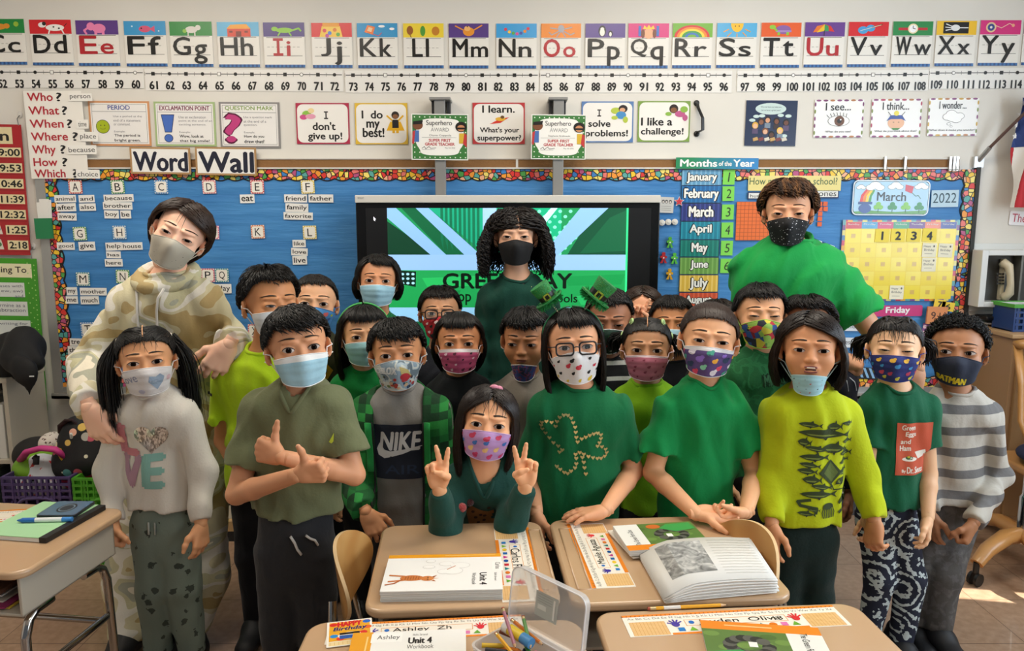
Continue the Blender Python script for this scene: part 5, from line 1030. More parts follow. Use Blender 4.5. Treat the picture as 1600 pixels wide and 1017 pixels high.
def person(key, label, D, eye, H=.205, yaw=0, pitch=-6, roll=0, skin='#9c6a48', adult=False, hair=None, haircol='#15100d', mask=None, sh=None, b=None, arms=(None, None), top=None, hem=None, legs=None, pants='#1c1d22', pelvis=None, gaze=(0, 0), lids=1, glasses=None, brow='#1c1410', TD=None, shoes='#17171a', neckcut='crew', res=.0056, legpx=None, group=None, mouth=None, lens=True, brows=True):
    b = b or (H/.205 if not adult else 1.33)
    yaw = yaw-math.degrees(math.atan2((eye[0]-800)/FPX, 1))*.9
    Rm = np.array(Matrix.Rotation(D2R(yaw), 3, 'Z') @ Matrix.Rotation(D2R(pitch), 3, 'X') @ Matrix.Rotation(D2R(roll), 3, 'Y'))
    org = P(eye[0], eye[1], D)+Rm @ np.array((0, .40*H, .0)); hp = lambda v: (np.asarray(v) @ Rm.T)*H+org
    TD = TD or D+.40*H+.02*b
    SLp, SRp = [P(x, y, TD) if len(q) == 2 else P(x, y, q[2]) for q in sh for x, y in (q[:2],)]
    SLp, SRp = lerp(SLp, SRp, .03)-(0, 0, .012*b), lerp(SRp, SLp, .03)-(0, 0, .012*b); mid = (SLp+SRp)/2; half = np.linalg.norm(SRp-SLp)/2; fw = nrm(np.cross(SRp-SLp, (0, 0, 1))); fw = fw if fw[1] < 0 else -fw
    up = np.array((0, 0, 1.)); PC = P(*pelvis) if pelvis is not None else mid+np.array((0, .02*b, -.355*b)); ax = nrm(mid-PC)
    nb = mid+ax*.062*b-fw*.008*b; nb[:2] += .4*(hp((0, .12, -.45))[:2]-nb[:2])*(1, .3)
    base = np.array((PC[0], PC[1], 0)); T = thing('person', label, 'person', base, group)
    sides = (-1, 1); S = (SLp, SRp); E_, Wr = [], []
    for i, s in enumerate(sides):
        a = arms[i]
        if a is None: e = S[i]+np.array((s*.045, .012, -.205))*b; w = e+np.array((s*.0, -.035, -.175))*b
        else: e, w = P(*a[0]), P(*a[1])
        E_.append(e); Wr.append(w)
    lat = nrm((SRp-SLp)*(1, 1, 0)); HJ = [PC+lat*s*half*.46+np.array((0, 0, -.02*b)) for s in sides]
    KN, AN = [], []
    for i, s in enumerate(sides):
        if legpx: k, an = P(*legpx[i][0]), P(*legpx[i][1])
        else: an = np.array((HJ[i][0]+s*.012, HJ[i][1]+.01, .065)); k = lerp(HJ[i], an, .48)+np.array((0, -.012, 0))
        KN.append(k); AN.append(an)
    def torso(g, gr, k=.04, low=None):
        lw = gr if low is None else low
        g.cone(mid-ax*.075*b, mid-ax*.19*b, half*1.0+gr, half*.97+lw, k, fw, 1.42)
        g.cone(mid-ax*.19*b, PC+ax*.02*b, half*.97+lw, half*1.0+lw, k, fw, 1.38)
        g.cone(SLp-ax*.012*b, SRp-ax*.012*b, .034*b+gr*.8, .034*b+gr*.8, .075*b)
        g.ell(nb-ax*.052*b+fw*.024*b, np.array((.080, .052, .052))*b+gr*.7, .045*b, np.stack([lat, -fw, ax], 1))
        for q in S: g.cone(nb-ax*.008*b, lerp(nb, q, .8), .035*b+gr*.6, .030*b+gr*.7, .06*b)
    pts = np.array([*S, *E_, *Wr, PC, nb, *KN, *AN]); lo, hi = pts.min(0)-.13*b, pts.max(0)+.13*b; lo[2] = 0; top_z = nb[2]+.10*b
    # --- body: one surface for trunk, neck and limbs, the head and hands fused into the same mesh
    g = Grid(lo, (hi[0], hi[1], hi[2]), res)
    torso(g, -.004, low=-.014)
    g.cone(hp((0, .11, -.30)), nb-ax*.03*b, .205*H if not adult else .215*H, .046*b, .03)
    for i in (0, 1):
        g.cone(S[i], E_[i], .036*b, .0285*b, .025); m = lerp(E_[i], Wr[i], .3); g.cone(E_[i], m, .0285*b, .0285*b, .01); g.cone(m, Wr[i], .0285*b, .0195*b, .008)
        g.cone(HJ[i], KN[i], .046*b, .034*b, .03); g.cone(KN[i], AN[i], .034*b, .026*b, .02)
        g.cone(AN[i], AN[i]+np.array((0, -.07*b, -.035*b)), .026*b, .022*b, .02)
    g.cone(PC, PC-ax*.03*b, half*.84, half*.8, .04, fw, 1.45)
    V, F = g.mesh(); Vs, Fs, k = [V], [F], len(V)
    hv, hf, hb = head(adult); Vs.append(hp(hv)); Fs.append(hf+k); k += len(hv); tips = {}
    for i in (0, 1):
        a = arms[i]; fd = nrm(Wr[i]-E_[i])
        pose, f2, pn = (a[2], a[3], a[4]) if a is not None and len(a) > 2 else ('relax', (fd[0]*.6, -.25, -1), (-sides[i]*.9, .35, 0))
        if pose is None: continue
        size = b*(.93 if not adult else .98); f2 = fd if f2 is None else nrm(f2); v, f, tp = hand_at(Wr[i]+f2*.012*b, f2, pn, i == 0, pose, size); Vs.append(v); Fs.append(f+k); k += len(v); tips[i] = tp
    sm = skinmat(skin); lip, t, bs = None, None, None
    link_mesh('body', np.concatenate(Vs), np.concatenate(Fs), None, [sm], T, 180)
    # --- face
    w = 1 if adult else 1.0
    for s in sides:
        cx, cz, cy = s*.158, -.005, -.305; hw, hh = (.068, .030*lids) if adult else (.076, .036*lids)
        def on(x, z, o=0): 
            q = 1-((x-cx)/.108)**2-((z-cz)/.098)**2; return np.array((x, cy-(.1035+o)*math.sqrt(max(q, .05)), z))
        hgt = lambda u: hh*max(0, 1-abs(u)**2.3)**.75
        mb = MB(); us = np.linspace(-1, 1, 13)
        mb.grid(np.array([[on(cx+u*hw, cz+q*hgt(u)*(1.0 if q > 0 else .72)+.006*u*s) for u in us] for q in np.linspace(-1, 1, 7)]), mat('#b5a8a0', .3, spec=.15))
        gx, gz = cx+gaze[0]*.03, cz+.004+gaze[1]*.02
        for rad, o, cc in ((.038, .002, '#1d0f08'), (.018, .004, '#040303')):
            ring = []
            for a in np.linspace(0, 2*math.pi, 19)[:-1]:
                x, z = gx+rad*math.cos(a), gz+rad*math.sin(a); u = (x-cx)/hw; z = min(max(z, cz-.72*hgt(u)+.006*u*s), cz+hgt(u)+.006*u*s); ring.append(on(x, z, o))
            mb.add(np.array([on(gx, min(gz, cz+hgt(0)*.8), o)]+ring), [(0, 1+i, 1+(i+1) % 18) for i in range(18)], mat(cc, .1, spec=.12))
        mb.tube([on(cx+u*hw*1.06, cz+hgt(u)+.006*u*s+.001, .004) for u in us], [.003+.0055*(1-u*u) for u in us], mat(brow, .5), n=6)
        mb.tube([on(cx+u*hw, cz-.72*hgt(u)+.006*u*s, .002) for u in us], .0022, mat(skin, .5), n=5)
        for v in mb.v: v[:] = hp(v)
        mb.build('eye', T, 180)
        if not brows: continue
        mb = MB(); pl, rl = [], []
        for u in np.linspace(0, 1, 9):
            x, z = s*(.06+.2*u), .140+.026*math.sin(u*2.5)-.036*u; p = cast(hb, (x*1.15, -1.2, z), (-x*.15, 1, 0)); pl.append(hp(p+(s*.002, -.004, 0))); rl.append(H*(.027*(1-u**2.5)*min(1, .5+3*u)+.003))
        mb.tube(pl, rl, mat(brow, .7), n=6, flat=.35).build('eyebrow', T, 180)
    if mouth == 'open':
        mb = MB(); mb.ball((0, -.425, -.262), (.075, .02, .036), mat('#3a1418', .5), 14); mb.tube([(x, -.446+.25*x*x, -.236-.3*x*x) for x in np.linspace(-.052, .052, 9)], .0105, mat('#e8e0d4', .25), n=8); mb.tube([(x, -.437+.5*x*x, -.222-1.6*x*x) for x in np.linspace(-.085, .085, 13)], .013, mat('#8a4a44', .45), n=8); mb.tube([(x, -.437+.5*x*x, -.302+1.6*x*x) for x in np.linspace(-.085, .085, 13)], .013, mat('#8a4a44', .45), n=8)
        for v in mb.v: v[:] = hp(v)
        mb.build('mouth', T, 180)
    elif mouth:
        mb = MB().tube([(x, -.446+1.2*x*x, -.24+.1*x*x) for x in np.linspace(-.085, .085, 11)], [.004+.011*(1-(x/.085)**2) for x in np.linspace(-.085, .085, 11)], mat(mouth, .45), n=8, flat=.6).tube([(x, -.443+1.2*x*x, -.275+.8*x*x) for x in np.linspace(-.075, .075, 11)], [.004+.012*(1-(x/.075)**2) for x in np.linspace(-.075, .075, 11)], mat(mouth, .45), n=8, flat=.7).tube([(x, -.452+1.2*x*x, -.258+.4*x*x) for x in np.linspace(-.085, .085, 11)], .003, mat('#3a1a16'), n=5)
        for v in mb.v: v[:] = hp(v)
        mb.build('mouth', T, 180)
    if glasses:
        mb = MB(); gm = mat(glasses, .3); 
        for s in sides:
            lp = [(s*.16+x, -.475+.25*abs(x*s)*(x*s > 0)+.03*abs(x), -.012+z) for x, z in rrect(-.118, -.085, .118, .085, .05, 4)]
            mb.tube(lp, .0135, gm, n=6, closed=True); mb.tube([(s*.275, -.445, .03), (s*.36, -.30, .02), (s*.40, .03, .01)], .009, gm, n=6)
            ln = MB().add(np.array([(a, b_+.004, c) for a, b_, c in lp]), [tuple(range(len(lp)))], mat('#dfe8ea', .03, alpha=.08, spec=.4)); [v.__setitem__(slice(None), hp(v)) for v in ln.v]; lens and ln.build('lens', T)
        mb.tube([(-.045, -.49, .01), (0, -.505, .02), (.045, -.49, .01)], .009, gm, n=6)
        for v in mb.v: v[:] = hp(v)
        mb.build('glasses', T, 180)
    if hair:
        v, f = hair_geo(hair, abs(hash(key)) % 999 if False else sum(map(ord, key))); link_mesh('hair', hp(v), f, None, [haircol if not isinstance(haircol, str) else mat(haircol, .42, spec=.35)], T, 180)
        if hair.get('bands'):
            for th, ph, *_ in hair['ties']:
                d = sdir(th, ph); c = skull(th, ph, .045); R = np.array(Vector(nrm((d[0], d[1]*.6, .15))).to_track_quat('Z', 'Y').to_matrix()); MB().tube([hp(c+R @ np.array((.05*math.cos(a), .05*math.sin(a), 0))) for a in np.linspace(0, 2*math.pi, 13)[:-1]], .02*H, mat(hair['bands'], .5), n=8, closed=True).build('hair_tie', T, 180)
        if hair.get('partline'):
            MB().tube([hp(skull(t_, hair.get('partphi', 0), .034-.02*(t_ > 46))) for t_ in np.linspace(52, 2, 12)], .0085*H, sm, n=6, flat=.6).build('parting', T, 180)
    mg = None
    if mask:
        st = mask.get('style', 'surgical'); mg = mask_grid(hb, st, mask.get('dz', 0)); nv, nu = mg.shape[:2]; W_ = hp(mg.reshape(-1, 3)).reshape(mg.shape)
        fc = np.array([(i*nu+j, i*nu+j+1, (i+1)*nu+j+1, (i+1)*nu+j) for i in range(nv-1) for j in range(nu-1)]); uv = np.array([(j/(nu-1), 1-i/(nv-1)) for i in range(nv) for j in range(nu)])
        mm = mask['col'] if not isinstance(mask['col'], str) else mat(mask['col'], .8, bump=(60, .1)); hi_ = mask.get('band', 0); mi = np.array([1 if i < hi_ else 0 for i in range(nv-1) for j in range(nu-1)])
        mo = link_mesh('face_mask', W_.reshape(-1, 3), fc, mi, [mm, mat(mask.get('edge', '#e8eaea'), .8)], T, 180, uv=uv)
        so = mo.modifiers.new('thickness', 'SOLIDIFY'); so.thickness = .001; so.offset = 0
        ec = mat(mask.get('edge', '#e8eaea'), .8)
        MB().tube(W_[0], .0016, ec, n=6).tube(W_[-1], .0016, ec, n=6).tube(W_[:, 0], .0016, ec, n=6).tube(W_[:, -1], .0016, ec, n=6).build('mask_edging', mo, 180)
        dz = mask.get('dz', 0)
        for s, j in ((-1, 0), (1, -1)):
            for q, ez in ((mg[0, j], .0), (mg[-1, j], -.13)):
                e = np.array((s*.385, .02, ez+dz*.3)); pl = []
                for t_ in np.linspace(0, 1, 6):
                    p = lerp(q, e, t_); h = cast(hb, (p[0]*2.5, p[1], p[2]), (-p[0], 0, 0)); 
                    if h is not None and abs(h[0])+.012 > abs(p[0]) and t_ > 0: p = np.array((s*(abs(h[0])+.012), p[1], p[2]))
                    pl.append(hp(p))
                MB().tube(pl, .0016, ec, n=6).build('ear_loop', mo, 180)
        if mask.get('art'):
            s2 = S2(); mask['art'](s2); mb = MB(); c0 = hp((0, .0, -.28))
            def mp(v):
                p = grid_at(W_, v[:, 0], v[:, 1]); d = p-c0; d /= np.linalg.norm(d, axis=1)[:, None]; return p+d*(.0012+v[:, 2:3])
            for i, (v, f, c, l) in enumerate(sorted(s2.it, key=lambda q: q[3])): v, f = subdivide(v, f, .12); mb.add(mp(np.c_[v, np.full(len(v), l*.0003+i*4e-6)]), f, mat(c, .8) if isinstance(c, str) else c)
            mb.build('mask_print', mo)
    # --- clothes
    hz = P(eye[0], hem, TD-.085*b)[2] if hem else PC[2]-.03*b
    gr = top.get('ease', .013)*b; lng = top.get('sleeve', 'short') == 'long'; fr_ = top.get('frac', .62)
    def garment(gr, cut_neck, lng, fr_, hz, opening=None, folds=.0016, seed=1, flare=1):
        g = Grid(lo-(0, 0, 0), (hi[0], hi[1], nb[2]+.06*b+.0), res)
        for i in (0, 1):
            a, e, w_ = S[i], E_[i], Wr[i]
            if lng:
                g.cone(a, e, .038*b+gr*.8, .032*b+gr, .02); g.cone(e, w_, .032*b+gr*1.1, .0225*b+gr*.75, .02); c, d = lerp(e, w_, top.get('cuff', .95)), nrm(w_-e)
            else: c = lerp(a, e, fr_); d = nrm(e-a); g.cone(a, c+d*.02*b, .038*b+gr*.8, .038*b+gr*1.25*flare, .02)
            R = .115*b
            g.put(lambda X, Y, Z: np.maximum(-((X-c[0])*d[0]+(Y-c[1])*d[1]+(Z-c[2])*d[2]), np.sqrt((X-c[0])**2+(Y-c[1])**2+(Z-c[2])**2)-R), c-R, c+R, 0, True)
        g2 = Grid(lo, (hi[0], hi[1], nb[2]+.06*b), res); torso(g2, gr); g2.cone(PC+ax*.05*b, (PC[0], PC[1], min(PC[2]-.06*b, hz-.04)), half*1.04+gr, half*1.09+gr, .03, fw, 1.32); g2.half((0, 0, hz), (0, 0, -1))
        kb = .015*b; h = np.maximum(kb-np.abs(g.V-g2.V), 0)/kb; g.V = np.minimum(g.V, g2.V)-h*h*kb*.25
        if folds: g.folds(folds*b*1.15, seed, 70, (1, 1, .5))
        nn = nb+fw*.010*b
        if cut_neck == 'crew': g.cone(nn+ax*.12*b, nn+ax*.018*b+fw*.004*b, .047*b, .044*b, .004, cut=True)
        elif cut_neck == 'scoop': g.cone(nn+ax*.12*b, nn+ax*.010*b+fw*.005*b, .051*b, .048*b, .004, cut=True)
        elif cut_neck == 'v': g.cone(nn+ax*.12*b, nn+ax*.015*b, .047*b, .044*b, .004, cut=True); g.cone(nn+fw*.03*b, nn-ax*.04*b+fw*.06*b, .042*b, .012*b, .004, cut=True)
        elif cut_neck == 'deepv': g.cone(nn+ax*.12*b, nn, .05*b, .047*b, .004, cut=True); g.cone(nn+fw*.03*b, nn-ax*.095*b+fw*.06*b, .042*b, .008*b, .004, cut=True)
        if opening:
            c0, wt, wb = opening
            def fn(X, Y, Z):
                u = (X-mid[0])*lat[0]+(Y-mid[1])*lat[1]-c0*half; q = (X-mid[0])*fw[0]+(Y-mid[1])*fw[1]; t_ = np.clip((mid[2]-Z)/(mid[2]-hz), 0, 1)
                return np.maximum(np.abs(u)-(wt+(wb-wt)*t_)*half, -q+.0)
            g.put(fn, lo, hi+(0, 0, .2), .004, True)
        return g.mesh()
    info = dict(T=T, org=org, hp=hp, b=b, mid=mid, half=half, fw=fw, lat=lat, PC=PC, nb=nb, TD=TD, tips=tips, E=E_, W=Wr, S=S, ax=ax, garment=garment, hz=hz, R=Rm, H=H, hb=hb)
    sd = sum(map(ord, key))
    v, f = garment(gr, top.get('neck', 'crew'), lng, fr_, hz, seed=sd, folds=top.get('folds', .003), flare=top.get('flare', 1))
    so = link_mesh(top.get('name', 'shirt'), v, f, None, [wrinkle(top['col']) if not isinstance(top['col'], str) else cloth(top['col'])], T, 180); info['shirt'] = so; info['bvh'] = BVHTree.FromPolygons(v.tolist(), f.tolist())
    nk = top.get('neck', 'crew'); nn = nb+fw*.010*b; ring = []
    if nk != 'none':
        rr, of = {'crew': (.047, .003), 'scoop': (.0505, .004)}.get(nk, (.046, 0))
        vee = nk in ('v', 'deepv'); tip = {'v': .052, 'deepv': .105}.get(nk, 0)*b
        for t_ in np.linspace(0, 2*math.pi, 33)[:-1]:
            d = lat*math.cos(t_)-fw*math.sin(t_)
            if vee and math.sin(t_) < -.25: continue
            h = info['bvh'].ray_cast(Vector(nn+d*rr*b*1.05+fw*of*b+ax*.16*b), Vector(-ax), .3*b); z = np.array(h[0]) if h[0] is not None else None
            if z is not None: ring.append((t_, z))
        pl = [p for _, p in ring]
        if vee and pl:
            pl = [p for t_, p in sorted(ring, key=lambda q: (q[0]+.3) % (2*math.pi))]; p1, p0 = pl[-1], pl[0]
            lx = lambda p: (p-nn).dot(lat); lz = lambda p: (p-nn).dot(ax)
            for A, B in (((lx(p1), lz(p1)), (0, -tip)), ((0, -tip), (lx(p0), lz(p0)))):
                for k_ in np.linspace(.1, .95, 8):
                    h = info['bvh'].ray_cast(Vector(nn+lat*(A[0]+(B[0]-A[0])*k_)*1.06+ax*(A[1]+(B[1]-A[1])*k_)+fw*.3), Vector(-fw), .5)
                    if h[0] is not None: pl.append(np.array(h[0]))
        if len(pl) > 12:
            pl = np.array(pl)
            if not vee: z_ = (pl-nn) @ ax; m_ = np.median(z_); pl = pl+np.outer(np.clip(z_, m_-.022*b, m_+.018*b)-z_, ax)
            for _ in range(1 if vee else 4): pl = (np.roll(pl, 1, 0)+2*pl+np.roll(pl, -1, 0))/4
            MB().tube(pl, .0062*b, so.data.materials[0], n=8, closed=True).build('collar', T, 180)
    lo2, hi2 = np.array([*HJ, *KN, *AN]).min(0)-.14*b, np.array([*HJ, *KN, *AN]).max(0)+.14*b; lo2[2] = 0
    pe = .012*b*(legs or {}).get('ease', 1); g = Grid(lo2, (hi2[0], hi2[1], max(hz+.03, PC[2]+.03)), res+.001)
    g.cone(PC+ax*max(.06*b, (hz+.035-PC[2])), PC-ax*.05*b, half*.98, half*.98+pe*.3, .03, fw, 1.34)
    for i in (0, 1):
        g.cone(HJ[i], KN[i], .056*b+pe, .043*b+pe, .02); g.cone(KN[i], AN[i], .044*b+pe, .033*b+pe, .02)
        c = AN[i]; g.put(lambda X, Y, Z: np.maximum(Z-(c[2]-.012), np.hypot(X-c[0], Y-c[1])-.09), c-.1, c+.1, 0, True)
    g.folds(.002*b, sd+3, 60); v, f = g.mesh(); info['legbvh'] = BVHTree.FromPolygons(v.tolist(), f.tolist())
    link_mesh('trousers', v, f, None, [wrinkle(pants) if not isinstance(pants, str) else cloth(pants)], T, 180)
    for i in (0, 1):
        sv, sf = shoe_geo(); sz = b*1.0; v = sv*sz+np.array((AN[i][0], AN[i][1], max(0, AN[i][2]-.065*b))); mi = (sv[sf].mean(1)[:, 2] < .016).astype(int)
        link_mesh('shoe', v, sf, mi, [mat(shoes, .6), mat('#d8d4cc' if shoes != '#17171a' else '#26262a', .6)], T, 180)
    PERSONS[key] = info; return info
# ------------------------------------------------------------------ desks and chairs
lam = mat('#c2a07c', .22, coat=.25, bump=(9, .02)); lamb = mat('#b8b0a0', .4); chrome = mat('#b9b7b4', .12, metal=1); birch = None
wd_, t, b = nodes('#c99a5e', .35, coat=.3)
w_ = tex(t, 'Wave', coord(t, scale=(1, 1, 1)), Scale=9.0, Distortion=5.0, Detail=2.0); w_.inputs['Detail Scale'].default_value = .6
t.links.new(ramp(t, w_.outputs[0], [(0, '#b9864a'), (1, '#c8995c')], False), b.inputs['Base Color']); birch = wd_
def rotfr(cx, cy, deg):
    c, s = math.cos(D2R(deg)), math.sin(D2R(deg)); return lambda v: np.c_[cx+v[:, 0]*c-v[:, 1]*s, cy+v[:, 0]*s+v[:, 1]*c, v[:, 2]]
def desk(cx, cy, rot, w, d, label, groove=None, opening='front'):
    t = thing('school_desk', label, 'desk', (cx, cy, 0), 'school desks'); f = rotfr(cx, cy, rot); g = lambda *p: f(np.array([p], float))[0]
    z = DESK; ff = lambda v: f(v)
    MB().prism(rrect(-w/2, -d/2, w/2, d/2, .045, 6), z-.022, z, lam, ff).build('desktop', t, 40, .007)
    if groove:
        x, s = groove; mb = MB()
        for q in (x-.016, x+.016): mb.tube([g(q, -d*.36, z-.0005), g(q, d*.36, z-.0005)], .0028, lam, n=8)
        mb.tube([g(x-.016, d*.36, z-.0005), g(x+.016, d*.36, z-.0005)], .0028, lam, n=8).tube([g(x-.016, -d*.36, z-.0005), g(x+.016, -d*.36, z-.0005)], .0028, lam, n=8); mb.build('pencil_groove', t, 180)
    mb = MB(); a, b_ = w/2-.03, d/2-.03; h0, h1 = z-.135, z-.022
    mb.box((-a, -b_, h0), (a, b_, h0+.008), lamb, ff).box((-a, -b_, h0), (-a+.01, b_, h1), lamb, ff).box((a-.01, -b_, h0), (a, b_, h1), lamb, ff).box((-a, b_-.01, h0), (a, b_, h1), lamb, ff)
    mb.build('book_box', t, 0, .003)
    for sx in (-1, 1):
        for sy in (-1, 1):
            x, y = sx*(a-.02), sy*(b_-.03)
            leg = MB().tube([g(x, y-sy*.09, h0-.012), g(x, y-sy*.035, h0-.014), g(x, y-sy*.008, h0-.03), g(x, y+sy*.008, h0-.07), g(x, y+sy*.02, .02)], .0125, chrome, n=14).build('leg', t, 60)
            p = g(x, y+sy*.02, 0); MB().lathe([(.0, 0), (.019, 0), (.019, .018), (.014, .026), (0, .026)], p, mat('#2a2a2c', .6), 14).build('leg_glide', leg, 60)
        MB().tube([g(sx*(a-.02), -b_+.035, .30), g(sx*(a-.02), b_-.035, .30)], .010, chrome, n=12).build('brace', t, 60)
    MB().tube([g(-a+.02, b_-.06, .30), g(a-.02, b_-.06, .30)], .010, chrome, n=12).build('crossbar', t, 60)
    return t, f
desk(-.128, 1.812, 4.5, .455, .475, 'tan school desk under the peace-sign girl with a cat workbook', (.205, 1))
desk(.387, 1.848, 3.8, .53, .485, 'tan school desk under the open workbook with a drawing', (-.225, 1))
desk(-.142, 1.296, 1, .595, .455, 'tan school desk holding the open pencil box')
desk(.503, 1.352, 4, .61, .455, 'tan school desk with a yellow pencil along its back edge')
LD, LF = desk(-1.498, 1.982, -7, .6, .425, 'tan school desk by the pigtailed girl with a pale green notebook on it')
def chair(cx, cy, rot, label, tilt=.1):
    """back towards +y in its own frame"""
    t = thing('school_chair', label, 'chair', (cx, cy, 0), 'school chairs'); f = rotfr(cx, cy, rot); g = lambda *p: f(np.array([p], float))[0]
    us, vs = np.linspace(-1, 1, 21), np.linspace(-1, 1, 11)
    def sheet(fn, th, n):
        mb = MB(); A = np.array([[fn(u, v) for u in us] for v in vs]); B = A+np.array(th)
        for q in (A, B): mb.grid(f(q.reshape(-1, 3)).reshape(q.shape), birch)
        rim = lambda q: np.concatenate([q[0], q[1:, -1], q[-1, -2::-1], q[-2:0:-1, 0]]); R = np.stack([rim(A), rim(B)]); mb.grid(f(R.reshape(-1, 3)).reshape(R.shape), mat('#d8b98a', .5), True)
        return mb.build(n, t, 50)
    def disc(u, v): k = math.sqrt(max(1-.5*v*v, 0)); q = math.sqrt(max(1-.5*u*u, 0)); return u*k, v*q
    def bk(u, v): x, z = disc(u, v); return (x*.155, .185-.05*x*x+tilt*z*.10, .592+z*.095)
    def st(u, v): x, y = disc(u, v); return (x*.19, -.02+y*.18, .375-.012*(1-x*x)-.02*max(0, -y)**2)
    sheet(bk, (0, .009, 0), 'backrest'); sheet(st, (0, 0, -.010), 'seat')
    for s in (-1, 1):
        MB().tube([g(s*.10, -.14, .36), g(s*.15, -.12, .35), g(s*.17, -.13, .30), g(s*.19, -.17, .01)], .011, chrome, n=12).build('leg', t, 60)
        MB().tube([g(s*.10, .10, .36), g(s*.15, .11, .35), g(s*.17, .13, .30), g(s*.19, .20, .01)], .011, chrome, n=12).build('leg', t, 60)
        MB().tube([g(s*.12, .08, .36), g(s*.135, .17, .38), g(s*.135, .19, .47), g(s*.10, .192, .57)], .010, chrome, n=12).build('back_post', t, 60)
    return t
chair(-.25, 1.80, 91, 'wooden school chair pulled up beside the cat workbook desk')
chair(.475, 1.82, -74, 'wooden school chair behind the open workbook at the green-shirted girl')
# ------------------------------------------------------------------ papers and books on the desks
class Sheet(S2):
    """a flat thing on a desk: photo corners (its own top left, top right, bottom right, bottom left), drawn in a W x H field"""
    def __init__(s, c, W, z=DESK, th=.001, col='#f1ede4', rough=.35, H=None):
        super().__init__(); q = [PZ(x, y, z) for x, y in c]; U = nrm(q[1]-q[0]+q[2]-q[3]); o = sum(q)/4
        w = (np.linalg.norm(q[1]-q[0])+np.linalg.norm(q[2]-q[3]))/2; V0 = q[3]-q[0]+q[2]-q[1]; V = nrm(V0-U*U.dot(V0)); h = abs(V0.dot(V))/2
        k = w/W; s.W, s.H, s.k = W, h/k, k; s.fr = frame(o-U*w/2-V*h/2, U*k, V*k, (0, 0, 1)); s.th, s.col, s.rough, s.z = th, col, rough, z
    def done(s, name, label, cat, group=None, parent=None, base=True, bevel=0):
        mb = MB()
        if base: mb.prism(rrect(0, 0, s.W, s.H, min(s.W, s.H)*.012, 2), 0, s.th, mat(s.col, s.rough) if isinstance(s.col, str) else s.col, s.fr)
        s.emit(mb, lambda v: s.fr(v+np.array((0, 0, s.th))), gap=.00012, rough=s.rough); o = mb.build(name, parent)
        return tag(o, label, cat, group) if label else o
SHP = '#2f7fc8 #7ab83a #e8c02a #2a6ab0 #c8308a #1f4f9a #c8303a #2a8a8a #e07a2a #e07ab0 #6aa83a'.split()
def namestrip(c, name, label, num=None):
    s = Sheet(c, 100, col='#f2eadb', rough=.2); H = s.H
    s.rect(0, 0, 100, H*.10, '#e8862a', 1)
    for i in range(50): s.rect(i*2, H*.05, i*2+.4, H*.10, '#8a4a14', 2)
    s.text('Aa Bb Cc Dd Ee Ff Gg Hh Ii Jj Kk Ll Mm Nn Oo Pp Qq Rr Ss Tt Uu Vv Ww Xx Yy Zz', 2, H*.15, 98, H*.27, '#6a655c', 1, bold=0)
    for x0, x1 in ((2, 18), (82, 98)):
        s.rect(x0, H*.36, x1, H*.97, '#f0c88a', 1)
        for i in range(11): s.rect(x0, H*(.36+.061*i), x1, H*(.36+.061*i)+.12, '#c88a3a', 2).rect(x0+(x1-x0)*i/10, H*.36, x0+(x1-x0)*i/10+.12, H*.97, '#c88a3a', 2)
    s.frame(27, H*.34, 74, H*.64, .35, '#e0a060', 1).text(name, 33, H*.38, 33+min(38, len(name)*3.0), H*.62, '#17130f', 2, bold=0); s.ell(30, H*.48, 1.3, 1.3, '#2f6fc0', 2)
    if num: s.text(num, 68, H*.40, 72, H*.58, '#17130f', 2, bold=0)
    for cx, cc in ((22.5, '#4a3a9a'), (78, '#d8303a')):
        s.ell(cx, H*.54, 1.8, 2, cc, 2)
        for i in range(5): s.line([(cx, H*.54), (cx+3.6*math.sin(-1.2+i*.55), H*.54-3.8*math.cos(-1.2+i*.55))], .8, cc, 2)
    for i, cc in enumerate(SHP):
        x = 24+i*5.2; y = H*.78
        if i % 3 == 0: s.rect(x-1.5, y-1.4, x+1.5, y+1.4, cc, 2)
        elif i % 3 == 1: s.poly([(x, y-1.7), (x+1.9, y+1.4), (x-1.9, y+1.4)], cc, 2)
        else: s.ell(x, y, 1.8, 1.5, cc, 2)
    s.rect(19, H*.91, 81, H, '#e8862a', 1); return s.done('name_strip', label, 'name strip', 'desk name strips')
namestrip(((827, 823), (850, 938), (787, 942), (770, 827)), 'Carlos Pi', 'orange-edged name strip beside the cat workbook')
namestrip(((928, 921), (883, 820), (944, 817), (991, 916)), 'Maelie Aguaza', 'orange-edged name strip beside the open workbook')
namestrip(((971, 963), (1308, 945), (1322, 978), (984, 996)), 'Jayden  Oliva', 'orange-edged name strip numbered thirteen under the pencil', '13')
namestrip(((508, 976), (812, 961), (822, 990), (514, 1008)), 'Ashley  Zh', 'orange-edged name strip under the unit workbook and birthday card')
namestrip(((-60, 800), (38, 797), (52, 812), (-60, 822)), 'Carter', 'orange-edged name strip half under the green notebook')
def pages(c, W, z0, z1, col='#f0eee8'):
    """a block of paper with slightly uneven leaves below its cover"""
    s = Sheet(c, W, z0, z1-z0-.001); return s
def book(c, W, th, label, z=DESK, name='workbook', grp='workbooks on the desks'):
    s = Sheet(c, W, z+th); t = thing(name, label, 'book', tuple(s.fr(np.array([[s.W/2, s.H/2, -th]]))[0]), grp)
    mb = MB(); n = max(3, int(th/.0022)); r = random.Random(int(c[0][0]))
    for i in range(n): j = [r.uniform(-.35, .35) for _ in range(4)]; mb.prism([(j[0]+.3, j[1]+.3), (W+j[2]-.3, j[1]+.3), (W+j[2]-.3, s.H+j[3]-.3), (j[0]+.3, s.H+j[3]-.3)], -th+i*th/n, -th+(i+.82)*th/n, mat(('#e6e4de', '#d2d0ca')[i % 2], .7), s.fr)
    mb.build('page_block', t); s.th = .0008; return s, t
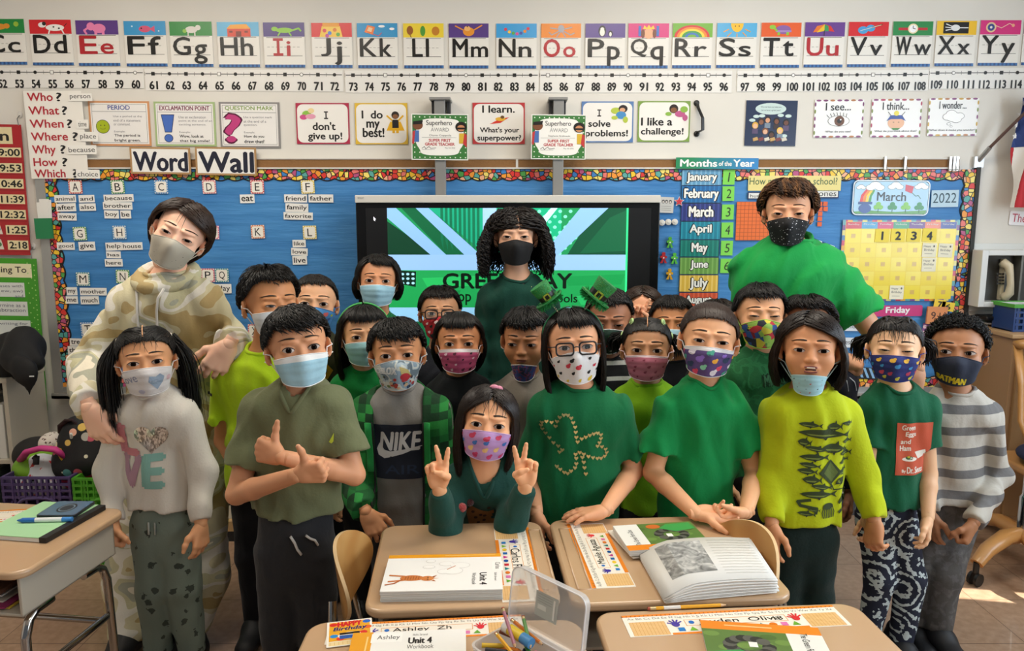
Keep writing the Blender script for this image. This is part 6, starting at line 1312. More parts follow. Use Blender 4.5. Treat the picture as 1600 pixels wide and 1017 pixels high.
s, t = book(((783, 862), (785, 921), (594, 925), (607, 871)), 60, .026, 'thick unit four workbook with an orange spine and a cat picture')
H = s.H; s.col = '#f2f1ec'; s.rect(0, 0, 6, H, '#e8a01e', 1).rect(2, H*.05, 2.8, H*.5, '#f4cf80', 2)
s.rect(14, -1, 30, H*.08, '#f7f5ef', 2).text('Carlos', 16, 1, 27, 5, '#2a2a2a', 3, bold=0).text('Skills Strand', 33, H*.045, 46, H*.065, '#55524e', 2, bold=0).text('Unit 4', 33, H*.13, 52, H*.19, '#1c1a18', 2, bold=.03).text('Workbook', 33, H*.22, 52, H*.255, '#33302c', 2, bold=0)
for (x, y, rx, ry) in ((20, H*.36, 5, 8), (29, H*.42, 6, 8), (17, H*.48, 4, 6), (30, H*.5, 4, 5), (22, H*.63, 3, 5), (12, H*.62, 3, 4)):
    s.ell(x, y, rx, ry, '#cfccc6', 2).ell(x, y, rx-.4, ry-.4, '#f4f3ee', 3)
s.line([(21, H*.40), (27, H*.47)], .8, '#c87a4a', 4)
s.ell(40, H*.76, 4.5, H*.10, '#c8763a', 3).ell(41, H*.63, 4, 5, '#cf8044', 3.2).poly([(38, H*.59), (36, H*.55), (40, H*.575)], '#b0602a', 3.4).poly([(43, H*.575), (46, H*.555), (45, H*.595)], '#b0602a', 3.4).poly([(40, H*.62), (42, H*.62), (41, H*.53)], '#d89058', 3.5)
for x in (37, 43): s.line([(x, H*.82), (x-2 if x < 40 else x+2, H*.95)], 2.0, '#c8763a', 3)
s.line([(42, H*.84), (48, H*.90), (50, H*.97)], 1.6, '#b0602a', 3)
for i in range(6): s.line([(37.5, H*(.70+.022*i)), (42.5, H*(.705+.022*i))], .5, '#8a4a1e', 3.6)
for q in (39.5, 42.5): s.ell(q, H*.625, .6, .8, '#2a1c10', 3.8)
s.done('cover', None, None, parent=t)
s, t = book(((546, 990), (717, 983), (741, 1062), (538, 1070)), 100, .012, 'white unit four workbook with an orange spine and a handwritten name label')
s.col = '#f2f1ec'; H = s.H; s.rect(0, 0, 18, H, '#e8a01e', 1).rect(13, 7, 14.5, 34, '#f4cf80', 2).rect(17, 3, 44, 17, '#f8f7f2', 2).text('Ashley', 22, 6, 42, 14, '#222222', 3, bold=0).text('Skills Strand', 53, 5, 66, 8, '#55524e', 2, bold=0).text('Unit 4', 50, 11, 70, 20, '#1c1a18', 2, bold=.035).text('Workbook', 49, 22, 72, 28, '#33302c', 2, bold=0)
s.ell(50, 42, 12, 9, '#cfccc6', 2).ell(50, 42, 11.4, 8.4, '#f4f3ee', 3).done('cover', None, None, parent=t)
def reader(s, flip=False):
    H, W = s.H, s.W; s.col = '#e9e7df'; s.rect(0, 0, W, 13, '#e8861e', 1).rect(20, 5, 60, 7, '#f4c080', 2).rect(0, 13, W, H, '#5c7a3a', 1)
    for i in range(14): s.ell(7+(i*37) % 90, 20+(i*23) % max(20, int(H-26)), 7, 4, ('#6f8f44', '#4c6a30')[i % 2], 1.5)
    s.rect(W*.70, 13, W, H, '#e9e7df', 2)
    for i in range(16): a = i/15*5.6; s.ell(W*.36+16*math.cos(a), 13+(H-13)*.42+(H-20)*.24*math.sin(a), 6, 5, ('#2e2e2a', '#5a5a52')[i % 2], 3, n=10)
    s.poly([(2, H*.70), (W*.28, H*.62), (W*.46, H*.78), (W*.34, H*.93), (4, H*.95)], '#3a9a4a', 4).ell(W*.52, H*.86, 9, 6, '#c8682a', 4).rect(W*.36, 30, W*.43, H*.55, '#ecebe4', 4)
    s.text('The Green Fern Zoo', W*.70+14-H*.3, H*.42, W*.70+14+H*.3, H*.42+6, '#1c1a18', 4, bold=.01, rot=90); return s
s, t = book(((1108, 968), (1292, 984), (1300, 1052), (1094, 1042)), 100, .006, 'green snake reading book with an orange band on the thirteen desk', name='reading_book', grp='reading books on the desks'); reader(s).done('cover', None, None, parent=t)
s, t = book(((1117, 852), (985, 861), (956, 822), (1075, 815)), 100, .014, 'green snake reading book resting on the open workbook cover', z=DESK+.012, name='reading_book', grp='reading books on the desks'); reader(s).done('cover', None, None, parent=t)
# open workbook: a thick block of leaves curling up, and the turned cover beside it
t = thing('open_workbook', 'thick workbook lying open at a grey drawing and ruled lines', 'book', tuple(PZ(1100, 900, DESK)), 'workbooks on the desks')
A, B, C_, D_ = [PZ(x, y, DESK+.0) for x, y in ((1000, 872), (1172, 862), (1214, 928), (1040, 944))]
def quadpt(u, v): return lerp(lerp(A, B, u), lerp(D_, C_, u), v)
n = 12
for L in range(n):
    z0 = .003+L*.0030; g_ = np.array([[quadpt(.012*math.sin(L*2.1)+u*(1+.010*math.sin(L*1.7)), v+.006*math.sin(L*3.3))+np.array((0, 0, z0*min(1, .35+3*u)+.010*math.sin(u*3.1)*L/n)) for u in np.linspace(0, 1, 13)] for v in np.linspace(0, 1, 3)])
    MB().grid(g_, mat(('#f1efe9', '#dcdad4')[L % 2], .7)).build('page', t, 180).modifiers.new('thickness', 'SOLIDIFY').thickness = .0022
def onpage(v):
    o = []
    for x, y, l in v: u, w_ = x/100, y/100; L = n-1; o.append(quadpt(.012*math.sin(L*2.1)+u*(1+.010*math.sin(L*1.7)), w_+.006*math.sin(L*3.3))+np.array((0, 0, (.003+L*.0030)*min(1, .35+3*u)+.010*math.sin(u*3.1)*L/n+.0025+l)))
    return np.array(o)
s2 = S2(); gp, tt, bb_ = nodes('#8a8a88', .7); nn_ = tex(tt, 'Noise', coord(tt), Scale=34.0, Detail=7.0, Distortion=1.2); tt.links.new(ramp(tt, nn_.outputs[0], [(.3, '#5e5e5c'), (.5, '#979794'), (.7, '#d4d2cd')], False), bb_.inputs['Base Color'])
for i in range(8):
    for j in range(4): s2.rect(12+i*5, 8+j*18, 17+i*5, 26+j*18, gp, 1)
for i in range(13):
    for k in range(6): s2.rect(58+k*6.4, 8+i*6.6, 64.4+k*6.4, 8.5+i*6.6, '#a8a49a', 1)
mb = MB(); s2.emit(mb, lambda v: onpage(v), gap=.0006); mb.build('printed_page', t)
s = Sheet(((946, 832), (985, 826), (1037, 868), (992, 872)), 60, DESK+.004, .004, '#e9e4d8'); s.text('Lesson', 8, 6, 24, 10, '#77736a', 1, bold=0).done('turned_cover', None, None, parent=t)
# birthday card, pencil
s = Sheet(((511, 973), (580, 966), (584, 1003), (510, 1013)), 100, DESK+.002, .0008, '#f3efe4', .25)
H = s.H; s.rect(5, 4, 95, H*.80, '#e8a82a', 1)
for i, (x, y, c_) in enumerate(((14, 14, '#d8302a'), (88, 12, '#2a6ac8'), (80, H*.55, '#d8302a'), (16, H*.6, '#2a8ad0'), (30, H*.72, '#e8402a'), (66, H*.70, '#f0d83a'), (90, H*.35, '#e86a2a'))): s.ell(x, y, 9, 7, c_, 2)
s.text('HAPPY', 24, 5, 76, H*.24, '#d02a2a', 3, bold=.05).text('Birthday', 14, H*.26, 88, H*.44, '#1c2a6a', 3, bold=.03, shear=.2).ell(50, H*.62, 26, H*.13, '#f4efe6', 3, n=24).rect(28, H*.60, 72, H*.74, '#2a5aa8', 3.2).rect(28, H*.50, 72, H*.58, '#1c1a1a', 3.1)
s.rect(5, H*.82, 95, H*.97, '#f0d8a0', 1); [s.rect(8+i*9, H*.84, 8.6+i*9, H*.95, '#c89a4a', 2) for i in range(10)]
s.done('birthday_card', 'colourful happy birthday card beside the unit workbook', 'card')
def pencil(name, label, p, q, r, col, group, tipc='#3a3632', kind='pencil', parent=None):
    p, q = np.array(p), np.array(q); d = nrm(q-p); L = np.linalg.norm(q-p); t = thing(name, label, kind, tuple((p+q)/2), group)
    if kind == 'pencil':
        MB().tube([p+d*L*.10, q-d*L*.09], r, col, n=6).build('barrel', t); MB().tube([p+d*L*.03, p+d*L*.10], r*1.02, mat('#c8b48a', .3, metal=.7), n=10).build('ferrule', t, 60); MB().tube([p, p+d*L*.035], r*.95, mat('#a8503a', .8), n=10).build('eraser', t, 60)
        MB().tube([q-d*L*.09, q-d*L*.02], [r, r*.3], '#d8b083', n=10).tube([q-d*L*.02, q], [r*.3, r*.06], tipc, n=8).build('pencil_tip', t, 60)
    else:
        MB().tube([p, q-d*L*.16], r, col, n=12).build('wrapper', t, 60); MB().tube([q-d*L*.16, q-d*L*.11, q-d*L*.10, q], [r*.9, r*.9, r*.85, r*.35], tipc, n=12).build('crayon_tip', t, 60)
    return t
def PZ2(x, y, z): return PZ(x, y, z)
t = pencil('pencil', 'yellow pencil with a white sticker wrap along the desk back edge', PZ(1012, 951, DESK+.005), PZ(1137, 945, DESK+.005), .0038, '#e8a81e', 'pencils')
a_, b_ = PZ(1037, 949.8, DESK+.005), PZ(1063, 948.5, DESK+.005); MB().tube([a_, b_], .0041, mat('#e6e2dc', .4), n=6).build('sticker_wrap', t)
# pencil box with its lid open
pls = mat('#dcdad8', .2, alpha=.55, spec=.5)
A, B = PZ(803, 969, DESK+.055), PZ(916, 1032, DESK+.055); u = nrm((B-A)*(1, 1, 0)); L = np.linalg.norm((B-A)[:2]); v = np.array((u[1], -u[0], 0)); v = v if v[0] < 0 else -v
bf = frame((A[0], A[1], 0), u, v, (0, 0, 1)); W_ = .125; t = thing('pencil_box', 'clear plastic pencil box with its lid open, full of crayons', 'pencil box', tuple(A+(B-A)/2+v*W_/2-(0, 0, .055)), None)
z0 = DESK+.001; mb = MB()
ring = lambda z, k: [tuple(p) for p in bf(np.array([(x, y, z) for x, y in rrect(k, k, L-k, W_-k, .018, 5)]))]
g_ = np.array([ring(z0+.002, .010), ring(z0+.02, .006), ring(DESK+.055, 0), ring(DESK+.055, .004), ring(z0+.02, .0095), ring(z0+.005, .013)]); mb.grid(g_, pls, True); mb.add(np.array(ring(z0+.002, .010)), [tuple(range(24))], pls); mb.build('box_base', t, 60)
lidf = frame((A[0], A[1], DESK+.056), u, nrm(np.array((0, 0, 1.))-v*.14), -v); mb = MB(); k = L
lr = lambda z, q: [tuple(p) for p in lidf(np.array([(x, y, z) for x, y in rrect(q, q+.002, L-q, .124-q, .02, 5)]))]
g_ = np.array([lr(-.018, 0), lr(-.002, .002), lr(0, .006)]); mb.grid(g_, pls, True); mb.add(np.array(lr(0, .006)), [tuple(range(24))], pls); mb.tube(lr(-.018, 0), .0018, mat('#e8e6e6', .25, alpha=.7), n=6, closed=True); lid = mb.build('box_lid', t, 60)
s2 = S2(); s2.rect(.055, .035, .115, .085, '#b8bcb6', 1).rect(.062, .05, .085, .06, '#d6d8d2', 2).rect(.103, .04, .108, .08, '#e4e4de', 2); [s2.rect(.06, .065+i*.005, .1, .066+i*.005, '#9a9e98', 2) for i in range(4)]
mb = MB(); s2.emit(mb, lambda q: lidf(np.c_[q[:, 0], q[:, 1], -.0006-q[:, 2]])); mb.build('product_label', lid)
def inbox(x, y, z): return bf(np.array([(x, y, DESK+z+.012)]))[0]
r_ = random.Random(5)
names = {'#d8b02a': 'yellow', '#7a3a20': 'brown', '#2a2a2e': 'black', '#e8862a': 'orange', '#5a2a6a': 'purple', '#2a5aa0': 'blue', '#c8302a': 'red', '#3a8a3a': 'green', '#c8b890': 'tan', '#e8a0b0': 'pink', '#8a8a8e': 'grey', '#d86a3a': 'coral', '#1f2a50': 'navy'}
for i, (c_, x0, y0, x1, y1, z) in enumerate((('#d8b02a', .03, .105, .075, .07, .044), ('#7a3a20', .02, .05, .105, .035, .048), ('#2a2a2e', .06, .112, .13, .075, .046), ('#c8b890', .085, .115, .15, .09, .036), ('#e8862a', .035, .085, .12, .05, .036), ('#5a2a6a', .055, .10, .125, .06, .032), ('#2a5aa0', .11, .10, .16, .06, .040), ('#c8302a', .12, .115, .15, .10, .046), ('#3a8a3a', .10, .03, .16, .05, .040), ('#d86a3a', .08, .085, .15, .03, .028), ('#8a8a8e', .07, .06, .15, .075, .024), ('#1f2a50', .12, .04, .17, .085, .030), ('#e8a0b0', .14, .02, .17, .08, .022))):
    z -= .004
    pencil('crayon', f'{names[c_]} crayon lying in the clear pencil box', inbox(x0*.6, y0, z), inbox(x1*.6, y1, z-.004), .0045, mat(c_, .5), 'crayons in the box', mat(c_, .4), 'crayon')
for i in range(14):
    c_ = list(names)[i % 13]; x, y, a = r_.uniform(.02, L-.03), r_.uniform(.03, .10), r_.uniform(0, 6.28); d = np.array((.032*math.cos(a), .032*math.sin(a))); lo_, hi_ = np.array((.014, .018)), np.array((L-.014, W_-.018)); p, q = np.clip((x, y)-d, lo_, hi_), np.clip((x, y)+d, lo_, hi_)
    if np.linalg.norm(q-p) < .03: continue
    z = .006+.0085*(i % 3)-.012; pencil('crayon', f'{names[c_]} crayon lying deep in the clear pencil box', inbox(*p, z), inbox(*q, z), .0045, mat(c_, .5), 'crayons in the box', mat(c_, .4), 'crayon')
for c_, nm, p, q in (('#e8a81e', 'yellow pencil among the crayons pointing at the camera', (.03, .07, .052), (.12, .085, .044)), ('#d87a2a', 'orange pencil along the lid side of the box', (.02, .02, .058), (.16, .03, .050)), ('#b87a8a', 'patterned pencil leaning up against the open lid', (.005, .035, .085), (.11, .07, .045)), ('#6aa05a', 'green and white patterned pencil standing out near the box corner', (.06, .015, .075), (.14, .05, .045))):
    pencil('pencil', nm, inbox(p[0]*.7, *p[1:]), inbox(q[0]*.7, *q[1:]), .0038, mat(c_, .45), 'pencils')
t = thing('glue_stick', 'white and yellow glue stick in the clear pencil box', 'glue stick', tuple(inbox(.06, .04, .05)))
MB().tube([inbox(.035, .045, .056), inbox(.07, .045, .054)], .011, mat('#e8c832', .4), n=16).build('barrel', t, 60); MB().tube([inbox(.02, .045, .057), inbox(.035, .045, .056)], .0115, mat('#ecebe6', .4), n=16).build('cap', t, 60); MB().tube([inbox(.07, .045, .054), inbox(.095, .045, .052)], .0108, mat('#4a90c8', .4), n=16).build('label_band', t, 60)
# on the desk at the side
s = Sheet(((58, 784), (158, 789), (76, 842), (-22, 834)), 100, DESK+.014, .013, '#a9d8a8', .5); t = thing('notebook', 'pale green notebook with a black spine', 'notebook', tuple(PZ(65, 812, DESK)))
s.col = '#e8e6df'; s.th = .012; s0 = s; mb = MB(); mb.prism(rrect(0, 0, 100, s.H, 2), -.013, -.001, mat('#e9e7e0', .7), s.fr); mb.build('page_block', t)
mb = MB(); mb.prism(rrect(-1, -1, 93, s.H+1, 2), -.001, .001, mat('#a6d6a4', .5), s.fr); mb.build('cover', t); mb = MB(); mb.prism([(91, -1), (101.5, -1), (101.5, s.H+1), (91, s.H+1)], -.0135, .0015, mat('#17181a', .5), s.fr); mb.build('spine', t)
s = Sheet(((86, 783), (153, 782), (113, 806), (60, 805)), 100, DESK+.024, .009, '#4b6076', .2); t = thing('mobile_phone', 'blue-grey mobile phone lying on the green notebook', 'phone', tuple(PZ(105, 795, DESK+.015)))
mb = MB(); mb.prism(rrect(0, 0, 100, s.H, 9, 4), -.008, 0, mat('#25282c', .35), s.fr); mb.build('phone_case', t, 0, .001); mb = MB(); mb.prism(rrect(3, 3, 97, s.H-3, 7, 4), 0, .0006, mat('#56708a', .15), s.fr); mb.build('phone_back', t)
s2 = S2(); s2.ell(52, s.H*.5, 22, s.H*.3, '#20252a', 1, n=28).ell(52, s.H*.5, 18, s.H*.24, '#6a8090', 2, n=28).ell(52, s.H*.5, 15, s.H*.19, '#2a3036', 3, n=28); mb = MB(); s2.emit(mb, lambda v: s.fr(v+(0, 0, .0006)), gap=.0001); mb.build('phone_emblem', t)
p, q = PZ(27, 813, DESK+.022), PZ(113, 811, DESK+.022); d = nrm(q-p); Lp = np.linalg.norm(q-p); t = thing('marker_pen', 'blue and white marker pen across the green notebook', 'pen', tuple((p+q)/2))
MB().tube([p, p+d*Lp*.09], [.002, .006], mat('#2a6ab8', .4), n=12).tube([p+d*Lp*.09, p+d*Lp*.33], .0072, mat('#2a6ab8', .4), n=12).build('pen_cap', t, 60); MB().tube([p+d*Lp*.33, p+d*Lp*.82], .0066, mat('#e4e6e8', .4), n=12).build('barrel', t, 60); MB().tube([p+d*Lp*.82, q], .0068, mat('#3a86d0', .4), n=12).build('pen_end', t, 60)
for i, (c_, dx, dz, nm) in enumerate((('#8a2a5a', 0, .006, 'magenta folder'), ('#c8a83a', .012, .001, 'mustard folder'), ('#d8d4cc', -.01, .028, 'white paper pad'), ('#5a3a2a', .006, .042, 'brown notebook'), ('#6a7aa0', -.02, .018, 'blue-grey folder'), ('#c9c2b4', .01, .012, 'cream folder'))):
    w = .22-.006*i; mb = MB(); h_ = .004 if i != 3 else .012; z_ = DESK-.126+dz
    mb.box((-w+dx-.02, -.175+.01*(i % 3), z_), (w+dx-.01, .15, z_+h_), mat(c_, .6), lambda v: LF(v)); tag(mb.build('folder' if 'folder' in nm else 'notepad'), f'{nm} stored inside the open desk box by the pigtailed girl', 'folder' if 'folder' in nm else 'notepad', 'papers in the desk box')
# ------------------------------------------------------------------ bookcase, bags and crates by the left wall, low shelf
cr = mat('#b9b2a2', .5, bump=(20, .03))
bx1 = P(20, 700, 3.3)[0]; zt = P(19, 592, 3.3)[2]
t = thing('bookcase', 'cream wooden bookcase end with binders under the black jacket', 'bookcase', (bx1-.4, 3.43, 0))
MB().box((bx1-.02, 3.30, 0), (bx1, 3.575, zt), cr).build('side_panel', t, 0, .002); MB().box((bx1-.9, 3.30, 0), (bx1-.88, 3.575, zt), cr).build('side_panel', t, 0, .002)
MB().box((bx1-.904, 3.297, zt-.02), (bx1+.004, 3.577, zt+.002), cr).build('top_board', t, 0, .002); MB().box((bx1-.879, 3.565, .001), (bx1-.021, 3.574, zt-.021), mat('#8a8478', .6)).build('back_board', t)
for z in (.05, P(10, 720, 3.30)[2]): MB().box((bx1-.88, 3.31, z-.018), (bx1-.02, 3.56, z), cr).build('shelf_board', t)
zs = P(10, 720, 3.30)[2]
for i, (c_, nm) in enumerate((('#d9d8d2', 'white'), ('#c9c8c4', 'light grey'), ('#2f6a4a', 'dark green'), ('#dedcd4', 'off-white'), ('#3a3a40', 'charcoal'), ('#d2d0c8', 'pale grey'))):
    x = bx1-.05-i*.045; m = MB().box((x-.036, 3.33, zs), (x, 3.55, zs+.26-.02*(i % 3)), mat(c_, .5)); tag(m.build('ring_binder', bevel=.003), f'{nm} binder standing on the bookcase shelf', 'binder', 'binders in the bookcase')
for i in range(4):
    x = bx1-.06-i*.07; m = MB().box((x-.02, 3.33, .055), (x, 3.55, .30+.02*(i % 2)), mat(('#5a6a62', '#4a5250', '#7a8078', '#3a4448')[i], .5)); tag(m.build('hanging_folder'), f'{("sage", "slate", "grey", "dark teal")[i]} file folder on the lowest bookcase shelf', 'folder', 'folders in the bookcase')
# ------------------------------------------------------------------ who stands where
def noisecol(scale, stops, stretch=(1, 1, 1), rough=.85, detail=2.0, kind='Object'):
    m, t, b = nodes('#888888', rough, bump=(140, .12)); n = tex(t, 'Noise', coord(t, kind, stretch), Scale=scale, Detail=detail, Roughness=.4, Distortion=.6); t.links.new(ramp(t, n.outputs[0], stops), b.inputs['Base Color']); return m
def striped(period, stops, off=0):
    m, t, b = nodes('#888888', .85, bump=(140, .12)); s = t.nodes.new('ShaderNodeSeparateXYZ'); t.links.new(coord(t), s.inputs[0])
    a = t.nodes.new('ShaderNodeMath'); a.operation = 'MULTIPLY_ADD'; a.inputs[1].default_value = 1/period; a.inputs[2].default_value = off; t.links.new(s.outputs[2], a.inputs[0])
    f = t.nodes.new('ShaderNodeMath'); f.operation = 'FRACT'; t.links.new(a.outputs[0], f.inputs[0]); t.links.new(ramp(t, f.outputs[0], stops), b.inputs['Base Color']); return m
def checks(size, cols):
    m, t, b = nodes('#888888', .85, bump=(140, .12)); v = t.nodes.new('ShaderNodeVectorMath'); v.operation = 'FLOOR'; t.links.new(coord(t, scale=(1/size, 1/(size*6), 1/size)), v.inputs[0])
    w = t.nodes.new('ShaderNodeTexWhiteNoise'); t.links.new(v.outputs[0], w.inputs['Vector']); t.links.new(ramp(t, w.outputs['Value'], [(i/len(cols), c) for i, c in enumerate(cols)]), b.inputs['Base Color']); return m
def blots(base, col, scale, thr, stretch=(1, 1, 1)):
    m, t, b = nodes(base, .85, bump=(140, .12)); c = coord(t, scale=stretch); v = tex(t, 'Voronoi', c, Scale=scale); n = tex(t, 'Noise', c, Scale=scale*3.5); a = t.nodes.new('ShaderNodeMath'); a.operation = 'MULTIPLY'; t.links.new(v.outputs['Distance'], a.inputs[0]); t.links.new(n.outputs[0], a.inputs[1])
    t.links.new(ramp(t, a.outputs[0], [(0, col), (thr, base)]), b.inputs['Base Color']); return m
def bursts(base, col):
    """tie-dye rings of short dashes"""
    m, t, b = nodes(base, .85); c = coord(t, scale=(1, .2, 1)); v = tex(t, 'Voronoi', c, Scale=9.0); n = tex(t, 'Noise', c, Scale=85.0, Detail=1.0)
    s = t.nodes.new('ShaderNodeMath'); s.operation = 'MULTIPLY'; s.inputs[1].default_value = 34; t.links.new(v.outputs['Distance'], s.inputs[0])
    k = t.nodes.new('ShaderNodeMath'); k.operation = 'SINE'; t.links.new(s.outputs[0], k.inputs[0]); a = t.nodes.new('ShaderNodeMath'); a.operation = 'MULTIPLY_ADD'; a.inputs[1].default_value = .22; t.links.new(k.outputs[0], a.inputs[0]); t.links.new(n.outputs[0], a.inputs[2])
    t.links.new(ramp(t, a.outputs[0], [(0, base), (.60, col)]), b.inputs['Base Color']); return m
SURG = '#9fcadb'
BLK = '#0f0c0a'
def dots(cols, n, seed, r0=.05, r1=.09, ring=None):
    def f(s):
        r = random.Random(seed); k = 0
        for i in range(5):
            for j in range(4):
                u, v = -.8+i*.4+r.uniform(-.08, .08)+(j % 2)*.15-.07, .22+j*.22+r.uniform(-.04, .04); c = cols[k % len(cols)]; k += 1; q = r.uniform(r0, r1)
                s.ell(u, v, q, q*1.0, c, 1, n=9); s.ell(u+q*.7, v-q*.8, q*.55, q*.6, c, 1, n=7)
                if ring: s.ell(u, v, q*.45, q*.4, ring, 2, n=6)
    return f
def rob(s):
    r = random.Random(2)
    for i in range(46): s.ell(r.uniform(-.85, .85), r.uniform(.52, .95), r.uniform(.03, .07), r.uniform(.03, .07), r.choice(['#3a3a3e', '#8a4a34', '#c8a888', '#2a4a6a', '#6a7a4a', '#d8d4cc', '#a83a34']), 1, n=7)
    s.ell(.22, .55, .16, .13, '#b02a34', 2).poly([(.05, .2), (.3, .3), (.42, .52), (.1, .5)], '#b8a86a', 1.5); s.text('ROBLOX', -.80, .16, -.02, .40, '#e4e8ea', 3, bold=.05, rot=8)
# --- the three teachers
camo = noisecol(5.5, [(0, '#b9a372'), (.40, '#d3cba8'), (.48, '#e6e2d6'), (.56, '#c6c29e'), (.62, '#a8a998'), (.69, '#e2dac6')], (1, 1, 1.7), detail=1.5)
A1 = person('A1', 'woman in a pale camouflage hoodie and dotted mask, head tilted, hands on two children', 2.47, (276, 369), .222, yaw=-4, pitch=2, roll=27, adult=True, skin='#d2a48c', lids=.75, hair=dict(style='long', part=-22, open=76, zend=-.40, vol=.075, n=1700, flare=.0, tuck=.22, cap=.02, wisps=10, wspread=60), haircol='#2c1d15', brow='#2c1d14',
 mask=dict(style='cup', col=printed('#b9b3a4', ['#3a3832'], 9, thr=.05), edge='#b9b3a4'), sh=((202, 468), (322, 470)), b=1.27, top=dict(name='hoodie', col=camo, sleeve='long', neck='scoop', ease=.022, folds=.004, cuff=.97), hem=790, pants=camo,
 arms=(((142, 570, 2.58), (140, 636, 2.21), 'relax', (.36, -.06, -.92), (.25, .95, -.1)), ((368, 540, 2.66), (358, 538, 2.42), 'relax', (-.50, -.22, -.84), (-.30, .92, -.05))), legpx=(((205, 900, 2.5), (205, 985, 2.42)), ((318, 900, 2.5), (290, 985, 2.42))), legs=dict(ease=2.2))
A2 = person('A2', 'woman with long dark curly hair and black mask before the display', 3.0, (806, 370), .222, pitch=-2, adult=True, skin='#b78c72', lids=.7, hair=dict(style='curly', zend=-.72, n=900, cap=.03), haircol='#140d0a', mask=dict(style='cup', col='#101012', edge='#101012'), sh=((765, 462), (853, 462)), b=1.2, top=dict(name='top', col='#0f4034', sleeve='long', neck='scoop', ease=.01), hem=640, pants='#15161a', res=.008)
A3 = person('A3', 'woman with short brown hair in a bright green t-shirt by the calendar', 2.72, (1232, 334), .225, pitch=2, adult=True, skin='#bb8768', lids=.7, hair=dict(style='short', fringe=62, vol=.10, len=60, sweep=22, part=-35, fw=50, n=1700, cap=.05, w=1.15, hl=lambda p: hairline(p)+6*(abs(p) > 70)), haircol=noisecol(16, [(0, '#2e1d12'), (.45, '#4a2f1a'), (.58, '#6e4a28'), (.66, '#3a2415')], (3, 1, .5)), brow='#4a3020',
 mask=dict(style='cup', col=printed('#111114', ['#d8d8dc', '#8a8a90', '#f2f2f2'], 13, thr=.09), edge='#16161a'), sh=((1172, 420), (1298, 420)), b=1.42, top=dict(col='#159444', neck='scoop', ease=.022, frac=.66, folds=.004, flare=1.1), hem=640, res=.008, pants='#23252c',
 arms=(((1188, 520, 2.8), (1300, 556, 2.62), 'fist', (1, -.1, -.25), (-.2, .3, -1)), ((1372, 528, 2.82), (1432, 576, 2.6), 'relax', (-.4, -.3, -.8), (-.3, .5, -.8))))
# --- back rows
B4 = person('K4', 'boy with cropped hair, cartoonish blue mask and dark olive hoodie at the word wall', 2.72, (491, 475), .212, roll=3, skin='#b98a6a', hair=dict(style='short', fringe=52, vol=.022, len=14, sweep=4, cap=.018, n=1500), mask=dict(style='cup', col='#4a8cc8', edge='#3a6aa0', art=dots(['#d8c83a', '#b0b83a', '#d86a6a', '#3a5aa0', '#a08a6a'], 0, 4)), sh=((452, 553), (536, 553)), top=dict(name='hoodie', col='#3a3a24', sleeve='long', ease=.02), res=.008)
K5 = person('K5', 'child with black bob and blue surgical mask standing at the display edge', 2.98, (590, 439), .208, roll=3, skin='#b07a58', hair=dict(style='bob', zend=-.36, fringe=62, open=60, fw=40, sweep=18, vol=.06, n=1500), haircol=BLK, mask=dict(col=SURG), sh=((556, 520), (628, 520)), top=dict(col='#1d7a46'), res=.009)
K8 = person('K8', 'boy with black glasses and red mask far back by the display', 3.0, (687, 490), .21, skin='#a87858', hair=dict(style='short', fringe=58, vol=.05, lift=.06, sweep=8), glasses='#1a1418', mask=dict(style='cup', col='#b3242e', edge='#8a1a22', art=dots(['#e8d0d0', '#222222'], 0, 8)), sh=((650, 572), (724, 572)), top=dict(col='#2a2c34'), res=.009)
K14 = person('K14', 'child with brown hair raising a finger behind the christmas-mask boy', 2.9, (1004, 489), .2, skin='#c08868', hair=dict(style='bob', zend=-.4, open=58, vol=.05, n=1000), haircol='#2c1c12', mask=dict(col='#c9c9cc'), sh=((972, 560), (1040, 560)), top=dict(col='#3a2c30'), res=.009, arms=(((968, 560, 2.82), (988, 506, 2.72), 'point', (.35, -.05, 1), (.2, -1, 0)), None))
K16 = person('K16', 'boy with black hair peeking over two girls by the months column', 2.8, (1050, 508), .212, skin='#a06c48', hair=dict(style='short', fringe=58, vol=.045, sweep=6), haircol=BLK, mask=dict(col=SURG), sh=((1014, 588), (1090, 588)), top=dict(col='#23252c'), res=.009)
K23 = person('K23', 'dark-haired child mostly hidden behind the ponytailed girl, blue mask edge showing', 2.72, (1122, 514), .205, skin='#a87252', hair=dict(style='short', fringe=66, vol=.05), haircol='#1c120d', mask=dict(col='#7fb0c8'), sh=((1086, 592), (1158, 592)), top=dict(col='#2a2c30'), res=.009)
K13 = person('K13', 'boy in a black and white striped shirt wearing a dark green printed mask', 2.6, (952, 508), .21, pitch=6, skin='#8c5c42', lids=.45, hair=dict(style='short', fringe=56, vol=.04, sweep=5, len=20), haircol=BLK, mask=dict(style='cup', col='#12352a', edge='#e4e4e4', art=dots(['#b8323a', '#d8d0c0', '#c89a3a', '#3a7a4a', '#e8e4dc'], 0, 13, .035, .065)), sh=((908, 583), (988, 583)), top=dict(col=striped(.055, [(0, '#121216'), (.72, '#d8d6d0')], .1), sleeve='long'), res=.008)
K6 = person('K6', 'girl with dark fringe, green headband, surgical mask and green t-shirt', 2.52, (572, 527), .205, yaw=6, skin='#b58664', hair=dict(style='bob', zend=-.75, fringe=70, open=64, vol=.06, n=1500), haircol=BLK, mask=dict(col='#8fc0c8'), sh=((534, 604), (610, 604)), top=dict(col='#12843e', ease=.012), res=.008)
